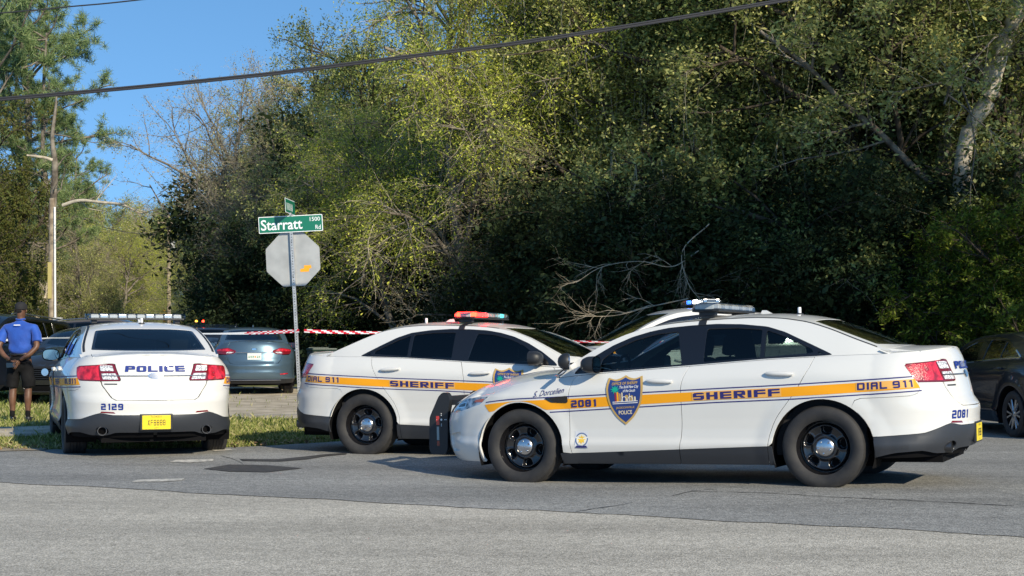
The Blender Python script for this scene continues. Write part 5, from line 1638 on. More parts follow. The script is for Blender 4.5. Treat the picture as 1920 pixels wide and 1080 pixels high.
def leaf_mat(name, cols, trans=.3, rough=.6, spec=.25):
    """cols: list of colours spread over the leaves (one value per leaf)"""
    if name in MATS: return MATS[name]
    m = bpy.data.materials.new(name); m.use_nodes = True
    n, l = m.node_tree.nodes, m.node_tree.links
    b = n['Principled BSDF']; b.inputs['Roughness'].default_value = rough; b.inputs['Specular IOR Level'].default_value = spec
    g = n.new('ShaderNodeNewGeometry'); r = n.new('ShaderNodeValToRGB')
    e = r.color_ramp.elements; e[0].color = (*cols[0], 1); e[1].color = (*cols[-1], 1); e[0].position = 0.0; e[1].position = 1.0
    for i, c in enumerate(cols[1:-1]):
        k = e.new((i + 1) / (len(cols) - 1)); k.color = (*c, 1)
    l.new(g.outputs['Random Per Island'], r.inputs[0]); l.new(r.outputs[0], b.inputs['Base Color'])
    if trans > 0:
        t = n.new('ShaderNodeBsdfTranslucent'); l.new(r.outputs[0], t.inputs[0])
        mx = n.new('ShaderNodeMixShader'); mx.inputs[0].default_value = trans
        o = n['Material Output']; l.new(b.outputs[0], mx.inputs[1]); l.new(t.outputs[0], mx.inputs[2]); l.new(mx.outputs[0], o.inputs[0])
    MATS[name] = m
    return m

def lawn_density(X, Y):
    out = np.ones(len(X)); P = np.stack([X, Y], 1)
    for q in (walk + walk2,): out[inside(P, q)] = .03
    dv = smooth_line([(-4.2, 23.50), (-5.2, 25.2), (-6.9, 28), (-7.2, 38)], step=.5) + smooth_line([(-3.4, 38), (-2.6, 30), (-2.45, 26), (-3.15, 23.45)], step=.5)
    out[inside(P, dv)] = .02
    d = seg_dist(P, walk + walk2); out *= np.where(out > .1, np.clip(.4 + d * 4, 0, 1), 1)
    nz = np.sin(X * 2.1 + np.sin(Y * 1.7) * 2) * np.sin(Y * 2.6 + 1.3 * np.sin(X * 1.1))
    return out * np.clip(.75 + .5 * nz, .2, 1)
GC = [(.10, .14, .028), (.18, .23, .045), (.28, .31, .08), (.42, .40, .16), (.52, .46, .25)]
near_lawn = [(x, y + .08) for x, y in le if -13 < x < -.6] + [(-.6, 27), (-3, 36), (-14, 36)]
front_strip = [(x, y + .08) for x, y in le if -13 < x < -.9] + [(-1.6, 22.6), (-4, 22.6), (-13, 21.5)]
blades('lawn_grass', front_strip, 90000, .042, .0048, GC, lawn_density)
blades('lawn_grass_beyond', [(-13, 21.5), (-4, 22.6), (-1.6, 22.6), (-.6, 27), (-3, 37), (-16, 37)], 90000, .055, .0075, GC, lawn_density)
blades('verge_weeds', [(x, y - .10) for x, y in le if -13 < x < -.9] + [(x, y + .5) for x, y in reversed(le) if -13 < x < -.9], 5000, .085, .0055, GC, lambda X, Y: np.clip(np.sin(X * 3.7) * np.sin(X * 1.3 + 1) * 1.4, .05, 1))
# fallen leaves and litter near the lawn edge
def litter(name, poly, n, s, cols):
    P = np.array(poly); lo, hi = P.min(0), P.max(0)
    X = rng.uniform(lo[0], hi[0], n * 4); Y = rng.uniform(lo[1], hi[1], n * 4)
    k = inside(np.stack([X, Y], 1), poly); X, Y = X[k][:n], Y[k][:n]; m = len(X)
    Z = gz(X, Y) + .018 + rng.uniform(0, .035, m)
    a = rng.uniform(0, 2 * np.pi, m); t = rng.normal(0, .5, m); ss = s * rng.lognormal(0, .4, m)
    u = np.stack([np.cos(a), np.sin(a), t * .5], 1) * ss[:, None]; v = np.stack([-np.sin(a), np.cos(a), rng.normal(0, .4, m)], 1) * ss[:, None] * .6
    C = np.stack([X, Y, Z], 1)
    V = np.stack([C - u, C + v, C + u, C - v], 1)
    o = link(name, np_mesh(name, V.reshape(-1, 3), np.arange(m * 4).reshape(m, 4), smooth=False), None, leaf_mat('m_' + name, cols, trans=.1)); o['kind'] = 'stuff'
litter('fallen_leaves', [(x, y - .12) for x, y in le if -13 < x < -.9] + [(x + .1, y + .8) for x, y in reversed(le) if -13 < x < -.9], 2600, .022, [(.16, .09, .04), (.30, .19, .09), (.45, .33, .19), (.12, .07, .035)])
litter('woodland_litter', [(-4, 33), (1.2, 29), (9, 29), (20, 28), (20, 40), (-4, 44)], 9000, .05, [(.10, .06, .03), (.24, .15, .08), (.38, .28, .17), (.07, .045, .025)])

# ------------------------------------------------------------------ street sign
M_galv = noisy(mat('galvanised', (.42, .43, .43), rough=.45, metal=.55), (.36, .37, .37), (.52, .53, .53), scale=25)
M_signback = noisy(mat('sign_back', (.36, .37, .37), rough=.55, metal=.25), (.33, .34, .335), (.42, .43, .42), scale=5, detail=6)
M_sign_green = mat('sign_green', (.004, .155, .085), rough=.4, coat=.2)
M_sign_white = mat('sign_white', (.80, .82, .82), rough=.4)
SX, SY = -2.975, 21.1
sz0 = float(gz(SX, SY))
post = empty('street_sign', (SX, SY, sz0))
tag(post, 'green street name sign above the back of a stop sign on a leaning post', 'street sign')
m = MB()
for dx, dy, w_, d_ in ((-.021, 0, .004, .044), (.021, 0, .004, .044), (0, -.021, .040, .004), (0, .021, .040, .004)):
    m.box((dx, dy, 1.45), (w_, d_, 2.9 + .1))
m.build('post', M_galv, post)
h = MB()
for k in range(74):
    z = .12 + k * .038
    h.lathe([(0, 0), (.0065, 0)], 'Y', 8, c=(0, -.0245, z))
ho = h.build('post_holes', M_dark, post); ho['kind'] = 'stuff'
def octa(r_): return [(r_ * math.cos(R(22.5 + 45 * k)), 0 + r_ * math.sin(R(22.5 + 45 * k))) for k in range(8)]
OC = 2.49 - sz0; oct_ = [(x, z + OC) for x, z in octa(.412)]
m = MB(); m.prism(round_poly(oct_, .02, 2), .028, .031, 'XZ'); plate_s = m.build('stop_plate', M_signback, post)
m = MB(); m.prism(round_poly([(x, z + OC) for x, z in octa(.408)], .02, 2), .0315, .0325, 'XZ'); m.build('stop_border', M_sign_white, plate_s)
m = MB(); m.prism(round_poly([(x, z + OC) for x, z in octa(.385)], .02, 2), .0327, .0337, 'XZ'); m.build('stop_face', mat('stop_red', (.45, .012, .02), rough=.4), plate_s)
fs = Surf(lambda x, z: np.stack([x + 0 * z, .0345 + 0 * x, z + 0 * x], -1), -1.0)
decal_text('stop_lettering', 'STOP', fs, (0, OC), .25, M_sign_white, plate_s, width=.58, dirx=-1, off=.001, bold=.02)
for z in (OC + .25, OC - .25):
    k = MB(); k.lathe([(0, .010), (.009, .010), (.010, 0)], 'Y', 8, c=(0, -.032, z)); k.build('bolt', M_galv, post)
bk = Surf(lambda x, z: np.stack([x + 0 * z, .0275 + 0 * x, z + 0 * x], -1), 1.0)
M_orange = mat('orange_sticker', (.85, .36, .01), rough=.5)
patch('sticker', bk, [(.095, OC - .185), (.215, OC - .185), (.225, OC - .14), (.255, OC - .14), (.250, OC - .095), (.15, OC - .095), (.15, OC - .135), (.095, OC - .145)], M_orange, plate_s, res=.1, off=.001)
NZ = 2.985 - sz0
def rrect(w_, h_, cz, r_=.015): return round_poly([(-w_ / 2, cz - h_ / 2), (w_ / 2, cz - h_ / 2), (w_ / 2, cz + h_ / 2), (-w_ / 2, cz + h_ / 2)], r_, 3)
m = MB(); m.prism(rrect(.905, .235, NZ), -.030, -.027, 'XZ'); nb = m.build('name_blade', M_sign_white, post)
m = MB(); m.prism(rrect(.885, .215, NZ, .012), -.0320, -.0305, 'XZ'); m.build('blade_field', M_sign_green, nb)
fr_ = Surf(lambda x, z: np.stack([x + 0 * z, -.0325 + 0 * x, z + 0 * x], -1), 1.0)
decal_text('blade_lettering', 'Starratt', fr_, (-.128, NZ - .002), .150, M_sign_white, nb, width=.585, dirx=1, off=.001, bold=.014)
decal_text('blade_lettering', '1500', fr_, (.345, NZ + .055), .058, M_sign_white, nb, width=.145, dirx=1, off=.001, bold=.006)
decal_text('blade_lettering', 'Rd', fr_, (.385, NZ - .060), .060, M_sign_white, nb, width=.075, dirx=1, off=.001, bold=.006)
m = MB(); m.box((0, 0, NZ + .135), (.03, .06, .05)); m.build('blade_bracket', M_galv, post)
cb_rot = Matrix.Rotation(R(86), 3, 'Z')
m = MB(); m.box((0, 0, NZ + .245), (.62, .004, .205), rot=cb_rot, bevel=.001); cb = m.build('cross_blade', M_sign_white, post)
for sgn_ in (1, -1):
    m = MB(); o3 = cb_rot @ Vector((0, sgn_ * .003, 0)); m.box((o3.x, o3.y, NZ + .245), (.60, .002, .185), rot=cb_rot); m.build('cross_blade_field', M_sign_green, cb)
    for a in (-.22, -.15, -.085, -.02, .05, .12):
        m = MB(); o3 = cb_rot @ Vector((a, sgn_ * .0045, 0)); m.box((o3.x, o3.y, NZ + .235), (.020, .001, .10), rot=cb_rot); m.build('cross_blade_stroke', M_sign_white, cb)
post.rotation_euler = (0, R(-2.9), 0)

# ------------------------------------------------------------------ barrier tape
M_tape_w = mat('tape_white', (.82, .82, .82), rough=.35); M_tape_r = mat('tape_red', (.62, .015, .03), rough=.35)
def tape(name, pts, w, label, red=lambda s: True, per=.16, slant=.06, sag=.03):
    c = []
    for i in range(len(pts) - 1):
        a, b = Vector(pts[i]), Vector(pts[i + 1]); n = max(2, int((b - a).length / .04))
        for k in range(n):
            t = k / n; p = a.lerp(b, t); p.z -= sag * 4 * t * (1 - t) * (b - a).length / 4; c.append(p)
    c.append(Vector(pts[-1]))
    V = []; F = []; MI = []; s = 0
    for i, p in enumerate(c):
        if i: s += (p - c[i - 1]).length
        tw = .35 * math.sin(s * 1.3) + .2 * math.sin(s * 3.7); cr = .7 + .3 * math.sin(s * 2.1 + 1)
        up = Vector((0, math.sin(tw), math.cos(tw))) * w / 2 * cr
        V += [p - up, p - up * .33, p + up * .33, p + up]
        if i < len(c) - 1:
            for r_ in range(3):
                F.append((i * 4 + r_, i * 4 + 4 + r_, i * 4 + 5 + r_, i * 4 + 1 + r_))
                ph = (s + slant * (r_ - 1) * .8) % per
                MI.append(1 if ph < per * .5 and red(s) else 0)
    me = np_mesh(name, [tuple(v) for v in V], F, midx=MI)
    o = link(name, me, None, [M_tape_w, M_tape_r]); tag(o, label, 'tape')
    return o
tz = 1.474
tape('barrier_tape', [(-3.00, 21.05, tz), (-4.6, 21.9, 1.440), (-6.35, 22.8, 1.405), (-7.2, 23.3, 1.385), (-8.6, 23.9, 1.35)], .050, 'white barrier tape stretched left from the sign post past the saloons', red=lambda s: s < .95, per=.11)
tape('barrier_tape', [(-2.93, 21.05, tz), (-1.80, 20.9, 1.447), (1.0, 19.55, 1.315), (1.7, 19.45, 1.31), (2.6, 19.4, 1.36)], .050, 'red and white barrier tape stretched right from the sign post', per=.17)

# ------------------------------------------------------------------ poles, cables and small far things
def P3(px, py, d): return ((px - 960) / 2800 * d, d, CAM_H + (648.25 - py) / 2800 * d)
M_cable = mat('cable_black', (.035, .034, .038), rough=.55); M_wood = noisy(mat('pole_wood', (.28, .22, .16), rough=.9), (.20, .155, .11), (.38, .31, .23), scale=6, detail=8)
def cable(name, px, d0, d1, r_, label, group=None, two=False):
    pts = []
    for i, (a, b) in enumerate(px):
        t = (a - px[0][0]) / (px[-1][0] - px[0][0]); pts.append(P3(a, b, d0 + (d1 - d0) * t))
    sm = [Vector(p) for p in smooth_line(pts, n=10)]
    m = MB(); m.tube(sm, r_, 8)
    if two: m.tube([p + Vector((0, 0, r_ * 1.75)) for p in sm], r_ * .8, 8)
    o = m.build(name, M_cable, None, smooth=True); tag(o, label, 'cable', group)
cable('overhead_cable', [(-500, 225), (-250, 207), (0, 187.5), (237, 167), (475, 143.5), (600, 128.5), (860, 96), (1000, 78), (1250, 39), (1500, -3), (1800, -55), (2300, -150)], 17.5, 16.5, .0135, 'thick twin overhead cable crossing the whole sky', two=True)
cable('overhead_cable', [(-400, 55), (0, 24.5), (130, 12.5), (258, 0), (600, -42)], 24, 22, .011, 'thin overhead wire in the top left corner of the sky')
p1b, p1t = P3(97.5, 640, 50), P3(97.5, 372, 50)
pole = empty('utility_pole', (p1b[0], 50, .3)); tag(pole, 'wooden utility pole with white conduit and a yellow strip, behind the man', 'utility pole')
m = MB(); m.tube([(0, 0, -.3), (0, 0, p1t[2] - .3)], [.13, .10], 12); m.build('pole_shaft', M_wood, pole, smooth=True)
m = MB(); m.tube([(.15, -.12, 0), (.125, -.11, p1t[2] - .6)], .035, 8); m.build('conduit', M_white_dec, pole, smooth=True)
m = MB(); z0 = P3(0, 560, 50)[2]; z1 = P3(0, 492, 50)[2]; m.box((-.03, -.15, (z0 + z1) / 2 - .3), (.13, .02, z1 - z0)); m.build('marker_strip', mat('strip_yellow', (.46, .38, .14), rough=.8), pole)
m = MB(); m.box((.22, -.1, P3(0, 605, 50)[2] - .3), (.3, .2, .35), bevel=.03); m.build('meter_box', mat('box_grey', (.4, .4, .4), rough=.6), pole)
p2b, p2t = P3(316.5, 640, 84), P3(316, 402, 84)
pole2 = empty('utility_pole', (p2b[0], 84, .35)); tag(pole2, 'tall thin utility pole far down the road with a small transformer', 'utility pole')
m = MB(); m.tube([(0, 0, -.4), (0, 0, p2t[2] - .35)], [.13, .085], 10); m.build('pole_shaft', M_wood, pole2, smooth=True)
m = MB(); m.tube([(.24, -.1, P3(0, 470, 84)[2] - .35), (.24, -.1, P3(0, 452, 84)[2] - .35)], .13, 10); m.build('transformer', mat('transformer_grey', (.55, .55, .53), rough=.5), pole2, smooth=True)
m = MB(); m.box((0, 0, P3(0, 418, 84)[2] - .35), (1.3, .1, .1)); m.build('cross_arm', M_wood, pole2)
GW = 'thin wires between the far poles'
cable('pole_wire', [(-300, 350), (98, 395), (210, 430), (316, 441), (440, 426), (560, 400)], 50, 84, .018, 'dark wire running level past both far poles', GW)
cable('pole_wire', [(-300, 380), (98, 408), (215, 462), (316, 456), (420, 425)], 50, 84, .016, 'lower dark wire sagging between the two far poles', GW)
# bungalow far off
hx = P3(343, 0, 118)[0]
hs = empty('bungalow', (hx, 118, .35)); tag(hs, 'small grey roofed bungalow far away behind the far pole', 'house')
m = MB(); m.box((0, 3, 1.2), (7, 6, 2.4)); m.build('wall', mat('house_wall', (.45, .43, .38), rough=.9), hs)
m = MB(); V = [(-4, -.5, 2.4), (4, -.5, 2.4), (4, 6.5, 2.4), (-4, 6.5, 2.4), (-3.2, 3, 3.95), (3.2, 3, 3.95)]; m.add(V, [(0, 1, 5, 4), (1, 2, 5), (2, 3, 4, 5), (3, 0, 4), (3, 2, 1, 0)]); m.build('roof', noisy(mat('roof_shingle', (.2, .21, .2), rough=.9), (.17, .19, .18), (.28, .30, .28), scale=4), hs)
for x in (-2.2, 0, 2.0):
    m = MB(); m.box((x, -.03, 1.35), (.9, .06, 1.0)); w_ = m.build('window', M_gloss_black, hs)
m = MB(); m.box((1.1, -.03, 1.02), (.85, .06, 2.02)); m.build('door', mat('door_grey', (.2, .2, .2), rough=.7), hs)
# road works sign
q = P3(308, 592, 95); rs = empty('warning_sign', (q[0], 95, .33)); tag(rs, 'small orange diamond warning sign beside the far pole', 'road sign')
m = MB(); m.prism([(-.42, q[2] - .33), (0, q[2] - .75), (.42, q[2] - .33), (0, q[2] + .09)], -.01, .01, 'XZ'); m.build('sign_face', M_orange, rs)
m = MB(); m.box((0, .03, (q[2] - .75) / 2), (.06, .04, q[2] - .75)); m.build('post', M_galv, rs)
# wheelie bin in the shade behind the second saloon
q = P3(603, 660, 36)
bz = float(gz(q[0], 36)); bn = empty('wheelie_bin', (q[0], 36, bz), R(20)); tag(bn, 'dark green wheeled rubbish bin in the shade under the trees', 'rubbish bin')
M_bin = mat('bin_green', (.012, .035, .028), rough=.5)
m = MB(); m.box((0, 0, .50), (.50, .55, .86), taper=1.18, bevel=.03); m.build('bin_body', M_bin, bn)
m = MB(); m.box((0, -.02, .97), (.62, .70, .07), bevel=.03); m.box((0, .34, 1.0), (.5, .06, .05), bevel=.01); m.build('lid', M_bin, bn)
for s_ in (-1, 1):
    m = MB(); m.tube([(s_ * .24, .26, .10), (s_ * .30, .26, .10)], .10, 16); m.build('wheel', M_rubber, bn)
# two flashing beacons on the far suv
for k, (px, mm, cc) in enumerate(((368, L_AMBER_ON, 'amber'), (381, L_ORANGE_ON, 'red'))):
    q = P3(px, 604.5, 38.2); rt = empty('beacon_lamp', (q[0], 38.2, 1.86)); tag(rt, 'small %s beacon on the roof of the dark blue suv' % cc, 'beacon')
    rt.scale = (.6, .6, .6)
    m = MB(); m.lathe([(0, -.02), (.06, -.02), (.06, .02), (0, .02)], 'Z', 14); m.build('base', M_black_plastic, rt)
    m = MB(); m.lathe([(.052, .02), (.050, .07), (.03, .095), (0, .10)], 'Z', 14); m.build('lamp', mm, rt, smooth=True)

# ------------------------------------------------------------------ trees
def tubes_np(Pts, Rad, n=3):
    """Pts (B,K,3), Rad (B,K) -> verts, quads"""
    B, K, _ = Pts.shape
    T = np.empty_like(Pts); T[:, 1:-1] = Pts[:, 2:] - Pts[:, :-2]; T[:, 0] = Pts[:, 1] - Pts[:, 0]; T[:, -1] = Pts[:, -1] - Pts[:, -2]
    T /= np.maximum(np.linalg.norm(T, axis=2, keepdims=True), 1e-9)
    A = np.where(np.abs(T[..., 2:3]) < .9, np.array([0, 0, 1.]), np.array([1., 0, 0]))
    X = np.cross(T, A); X /= np.maximum(np.linalg.norm(X, axis=2, keepdims=True), 1e-9); Y = np.cross(T, X)
    th = 2 * np.pi * np.arange(n) / n
    V = Pts[:, :, None] + (X[:, :, None] * np.cos(th)[None, None, :, None] + Y[:, :, None] * np.sin(th)[None, None, :, None]) * Rad[:, :, None, None]
    b, k, j = np.meshgrid(np.arange(B), np.arange(K - 1), np.arange(n), indexing='ij')
    i0 = (b * K + k) * n + j; i1 = (b * K + k) * n + (j + 1) % n
    F = np.stack([i0, i1, i1 + n, i0 + n], -1).reshape(-1, 4)
    return V.reshape(-1, 3), F

def grow(g, P, Rd, nper, length, ang, K, rad, droop=0.0, wob=.15, t0=.25, t1=1.0, up=0.0, taper=.35):
    """children of the polylines P (B,K0,3)"""
    B, K0, _ = P.shape
    N = B * nper
    pi = np.repeat(np.arange(B), nper)
    t = g.uniform(t0, t1, N) * (K0 - 1); i = np.minimum(t.astype(int), K0 - 2); f = (t - i)[:, None]
    S = P[pi, i] * (1 - f) + P[pi, i + 1] * f
    T = P[pi, i + 1] - P[pi, i]; T /= np.maximum(np.linalg.norm(T, axis=1, keepdims=True), 1e-9)
    rnd = g.normal(size=(N, 3)); rnd -= (rnd * T).sum(1, keepdims=True) * T; rnd /= np.linalg.norm(rnd, axis=1, keepdims=True)
    a = np.radians(g.normal(ang, ang * .25, N))[:, None]
    D = T * np.cos(a) + rnd * np.sin(a); D[:, 2] += up; D /= np.linalg.norm(D, axis=1, keepdims=True)
    L = (length * g.lognormal(0, .28, N) * (1.15 - .5 * t / (K0 - 1)))
    out = np.empty((N, K, 3)); out[:, 0] = S; d = D.copy()
    for k in range(1, K):
        d = d + g.normal(0, wob, (N, 3)); d[:, 2] -= droop * k / K; d /= np.linalg.norm(d, axis=1, keepdims=True)
        out[:, k] = out[:, k - 1] + d * (L / (K - 1))[:, None]
    r0 = np.minimum(rad * g.uniform(.7, 1.2, N), Rd[pi, i] * .8 + 1e-4)
    Rr = r0[:, None] * np.linspace(1, taper, K)[None]
    return out, Rr

def leaves_np(g, P, per, size, spread, aspect=.55, flat=.5, t0=.2, hang=0.0):
    """small diamond leaves strewn along the polylines"""
    B, K, _ = P.shape; N = int(B * per)
    pi = g.integers(0, B, N); t = g.uniform(t0, 1, N) * (K - 1); i = np.minimum(t.astype(int), K - 2); f = (t - i)[:, None]
    C = P[pi, i] * (1 - f) + P[pi, i + 1] * f + g.normal(0, spread, (N, 3))
    nrm = g.normal(size=(N, 3)); nrm[:, 2] = np.abs(nrm[:, 2]) + flat; nrm /= np.linalg.norm(nrm, axis=1, keepdims=True)
    a = g.normal(size=(N, 3)); a[:, 2] -= hang; a -= (a * nrm).sum(1, keepdims=True) * nrm; a /= np.linalg.norm(a, axis=1, keepdims=True)
    b = np.cross(nrm, a); s = (size * g.lognormal(0, .3, N))[:, None]
    V = np.stack([C - a * s, C + b * s * aspect, C + a * s, C - b * s * aspect], 1)
    return V.reshape(-1, 3), np.arange(N * 4).reshape(N, 4)

def bark_mat(name, c1, c2):
    return noisy(mat(name, c1, rough=.95, spec=.1), c1, c2, scale=5, detail=8, bump=.6, bscale=20, dist=.02)
B_grey = bark_mat('bark_grey', (.10, .085, .070), (.26, .23, .19))
B_dark = bark_mat('bark_dark', (.035, .028, .022), (.11, .09, .07))
B_pale = bark_mat('bark_pale', (.34, .29, .22), (.62, .55, .44))
B_twig = bark_mat('twig_tan', (.28, .24, .175), (.52, .45, .34))

def make_tree(kind, seed, H, crown):
    """builds trunk and crown meshes; returns (trunk mesh, twig mesh, leaf mesh, moss mesh)"""
    g = np.random.default_rng(seed)
    c = dict(nl=16, l1=crown * 1.0, a1=58, up1=.25, n2=7, l2=crown * .45, n3=7, l3=.9, K3=4, r0=.2, clear=.22, bark=B_grey, twig=B_twig, droop2=.0, droop3=.1,
             leaf=8, size=.055, spread=.07, lm=None, wob=.14, rt=.009, lean=.05, hang=0, tw_leaf=True)
    c.update(kind)
    K = 9
    tr = np.zeros((1, K, 3)); zz = np.linspace(-.3, H * .86, K); tr[0, :, 2] = zz
    off = np.cumsum(g.normal(0, H * .018, (K, 2)), axis=0) + np.outer(np.linspace(0, 1, K), g.normal(0, H * c['lean'], 2)); off[0] = 0
    tr[0, :, :2] = off
    rt = (c['r0'] * np.linspace(1.15, .22, K))[None]
    P1, R1 = grow(g, tr, rt, c['nl'], c['l1'], c['a1'], 7, c['r0'] * .42, droop=c.get('droop1', .05), wob=c['wob'], t0=c['clear'], t1=.98, up=c['up1'])
    P2, R2 = grow(g, P1, R1, c['n2'], c['l2'], 48, 5, c['r0'] * .15, droop=c['droop2'], wob=c['wob'] * 1.2, t0=.2, up=.12)
    P3_, R3 = grow(g, P2, R2, c['n3'], c['l3'], 42, c['K3'], c['rt'], droop=c['droop3'], wob=c['wob'] * 1.5, t0=.1, up=.03)
    tV, tF = tubes_np(tr, rt, 10)
    aV, aF = tubes_np(P1, R1, 6)
    bV, bF = tubes_np(P2, R2, 4)
    trunk = np_mesh('trunk', np.vstack([tV, aV, bV]), np.vstack([tF, aF + len(tV), bF + len(tV) + len(aV)])); trunk.materials.append(c['bark'])
    wV, wF = tubes_np(P3_, R3, 3)
    tw = np_mesh('twigs', wV, wF); tw.materials.append(c['twig'])
    lf = ms = None
    if c['leaf'] > 0:
        V, F = leaves_np(g, P3_, c['leaf'], c['size'], c['spread'], c.get('aspect', .5), c.get('flat', .5), hang=c['hang'])
        lf = np_mesh('leaves', V, F, smooth=False); lf.materials.append(c['lm'])
    if c.get('moss'):
        n = c['moss']; pi = g.integers(0, len(P2), n)
        S = P2[pi, g.integers(1, 5, n)]; L = g.uniform(.4, 1.7, n)
        k = 4; M = np.empty((n, k, 3))
        for j in range(k): M[:, j] = S + np.stack([g.normal(0, .04, n) * j, g.normal(0, .04, n) * j, -L * j / (k - 1)], 1)
        V, F = tubes_np(M, np.linspace(.013, .003, k)[None] * g.uniform(.5, 1.3, (n, 1)), 3)
        ms = np_mesh('moss', V, F); ms.materials.append(MOSS)
    return trunk, tw, lf, ms
MOSS = bark_mat('spanish_moss', (.17, .165, .11), (.33, .31, .22))
L_oak = leaf_mat('oak_leaf', [(0.079, 0.108, 0.036), (0.132, 0.181, 0.052), (0.221, 0.261, 0.081), (0.376, 0.379, 0.132)], trans=.28, rough=.55, spec=.22)
L_olive = leaf_mat('olive_leaf', [(0.155, 0.192, 0.063), (0.288, 0.321, 0.099), (0.441, 0.448, 0.151), (0.663, 0.622, 0.232)], trans=.3, rough=.55, spec=.22)
L_new = leaf_mat('new_leaf', [(0.226, 0.287, 0.040), (0.387, 0.446, 0.063), (0.613, 0.639, 0.100), (0.837, 0.830, 0.171)], trans=.4)
L_buds = leaf_mat('bud_leaf', [(0.233, 0.199, 0.113), (0.397, 0.338, 0.191), (0.304, 0.304, 0.133), (0.512, 0.443, 0.268)], trans=.2)
L_bright = leaf_mat('bright_leaf', [(0.053, 0.092, 0.011), (0.098, 0.154, 0.018), (0.172, 0.232, 0.030), (0.289, 0.332, 0.055)], trans=.4, rough=.4)
L_pine = leaf_mat('pine_needle', [(0.071, 0.134, 0.048), (0.127, 0.206, 0.074), (0.223, 0.302, 0.116), (0.352, 0.415, 0.184)], trans=.15)
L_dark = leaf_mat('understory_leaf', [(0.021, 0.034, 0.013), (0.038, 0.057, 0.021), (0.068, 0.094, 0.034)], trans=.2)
L_rust = leaf_mat('rust_leaf', [(0.095, 0.105, 0.025), (0.153, 0.148, 0.035), (0.086, 0.123, 0.028), (0.191, 0.185, 0.056)], trans=.3)

KINDS_ = {
 'oak': dict(nl=19, n2=9, n3=8, leaf=64, size=.042, spread=.13, lm=L_oak, bark=B_dark, twig=B_dark, r0=.26, rt=.006),
 'oak2': dict(nl=18, n2=9, n3=8, leaf=60, size=.040, spread=.12, lm=L_olive, bark=B_dark, twig=B_grey, r0=.24, moss=300, rt=.006),
 'willow': dict(nl=20, n2=9, n3=9, l3=1.3, K3=5, leaf=34, size=.036, spread=.12, lm=L_new, bark=B_grey, twig=B_twig, droop3=.35, droop2=.1, r0=.2, a1=50, aspect=.4, rt=.0065),
 'bare': dict(nl=20, n2=10, n3=10, l3=.95, K3=4, leaf=9.0, size=.034, spread=.10, lm=L_buds, bark=B_grey, twig=B_twig, r0=.17, a1=46, rt=.0065),
 'bare_oak': dict(nl=19, n2=9, n3=9, l3=.9, leaf=38, size=.042, spread=.11, lm=L_olive, bark=B_grey, twig=B_twig, r0=.2, rt=.0065),
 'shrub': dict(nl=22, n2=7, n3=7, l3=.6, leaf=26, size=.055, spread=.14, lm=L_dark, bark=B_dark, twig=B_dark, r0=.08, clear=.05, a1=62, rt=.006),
 'bright': dict(nl=26, n2=8, n3=7, l3=.5, leaf=15, size=.050, spread=.045, hang=.4, lm=L_bright, bark=B_dark, twig=B_dark, r0=.10, clear=.04, a1=60, aspect=.35, rt=.006, up1=.4),
 'mossy': dict(nl=18, n2=8, n3=8, leaf=24, size=.055, spread=.15, lm=L_olive, bark=B_grey, twig=B_grey, r0=.2, moss=700, droop3=.25),
 'rusty': dict(nl=24, n2=8, n3=7, l3=.55, leaf=28, size=.055, spread=.12, lm=L_rust, bark=B_dark, twig=B_grey, r0=.16, clear=.06, up1=.35),
}
TREES = {}
def variant(k, i, H, crown):
    key = (k, i)
    if key not in TREES: TREES[key] = (make_tree(KINDS_[k], hash((len(k), i, sum(map(ord, k)))) % 99991, H, crown), H)
    return TREES[key]

TN = {'oak': 'oak_tree', 'oak2': 'oak_tree', 'willow': 'willow_tree', 'bare': 'bare_tree', 'bare_oak': 'oak_tree', 'shrub': 'woodland_shrub', 'bright': 'evergreen_shrub', 'mossy': 'mossy_tree', 'rusty': 'evergreen_tree'}
def place_tree(k, i, x, y, H, label, group, rot=None, base=(11, 4.2), wide=1.0, z=None):
    (tr, tw, lf, ms), H0 = variant(k, i, *base)
    s = H / H0
    root = empty(TN[k], (x, y, float(gz(x, y)) if z is None else z), random.uniform(0, 6.28) if rot is None else rot)
    root.scale = (s * wide, s * wide, s)
    tag(root, label, 'tree' if 'shrub' not in TN[k] else 'shrub', group)
    link('trunk', tr, root)
    if lf: 
        cr = link('crown', lf, root); link('twigs', tw, cr, kind='stuff')
        if ms: link('hanging_moss', ms, cr, kind='stuff')
    else: link('twigs', tw, root, kind='stuff')
    return root

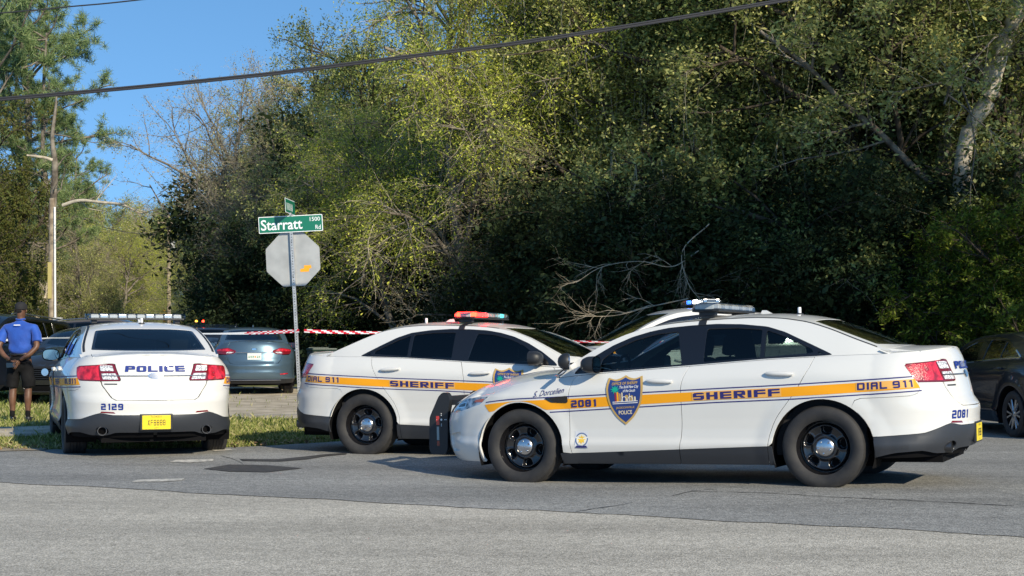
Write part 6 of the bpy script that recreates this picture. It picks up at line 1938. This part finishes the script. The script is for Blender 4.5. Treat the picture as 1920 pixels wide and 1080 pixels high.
def pine_mesh(seed, H):
    g = np.random.default_rng(seed)
    K = 10; tr = np.zeros((1, K, 3)); tr[0, :, 2] = np.linspace(-.3, H, K); tr[0, :, :2] = np.cumsum(g.normal(0, .10, (K, 2)), 0)
    rt = np.linspace(.24, .05, K)[None]
    P1, R1 = grow(g, tr, rt, 34, 2.9, 72, 6, .06, droop=-.05, wob=.12, t0=.36, t1=1, up=.12)
    P2, R2 = grow(g, P1, R1, 8, .95, 45, 4, .018, droop=-.1, wob=.18, t0=.35, up=.15)
    a, fa = tubes_np(tr, rt, 10); b, fb = tubes_np(P1, R1, 5); c, fc = tubes_np(P2, R2, 3)
    trunk = np_mesh('trunk', np.vstack([a, b, c]), np.vstack([fa, fb + len(a), fc + len(a) + len(b)])); trunk.materials.append(B_grey)
    # needle tufts: thin blades fanning out from the twig ends
    E = P2[:, -2:].reshape(-1, 3); E = np.vstack([E, P2[:, 2], P1[:, -1]]); n = 40
    N = len(E) * n; C = np.repeat(E, n, 0) + g.normal(0, .06, (N, 3))
    D = g.normal(size=(N, 3)); D[:, 2] += .5; D /= np.linalg.norm(D, axis=1, keepdims=True)
    W = np.cross(D, g.normal(size=(N, 3))); W /= np.linalg.norm(W, axis=1, keepdims=True); L = g.uniform(.16, .30, N)[:, None]; w = .0085
    V = np.stack([C - W * w, C + W * w, C + D * L + W * w * .5, C + D * L - W * w * .5], 1).reshape(-1, 3)
    lf = np_mesh('crown', V, np.arange(N * 4).reshape(N, 4), smooth=False); lf.materials.append(L_pine)
    return trunk, lf
PINES = {}
def place_pine(i, x, y, H, label, group, z=.3):
    if i not in PINES: PINES[i] = pine_mesh(900 + i, 17.0)
    tr, lf = PINES[i]
    root = empty('pine_tree', (x, y, z), random.uniform(0, 6.28)); s = H / 17.0; root.scale = (s, s, s)
    tag(root, label, 'tree', group); link('trunk', tr, root); link('crown', lf, root)
    return root

def X(px, d): return (px - 960) / 2800 * d

# ------------------------------------------------------------------ the wood, left to right
W = 'trees of the wood behind the cars'
ORD = ['first', 'second', 'third', 'fourth', 'fifth', 'sixth', 'seventh', 'eighth', 'ninth', 'tenth', 'eleventh', 'twelfth', 'thirteenth', 'fourteenth', 'fifteenth', 'sixteenth', 'seventeenth', 'eighteenth', 'nineteenth', 'twentieth']
def nth(n): return ORD[n] if n < 20 else 'twenty-' + ORD[n - 20]
# skyline group beyond the street sign
place_tree('bare', 0, X(450, 47), 47, 8.9, 'brown bare twigged tree at the left end of the wood, against the sky', W, wide=.9)
place_tree('bare_oak', 0, X(525, 50), 50, 7.8, 'grey green small leaved tree low at the left end of the wood', W)
place_tree('bare_oak', 1, X(500, 54), 54, 9.6, 'grey green crowned tree behind the brown bare one at the left end', W, wide=.8)
place_tree('bare', 1, X(520, 45), 45, 7.9, 'bare tan twigged tree above the street name sign', W, wide=.9)
place_tree('bare_oak', 1, X(640, 52), 52, 10.2, 'tall olive evergreen whose rounded top stands above the cable', W, wide=.78)
place_tree('oak', 0, X(700, 50), 50, 11.2, 'tall dark evergreen with the highest rounded top left of the yellow green tree', W, wide=.85)
place_tree('oak', 1, X(572, 53), 53, 10.3, 'dark evergreen with a lower rounded top, above and behind the street sign', W, wide=.8)
place_tree('bare_oak', 1, X(640, 43), 43, 7.4, 'olive tree standing lower, right of the stop sign', W)
place_tree('willow', 0, X(925, 38), 38, 11.2, 'tall yellow green tree with fine pale twigs left of the red lamp', W, wide=.85)
place_tree('willow', 1, X(1020, 37.5), 37.5, 11.8, 'tallest yellow green tree with fine pale twigs, right above the red lamp', W, wide=.85)
place_tree('willow', 0, X(770, 40), 40, 6.6, 'low spreading yellow green tree behind the second saloon', W, wide=1.1)
place_tree('bare', 0, X(900, 38), 38, 7.0, 'pale branched tree in the middle of the wood edge', W)
place_tree('oak2', 0, X(1170, 41), 41, 12.6, 'olive green oak right of the yellow green trees, reaching out of the picture', W, wide=.9)
# right hand half, nearer
place_tree('oak2', 1, X(1230, 37), 37, 12.0, 'olive oak above the police suv windscreen', W)
place_tree('oak', 1, X(1320, 36), 36, 12.4, 'dark oak above the police suv light bar', W)
place_tree('oak2', 0, X(1420, 35), 35, 12.4, 'olive oak with hanging moss above the nearest saloon roof', W)
place_tree('mossy', 0, X(1530, 36), 36, 12.6, 'moss hung tree above the nearest saloon rear window', W)
place_tree('oak', 0, X(1640, 34), 34, 12.2, 'dark leaved oak above the nearest saloon boot', W)
place_tree('oak2', 1, X(1760, 33), 33, 12.4, 'olive oak left of the thick pale trunk', W)
place_tree('bare_oak', 1, X(1880, 32), 32, 12.0, 'grey green tree at the right edge of the picture, around the pale trunk', W)
place_tree('oak', 1, X(2020, 33), 33, 12.5, 'dark oak standing just outside the right edge of the wood', W)
# behind, closing the wood
GB = 'trees deeper inside the wood'
for n, (px, d, H, k) in enumerate([(590, 62, 9.5, 'oak'), (720, 64, 11, 'oak'), (820, 60, 11.5, 'oak2'), (960, 58, 11.5, 'oak2'), (1120, 55, 14.5, 'oak'), (1260, 52, 14.5, 'oak2'), (1400, 50, 14.5, 'oak'), (1540, 49, 14.5, 'oak2'), (1680, 47, 14.5, 'oak'), (1820, 45, 14.0, 'oak'), (1960, 44, 14, 'oak2'),
                                   (1200, 44, 13.4, 'oak'), (1350, 43, 13.4, 'oak'), (1480, 42, 13.4, 'oak2'), (1600, 41, 13.2, 'oak'), (1720, 40, 13.0, 'oak'), (1850, 39, 13, 'oak')]):
    place_tree(k, n % 2, X(px, d), d, H, ('dark oak deep in the wood, %s from the left of the rear row' % nth(n)) if n < 11 else ('dark oak deep in the wood, %s from the left of the middle row' % nth(n - 11)), GB)
# understory, a dark hedge-like row
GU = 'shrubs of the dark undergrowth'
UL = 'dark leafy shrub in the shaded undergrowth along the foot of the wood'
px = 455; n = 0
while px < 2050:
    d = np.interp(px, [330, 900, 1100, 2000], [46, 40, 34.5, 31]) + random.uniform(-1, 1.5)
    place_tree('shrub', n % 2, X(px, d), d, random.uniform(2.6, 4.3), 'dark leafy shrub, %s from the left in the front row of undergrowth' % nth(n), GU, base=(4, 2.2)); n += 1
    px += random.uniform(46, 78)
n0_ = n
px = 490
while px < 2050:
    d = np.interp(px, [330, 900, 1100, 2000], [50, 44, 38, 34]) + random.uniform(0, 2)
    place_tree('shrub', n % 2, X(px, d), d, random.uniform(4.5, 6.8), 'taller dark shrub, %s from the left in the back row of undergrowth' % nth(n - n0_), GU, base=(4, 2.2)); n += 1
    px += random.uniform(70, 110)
GE = 'bright evergreen shrubs at the right edge'
for n, (px, d, H, lb) in enumerate([(1800, 29.5, 3.6, 'bright green feathery shrub just left of the black saloon roof'), (1890, 28.5, 4.2, 'tallest bright green feathery shrub above the black saloon'), (1930, 28, 3.6, 'bright green feathery shrub at the right picture edge'), (1755, 30.5, 2.8, 'small bright green shrub at the foot of the wood near the nearest boot')]):
    place_tree('bright', n % 2, X(px, d), d, H, lb, GE, base=(4.5, 1.7))
# unseen oak added off to the right to shade the foot of the wood
GS = 'unseen shade casters added right of the picture'
for n, (x, y, H) in enumerate([(14.2, 18.6, 13.6)]):
    place_tree('oak', n % 2, x, y, H, 'unseen dark oak added right of the picture to shade the wood, %s nearest to it' % nth(n), GS, z=0)

# thick pale trunk and leaning limb at the upper right
def limb(name, pts, rad, m, label, cat='tree', twigs=0, parent=None, seed=3, tl=.8, tm=None):
    P = np.array(smooth_line(pts, n=6))[None]; K = P.shape[1]
    Rd = np.interp(np.linspace(0, 1, K), np.linspace(0, 1, len(rad)), rad)[None]
    V, F = tubes_np(P, Rd, 12)
    g = np.random.default_rng(seed)
    root = empty(name, tuple(pts[0])) if parent is None else None
    V = V - np.array(pts[0])
    tr = link('trunk', np_mesh('trunk', V, F), root, m)
    if twigs:
        P2, R2 = grow(g, P, Rd, twigs, tl, 42, 6, max(.012, float(Rd.min())), droop=.05, wob=.2, t0=.2)
        P3_, R3 = grow(g, P2, R2, 6, tl * .55, 38, 4, .0055, wob=.22, t0=.15)
        a, fa = tubes_np(P2, R2, 4); b, fb = tubes_np(P3_, R3, 3)
        V2 = np.vstack([a, b]) - np.array(pts[0]); link('twigs', np_mesh('twigs', V2, np.vstack([fa, fb + len(a)])), root, tm or m)
    tag(root, label, cat)
    return root
def PP(px, py, d): return P3(px, py, d)
b0 = PP(1795, 640, 31.5)
limb('leafless_tree', [(b0[0], 31.5, 0.0), PP(1800, 420, 31.5), PP(1812, 260, 31.3), PP(1850, 190, 31), PP(1868, 120, 30.8), PP(1890, 60, 30.6), PP(1930, -20, 30.4), PP(1960, -90, 30.3)], [.22, .20, .16, .17, .19, .16, .18, .15], B_pale, 'thick pale leaning trunk in the upper right corner', seed=5)
b1 = PP(1770, 640, 33)
limb('leafless_tree', [(b1[0], 33, 0), PP(1765, 400, 33), PP(1778, 240, 33), PP(1776, 130, 33), PP(1772, 60, 33), PP(1765, -40, 33)], [.2, .19, .18, .17, .15, .12], B_grey, 'straight grey trunk left of the thick pale leaning one', seed=6)
b2 = PP(1480, 640, 34.5)
limb('leafless_tree', [(b2[0], 34.5, 0), PP(1470, 450, 34.5), PP(1440, 300, 34.5), PP(1410, 180, 34.5), PP(1400, 60, 34.3), PP(1380, -60, 34)], [.2, .18, .14, .12, .10, .08], B_dark, 'dark forked trunk inside the wood above the rear door', twigs=8, seed=8, tl=2.0)
# pale dead branches reaching out of the dark wood
GD = 'pale dead branches low in front of the wood'
DB = [([PP(1310, 470, 31.5), PP(1260, 500, 31.3), PP(1200, 490, 31), PP(1130, 500, 30.7), PP(1080, 530, 30.5)], 9, 'pale dead branch spreading left above the police suv'),
      ([PP(1330, 420, 31.5), PP(1280, 470, 31.2), PP(1290, 530, 31), PP(1320, 570, 30.8)], 9, 'pale dead branch hanging down right of the police suv windscreen'),
      ([PP(1290, 560, 30.8), PP(1220, 575, 30.3), PP(1150, 592, 29.9), PP(1075, 592, 29.6)], 9, 'long pale dead branch just above the police suv windscreen'),
      ([PP(1240, 300, 33), PP(1245, 350, 32.8), PP(1240, 400, 32.5), PP(1225, 440, 32.3)], 9, 'pale dead twig cluster in the dark middle of the wood'),
      ([PP(1480, 500, 31.5), PP(1560, 520, 31), PP(1620, 550, 30.6), PP(1655, 600, 30.4)], 3, 'thin pale arching branch above the nearest saloon rear window'),
      ([PP(1640, 362, 31), PP(1700, 388, 30.8), PP(1745, 404, 30.6), PP(1772, 418, 30.5)], 6, 'pale forked branch in the dark upper right part of the wood'),
      ([PP(900, 385, 37), PP(850, 388, 36.6), PP(800, 420, 36.2), PP(740, 440, 36), PP(690, 470, 35.8)], 12, 'long pale branch left of the red lamp'),
      ([PP(960, 420, 36.5), PP(905, 425, 36.3), PP(860, 423, 36.1)], 3, 'short pale branch straight above the red lamp'),
      ([PP(900, 330, 37.5), PP(860, 250, 37.3), PP(820, 180, 37.2), PP(790, 120, 37)], 9, 'pale upright limb in the yellow green tree'),
      ([PP(1000, 380, 37), PP(960, 300, 37), PP(880, 230, 36.8), PP(790, 235, 36.6)], 10, 'pale limb arching left through the yellow green tree'),
      ([PP(1560, 460, 32), PP(1500, 470, 31.8), PP(1440, 490, 31.5), PP(1390, 500, 31.2)], 9, 'grey dead branches above the nearest saloon roof'),
      ([PP(700, 420, 36), PP(690, 460, 35.8), PP(700, 510, 35.7), PP(705, 560, 35.6)], 6, 'pale hanging twigs right of the stop sign')]
for n, (pts, tw, lb) in enumerate(DB):
    o = limb('dead_branch', pts, [.013, .010, .007, .005], B_twig, lb, 'branch', twigs=tw, seed=40 + n, tl=.85); o['group'] = GD

# ------------------------------------------------------------------ left side of the road
GP = 'tall pines at the upper left'
for n, (px, d, H, lb) in enumerate([(-40, 58, 19, 'tall pine cut by the left picture edge'), (40, 62, 18.5, 'tall pine at the top left corner of the picture'), (98, 60, 13.5, 'pine whose branches reach right over the road'), (30, 70, 15.5, 'pine standing behind the two tall ones'), (150, 75, 10.5, 'shorter pine right of the dead snag'), (-90, 66, 20, 'pine just left of the picture')]):
    place_pine(n % 2, X(px, d), d, H, lb, GP)
place_tree('rusty', 0, X(15, 56), 56, 9.6, 'rusty green evergreen at the left picture edge below the pines', GP, wide=.75, base=(9, 2.8))
place_tree('rusty', 0, X(-50, 52), 52, 9.0, 'rusty green evergreen just outside the left picture edge', GP, wide=.8, base=(9, 2.8))
GL = 'mossy trees beyond the parked cars on the left'
for n, (px, d, H, k) in enumerate([(20, 70, 7.5, 'mossy'), (75, 78, 8.5, 'mossy'), (130, 84, 8.6, 'willow'), (175, 90, 9.4, 'mossy'), (215, 100, 9.2, 'willow'), (150, 72, 6.0, 'bare'), (60, 66, 5.4, 'bare'), (245, 120, 11.5, 'mossy'), (110, 95, 11, 'willow')]):
    lbs = ['moss hung olive tree behind the man', 'moss hung tree left of the white conduit pole', 'yellow green tree right of the conduit pole', 'moss hung tree midway between the two far poles', 'yellow green tree at the foot of the sky gap', 'bare pale tree right of the conduit pole, low', 'bare pale tree behind the man', 'moss hung tree left of the thin far pole', 'taller yellow green tree behind the conduit pole']
    place_tree(k, 0, X(px, d), d, H, lbs[n], GL, z=.35)
GF = 'trees at the far end of the road'
for n, (px, d, H, k) in enumerate([(255, 150, 13.2, 'oak'), (290, 140, 12.0, 'oak2'), (330, 135, 12.5, 'oak'), (375, 120, 10.5, 'oak2'), (220, 150, 13.5, 'oak2'), (300, 128, 8, 'bare'), (345, 125, 5.0, 'willow'), (400, 100, 7.5, 'oak2'), (180, 150, 12, 'oak'), (425, 85, 7.0, 'willow'), (270, 132, 9, 'willow'), (380, 90, 5, 'willow'), (-60, 130, 13, 'oak'), (40, 130, 13, 'oak'), (130, 140, 13, 'oak2')]):
    place_tree(k, n % 2 if k in ('oak', 'oak2', 'willow', 'bare') else 0, X(px, d), d, H, 'distant %s closing the far end of the road, %s in the row' % (TN[k].replace('_', ' '), nth(n)), GF, z=.35)
px = -60; n = 0
while px < 460:
    d = random.uniform(62, 82) if px < 240 else random.uniform(88, 105)
    place_tree('mossy' if n % 3 else 'bare_oak', 0, X(px, d), d, random.uniform(3.2, 4.6), 'low olive thicket beyond the parked cars, %s from the left' % nth(n), 'low thicket beyond the parked cars', z=.3); n += 1
    px += random.uniform(26, 40) if px < 240 else random.uniform(24, 34)
for n, (px, d, H, k, lb) in enumerate([(375, 72, 4.6, 'willow', 'sunlit yellow green bush right of the thin far pole'), (395, 66, 5.2, 'willow', 'sunlit yellow green bush above the steel blue saloon'), (205, 74, 6.2, 'willow', 'sunlit yellow green tree above the roof bar of number 2129'), (150, 60, 4.4, 'mossy', 'sunlit moss hung bush right of the conduit pole')]):
    place_tree(k, 0, X(px, d), d, H, lb, GL, z=.3)
# dead snag above the pole
s0 = PP(97, 640, 51.6)
limb('dead_snag', [(s0[0] + .12, 51.6, .3), PP(98, 480, 51.6), PP(100, 380, 51.6), PP(103, 310, 51.6), PP(98, 260, 51.6), PP(104, 205, 51.6), PP(106, 180, 51.6)], [.13, .12, .12, .11, .07, .05, .03], B_grey, 'pale dead snag rising behind the conduit pole', twigs=5, seed=12, tl=1.4)
limb('dead_limb', [PP(98, 300, 51.4), PP(85, 296, 51.3), PP(66, 293, 51.2), PP(50, 291, 51.1)], [.06, .055, .045, .03], B_pale, 'pale broken limb sticking out left from the snag', 'branch')
limb('dead_limb', [PP(118, 385, 51.6), PP(150, 376, 51.4), PP(195, 380, 51.2), PP(230, 384, 51.0), PP(262, 400, 50.8)], [.07, .06, .05, .045, .02], B_pale, 'long pale limb reaching right from the snag over the road', 'branch', twigs=9, seed=13, tl=1.1)
limb('bare_sapling', [(X(20, 58), 58, .25), PP(28, 560, 58), PP(38, 500, 58), PP(40, 470, 58)], [.10, .08, .05, .02], B_pale, 'pale bare sapling behind the man, left of the pole', 'tree', twigs=10, seed=14, tl=1.3)
limb('bare_sapling', [(X(62, 57), 57, .25), PP(72, 580, 57), PP(84, 560, 57), PP(88, 530, 57)], [.10, .08, .05, .02], B_pale, 'pale leaning sapling just left of the conduit pole', 'tree', twigs=8, seed=15, tl=1.2)

# ------------------------------------------------------------------ the man
def skin_mesh(name, verts, edges, radii, sub=2, root=0, smooth=True):
    """verts: points; radii: (rx, ry) per vertex -> evaluated mesh of a skin + subdivision surface"""
    me = bpy.data.meshes.new(name); me.from_pydata(verts, edges, []); me.update()
    o = bpy.data.objects.new(name, me); col.objects.link(o)
    sk = o.modifiers.new('skin', 'SKIN'); sk.use_smooth_shade = smooth; sk.branch_smoothing = .4
    lay = me.skin_vertices[0]
    for i, r_ in enumerate(radii):
        lay.data[i].radius = r_ if isinstance(r_, tuple) else (r_, r_)
        lay.data[i].use_root = (i == root)
    ss = o.modifiers.new('sub', 'SUBSURF'); ss.levels = sub; ss.render_levels = sub
    dg = bpy.context.evaluated_depsgraph_get(); dg.update()
    out = bpy.data.meshes.new_from_object(o.evaluated_get(dg)); out.name = name
    bpy.data.objects.remove(o); bpy.data.meshes.remove(me)
    out.polygons.foreach_set('use_smooth', [True] * len(out.polygons))
    return out

def join_mesh(name, ms):
    bm = bmesh.new()
    for m in ms: bm.from_mesh(m)
    o = bpy.data.meshes.new(name); bm.to_mesh(o); bm.free()
    o.polygons.foreach_set('use_smooth', [True] * len(o.polygons))
    return o

def build_person(x, y, z, rz):
    """standing man seen from behind (local -y is his back), hands clasped behind him with a phone"""
    root = empty('person', (x, y, z), rz)
    tag(root, 'man in blue polo shirt, black shorts and cap standing with hands behind his back', 'person')
    skin = noisy(mat('skin_brown', (.13, .062, .035), rough=.5), (.105, .048, .027), (.165, .082, .048), scale=9)
    # ---- continuous body: pelvis, torso, neck, head, arms, legs
    V = [(0, 0, .96), (0, .005, 1.10), (0, .01, 1.25), (0, .0, 1.38), (0, .0, 1.475), (0, .012, 1.545), (0, .02, 1.60), (0, .028, 1.68), (0, .022, 1.755)]
    Rr = [(.165, .115), (.160, .112), (.185, .120), (.195, .115), (.10, .07), (.055, .058), (.062, .078), (.077, .098), (.062, .075)]
    Ed = [(0, 1), (1, 2), (2, 3), (3, 4), (4, 5), (5, 6), (6, 7), (7, 8)]
    def limb_(start, pts, rads):
        p = start
        for q, r_ in zip(pts, rads):
            V.append(q); Rr.append(r_); Ed.append((p, len(V) - 1)); p = len(V) - 1
        return p
    for s in (-1, 1):
        # arms: out, down, and back to the middle of the lower back
        el = (s * .295, -.10, 1.13)
        limb_(3, [(s * .205, .0, 1.435), (s * .250, -.03, 1.30), el, (s * .20, -.165, 1.02), (s * .075, -.215, .935)], [.060, .050, .044, .040, .027])
        limb_(0, [(s * .105, .0, .86), (s * .115, .01, .68), (s * .118, .01, .50), (s * .120, -.012, .36), (s * .120, -.005, .22), (s * .121, -.012, .085), (s * .125, .03, .050)],
              [.092, .080, .058, .060, .045, .036, .038])
    body = skin_mesh('body', V, Ed, Rr, 2)
    parts = [body]
    # ---- hands: one open palm over the other, five bent fingers each
    def hand(wr, fw, up_, s, curl):
        """wr wrist, fw direction of the fingers, up_ palm normal"""
        fw = Vector(fw).normalized(); n = Vector(up_).normalized(); sd_ = fw.cross(n).normalized()
        hv = [tuple(wr), tuple(Vector(wr) + fw * .045), tuple(Vector(wr) + fw * .085)]
        ms = [skin_mesh('palm', hv, [(0, 1), (1, 2)], [(.024, .018), (.038, .015), (.040, .012)], 2)]
        for k, (o_, L) in enumerate(((-.030, .066), (-.010, .078), (.011, .074), (.030, .058))):
            b0_ = Vector(wr) + fw * .078 + sd_ * o_
            p1_ = b0_ + fw * L * .45; p2_ = p1_ + (fw * .8 - n * curl).normalized() * L * .33; p3_ = p2_ + (fw * .5 - n * curl * 1.6).normalized() * L * .28
            ms.append(skin_mesh('finger', [tuple(b0_ - fw * .02), tuple(b0_), tuple(p1_), tuple(p2_), tuple(p3_)], [(0, 1), (1, 2), (2, 3), (3, 4)], [.009, .0095, .0085, .008, .006], 1))
        t0 = Vector(wr) + fw * .02 + sd_ * (.028 * s); t1 = t0 + (fw * .5 + sd_ * s * .8).normalized() * .04; t2 = t1 + (fw * .9 + sd_ * s * .3).normalized() * .032
        ms.append(skin_mesh('thumb', [tuple(t0), tuple(t1), tuple(t2)], [(0, 1), (1, 2)], [.012, .010, .008], 1))
        return ms
    parts += hand((-.062, -.222, .930), (.86, -.10, -.30), (0, -1, -.1), 1, .5)
    parts += hand((.066, -.232, .935), (-.55, -.05, -.85), (0, -1, 0), 1, .25)
    # ears
    for s in (-1, 1):
        parts.append(skin_mesh('ear', [(s * .078, .018, 1.655), (s * .088, .008, 1.675), (s * .086, .010, 1.700)], [(0, 1), (1, 2)], [(.008, .012), (.010, .018), (.008, .014)], 1))
    # face side (turned away from the viewer): nose and lips as relief
    parts.append(skin_mesh('nose', [(0, .118, 1.705), (0, .132, 1.680), (0, .140, 1.660), (0, .122, 1.648)], [(0, 1), (1, 2), (2, 3)], [.010, .012, .017, .012], 1))
    parts.append(skin_mesh('lips', [(-.022, .108, 1.622), (0, .116, 1.624), (.022, .108, 1.622)], [(0, 1), (1, 2)], [.007, .010, .007], 1))
    b = join_mesh('body', parts); link('body', b, root, skin)
    for s in (-1, 1):
        e = MB(); e.lathe([(0, .011), (.008, .008), (.011, 0)], 'Y', 12, c=(s * .031, .108, 1.690)); e.build('eye', M_white_dec, root, smooth=True)
        e = MB(); e.lathe([(0, .0125), (.0048, .0118)], 'Y', 10, c=(s * .031, .108, 1.690)); e.build('iris', M_dark, root)
    # ---- polo shirt
    blue = noisy(mat('blue_polo', (.012, .075, .40), rough=.75), (.010, .060, .33), (.016, .095, .47), scale=7, detail=6, bump=.5, bscale=11, dist=.02)
    n_, l_, b_ = nodes_of(blue); b_.inputs['Sheen Weight'].default_value = .2
    SV = [(0, -.002, 1.005), (0, .0, 1.10), (0, .005, 1.22), (0, -.005, 1.345), (0, -.005, 1.435), (0, .004, 1.512), (0, .010, 1.548)]
    SR = [(.192, .148), (.182, .138), (.208, .140), (.222, .138), (.165, .105), (.070, .068), (.060, .062)]
    SE = [(i, i + 1) for i in range(6)]
    for s in (-1, 1):
        base = len(SV); SV += [(s * .215, -.002, 1.425), (s * .262, -.03, 1.315), (s * .288, -.062, 1.215), (s * .290, -.066, 1.205)]
        SR += [.082, .078, .079, .080]; SE += [(4, base), (base, base + 1), (base + 1, base + 2), (base + 2, base + 3)]
    shirt = skin_mesh('shirt', SV, SE, SR, 2)
    # soft folds in the cloth
    g = np.random.default_rng(4)
    for v in shirt.vertices:
        x_, y_, z_ = v.co
        f = .009 * math.sin(z_ * 38 + x_ * 9 + 2 * math.sin(x_ * 14)) * (1 if z_ < 1.2 else .35) + .004 * math.sin(x_ * 42 + z_ * 11)
        nn = Vector((x_, y_, 0)); nn = nn.normalized() if nn.length > 0 else nn
        v.co += nn * f
    so = link('shirt', shirt, root, blue)
    cm = MB(); cm.tube([(.062 * math.cos(t), .010 + .064 * math.sin(t), 1.552 + .006 * math.cos(t * 2)) for t in np.linspace(0, 2 * math.pi, 21)], .013, 8, cap=False); cm.build('collar', blue, so, smooth=True)
    pt = MB(); pt.box((0, -.1385 + .012, 1.462), (.10, .006, .014), rot=Matrix.Rotation(R(-28), 3, 'X')); pt.build('neck_print', M_white_dec, so)
    # ---- shorts: waistband, hips and two wide legs
    blk = noisy(mat('black_shorts', (.006, .006, .007), rough=.85, spec=.2), (.005, .005, .006), (.010, .010, .011), scale=8, bump=.4, bscale=12, dist=.02)
    HV = [(0, 0, 1.035), (0, 0, .965), (0, -.004, .88)]; HR = [(.168, .125), (.186, .138), (.190, .145)]; HE = [(0, 1), (1, 2)]
    for s in (-1, 1):
        base = len(HV); HV += [(s * .108, -.002, .80), (s * .124, .002, .66), (s * .130, .0, .53), (s * .131, .0, .52)]
        HR += [(.112, .115), (.106, .108), (.106, .106), (.108, .106)]; HE += [(2, base), (base, base + 1), (base + 1, base + 2), (base + 2, base + 3)]
    sh_ = skin_mesh('shorts', HV, HE, HR, 2)
    for v in sh_.vertices:
        x_, y_, z_ = v.co; nn = Vector((x_ - math.copysign(.12, x_) * (z_ < .8), y_, 0)); nn = nn.normalized() if nn.length > 0 else nn
        v.co += nn * (.005 * math.sin(x_ * 50 + 6 * math.sin(z_ * 9)) + .004 * math.sin(z_ * 30 + x_ * 12))
    sho = link('shorts', sh_, root, blk)
    bl = MB(); bl.tube([(.178 * math.cos(t), .135 * math.sin(t), 1.020) for t in np.linspace(0, 2 * math.pi, 33)], .013, 6, cap=False); bl.build('belt', M_black_plastic, sho, smooth=True)
    for s in (-1, 1):
        pk = MB(); pk.box((s * .085, -.143, .90), (.11, .006, .012), rot=Matrix.Rotation(R(s * 6), 3, 'Y')); pk.build('pocket_edge', blk, sho)
    # ---- socks and shoes
    for s in (-1, 1):
        c = skin_mesh('sock', [(s * .121, -.010, .055), (s * .121, -.012, .13), (s * .120, -.010, .20)], [(0, 1), (1, 2)], [.042, .040, .047], 2)
        link('sock', c, root, blk)
        fo = skin_mesh('shoe', [(s * .123, -.055, .048), (s * .124, -.01, .050), (s * .130, .06, .042), (s * .138, .135, .034), (s * .142, .185, .028)], [(0, 1), (1, 2), (2, 3), (3, 4)], [(.042, .046), (.044, .048), (.046, .040), (.048, .032), (.036, .024)], 2)
        so_ = link('shoe', fo, root, M_gloss_black if s < 0 else M_black_plastic)
        sl = MB(); P = [(.123 * s - .042, -.095), (.123 * s + .042, -.095), (.130 * s + .052, .06), (.140 * s + .045, .20), (.140 * s, .228), (.140 * s - .045, .20), (.130 * s - .052, .06)]
        sl.prism(round_poly(P, .02, 3), .0, .022, 'XY'); sl.build('sole', M_dark, so_)
    # ---- cap, worn forwards
    cap = MB()
    prof = [(.098, 1.700), (.101, 1.722), (.100, 1.752), (.088, 1.785), (.060, 1.808), (.020, 1.817), (0, 1.818)]
    Vc = []; Fc = []; n = 28
    for r_, z_ in prof:
        for k in range(n):
            t = 2 * math.pi * k / n; Vc.append((r_ * .88 * math.cos(t), .020 + r_ * 1.10 * math.sin(t), z_ + (.006 * math.cos(t * 6) * (r_ < .09) * (r_ > .01)) * .3))
    for i in range(len(prof) - 1):
        for k in range(n): a, b2 = i * n + k, i * n + (k + 1) % n; Fc.append((a, b2, b2 + n, a + n))
    cap.add(Vc, Fc); co = cap.build('cap', mat('cap_cloth', (.014, .014, .016), rough=.85), root, smooth=True)
    br = MB(); P = [(-.078, .08), (-.072, .15), (-.04, .195), (0, .205), (.04, .195), (.072, .15), (.078, .08)]
    br.prism(P, 1.708, 1.714, 'XY'); br.build('cap_peak', M_black_plastic, co)
    hr = skin_mesh('hair', [(0, -.062, 1.655), (0, -.072, 1.690)], [(0, 1)], [(.060, .022), (.070, .026)], 2)
    link('hair', hr, root, mat('short_hair', (.008, .007, .006), rough=.95))
    # bracelet
    w = MB(); w.tube([(-.118 + .030 * math.cos(t) * .4, -.200 + .012 * math.cos(t), .962 + .032 * math.sin(t)) for t in np.linspace(0, 2 * math.pi, 17)], .006, 6, cap=False); w.build('wristband', M_alloy, root, smooth=True)
    # the phone in his hand is a thing of its own
    ph = empty('mobile_phone', (0, 0, 0)); tag(ph, 'black mobile phone held by the man behind his back', 'phone')
    m = MB(); m.box((0, 0, 0), (.155, .010, .076), rot=Matrix.Rotation(R(-4), 3, 'Y'), bevel=.004); m.build('phone_body', M_gloss_black, ph)
    m = MB(); m.box((0, -.0065, 0), (.142, .002, .066), rot=Matrix.Rotation(R(-4), 3, 'Y')); m.build('phone_screen', mat('screen_dark', (.004, .004, .006), rough=.05, coat=1), ph)
    ph.location = Vector((x, y, z)) + Matrix.Rotation(rz, 3, 'Z') @ Vector((-.045, -.235, .862)); ph.rotation_euler = (0, 0, rz)
    return root
build_person(-7.44, 22.6, float(gz(-7.44, 22.6)) + .0, R(-4))
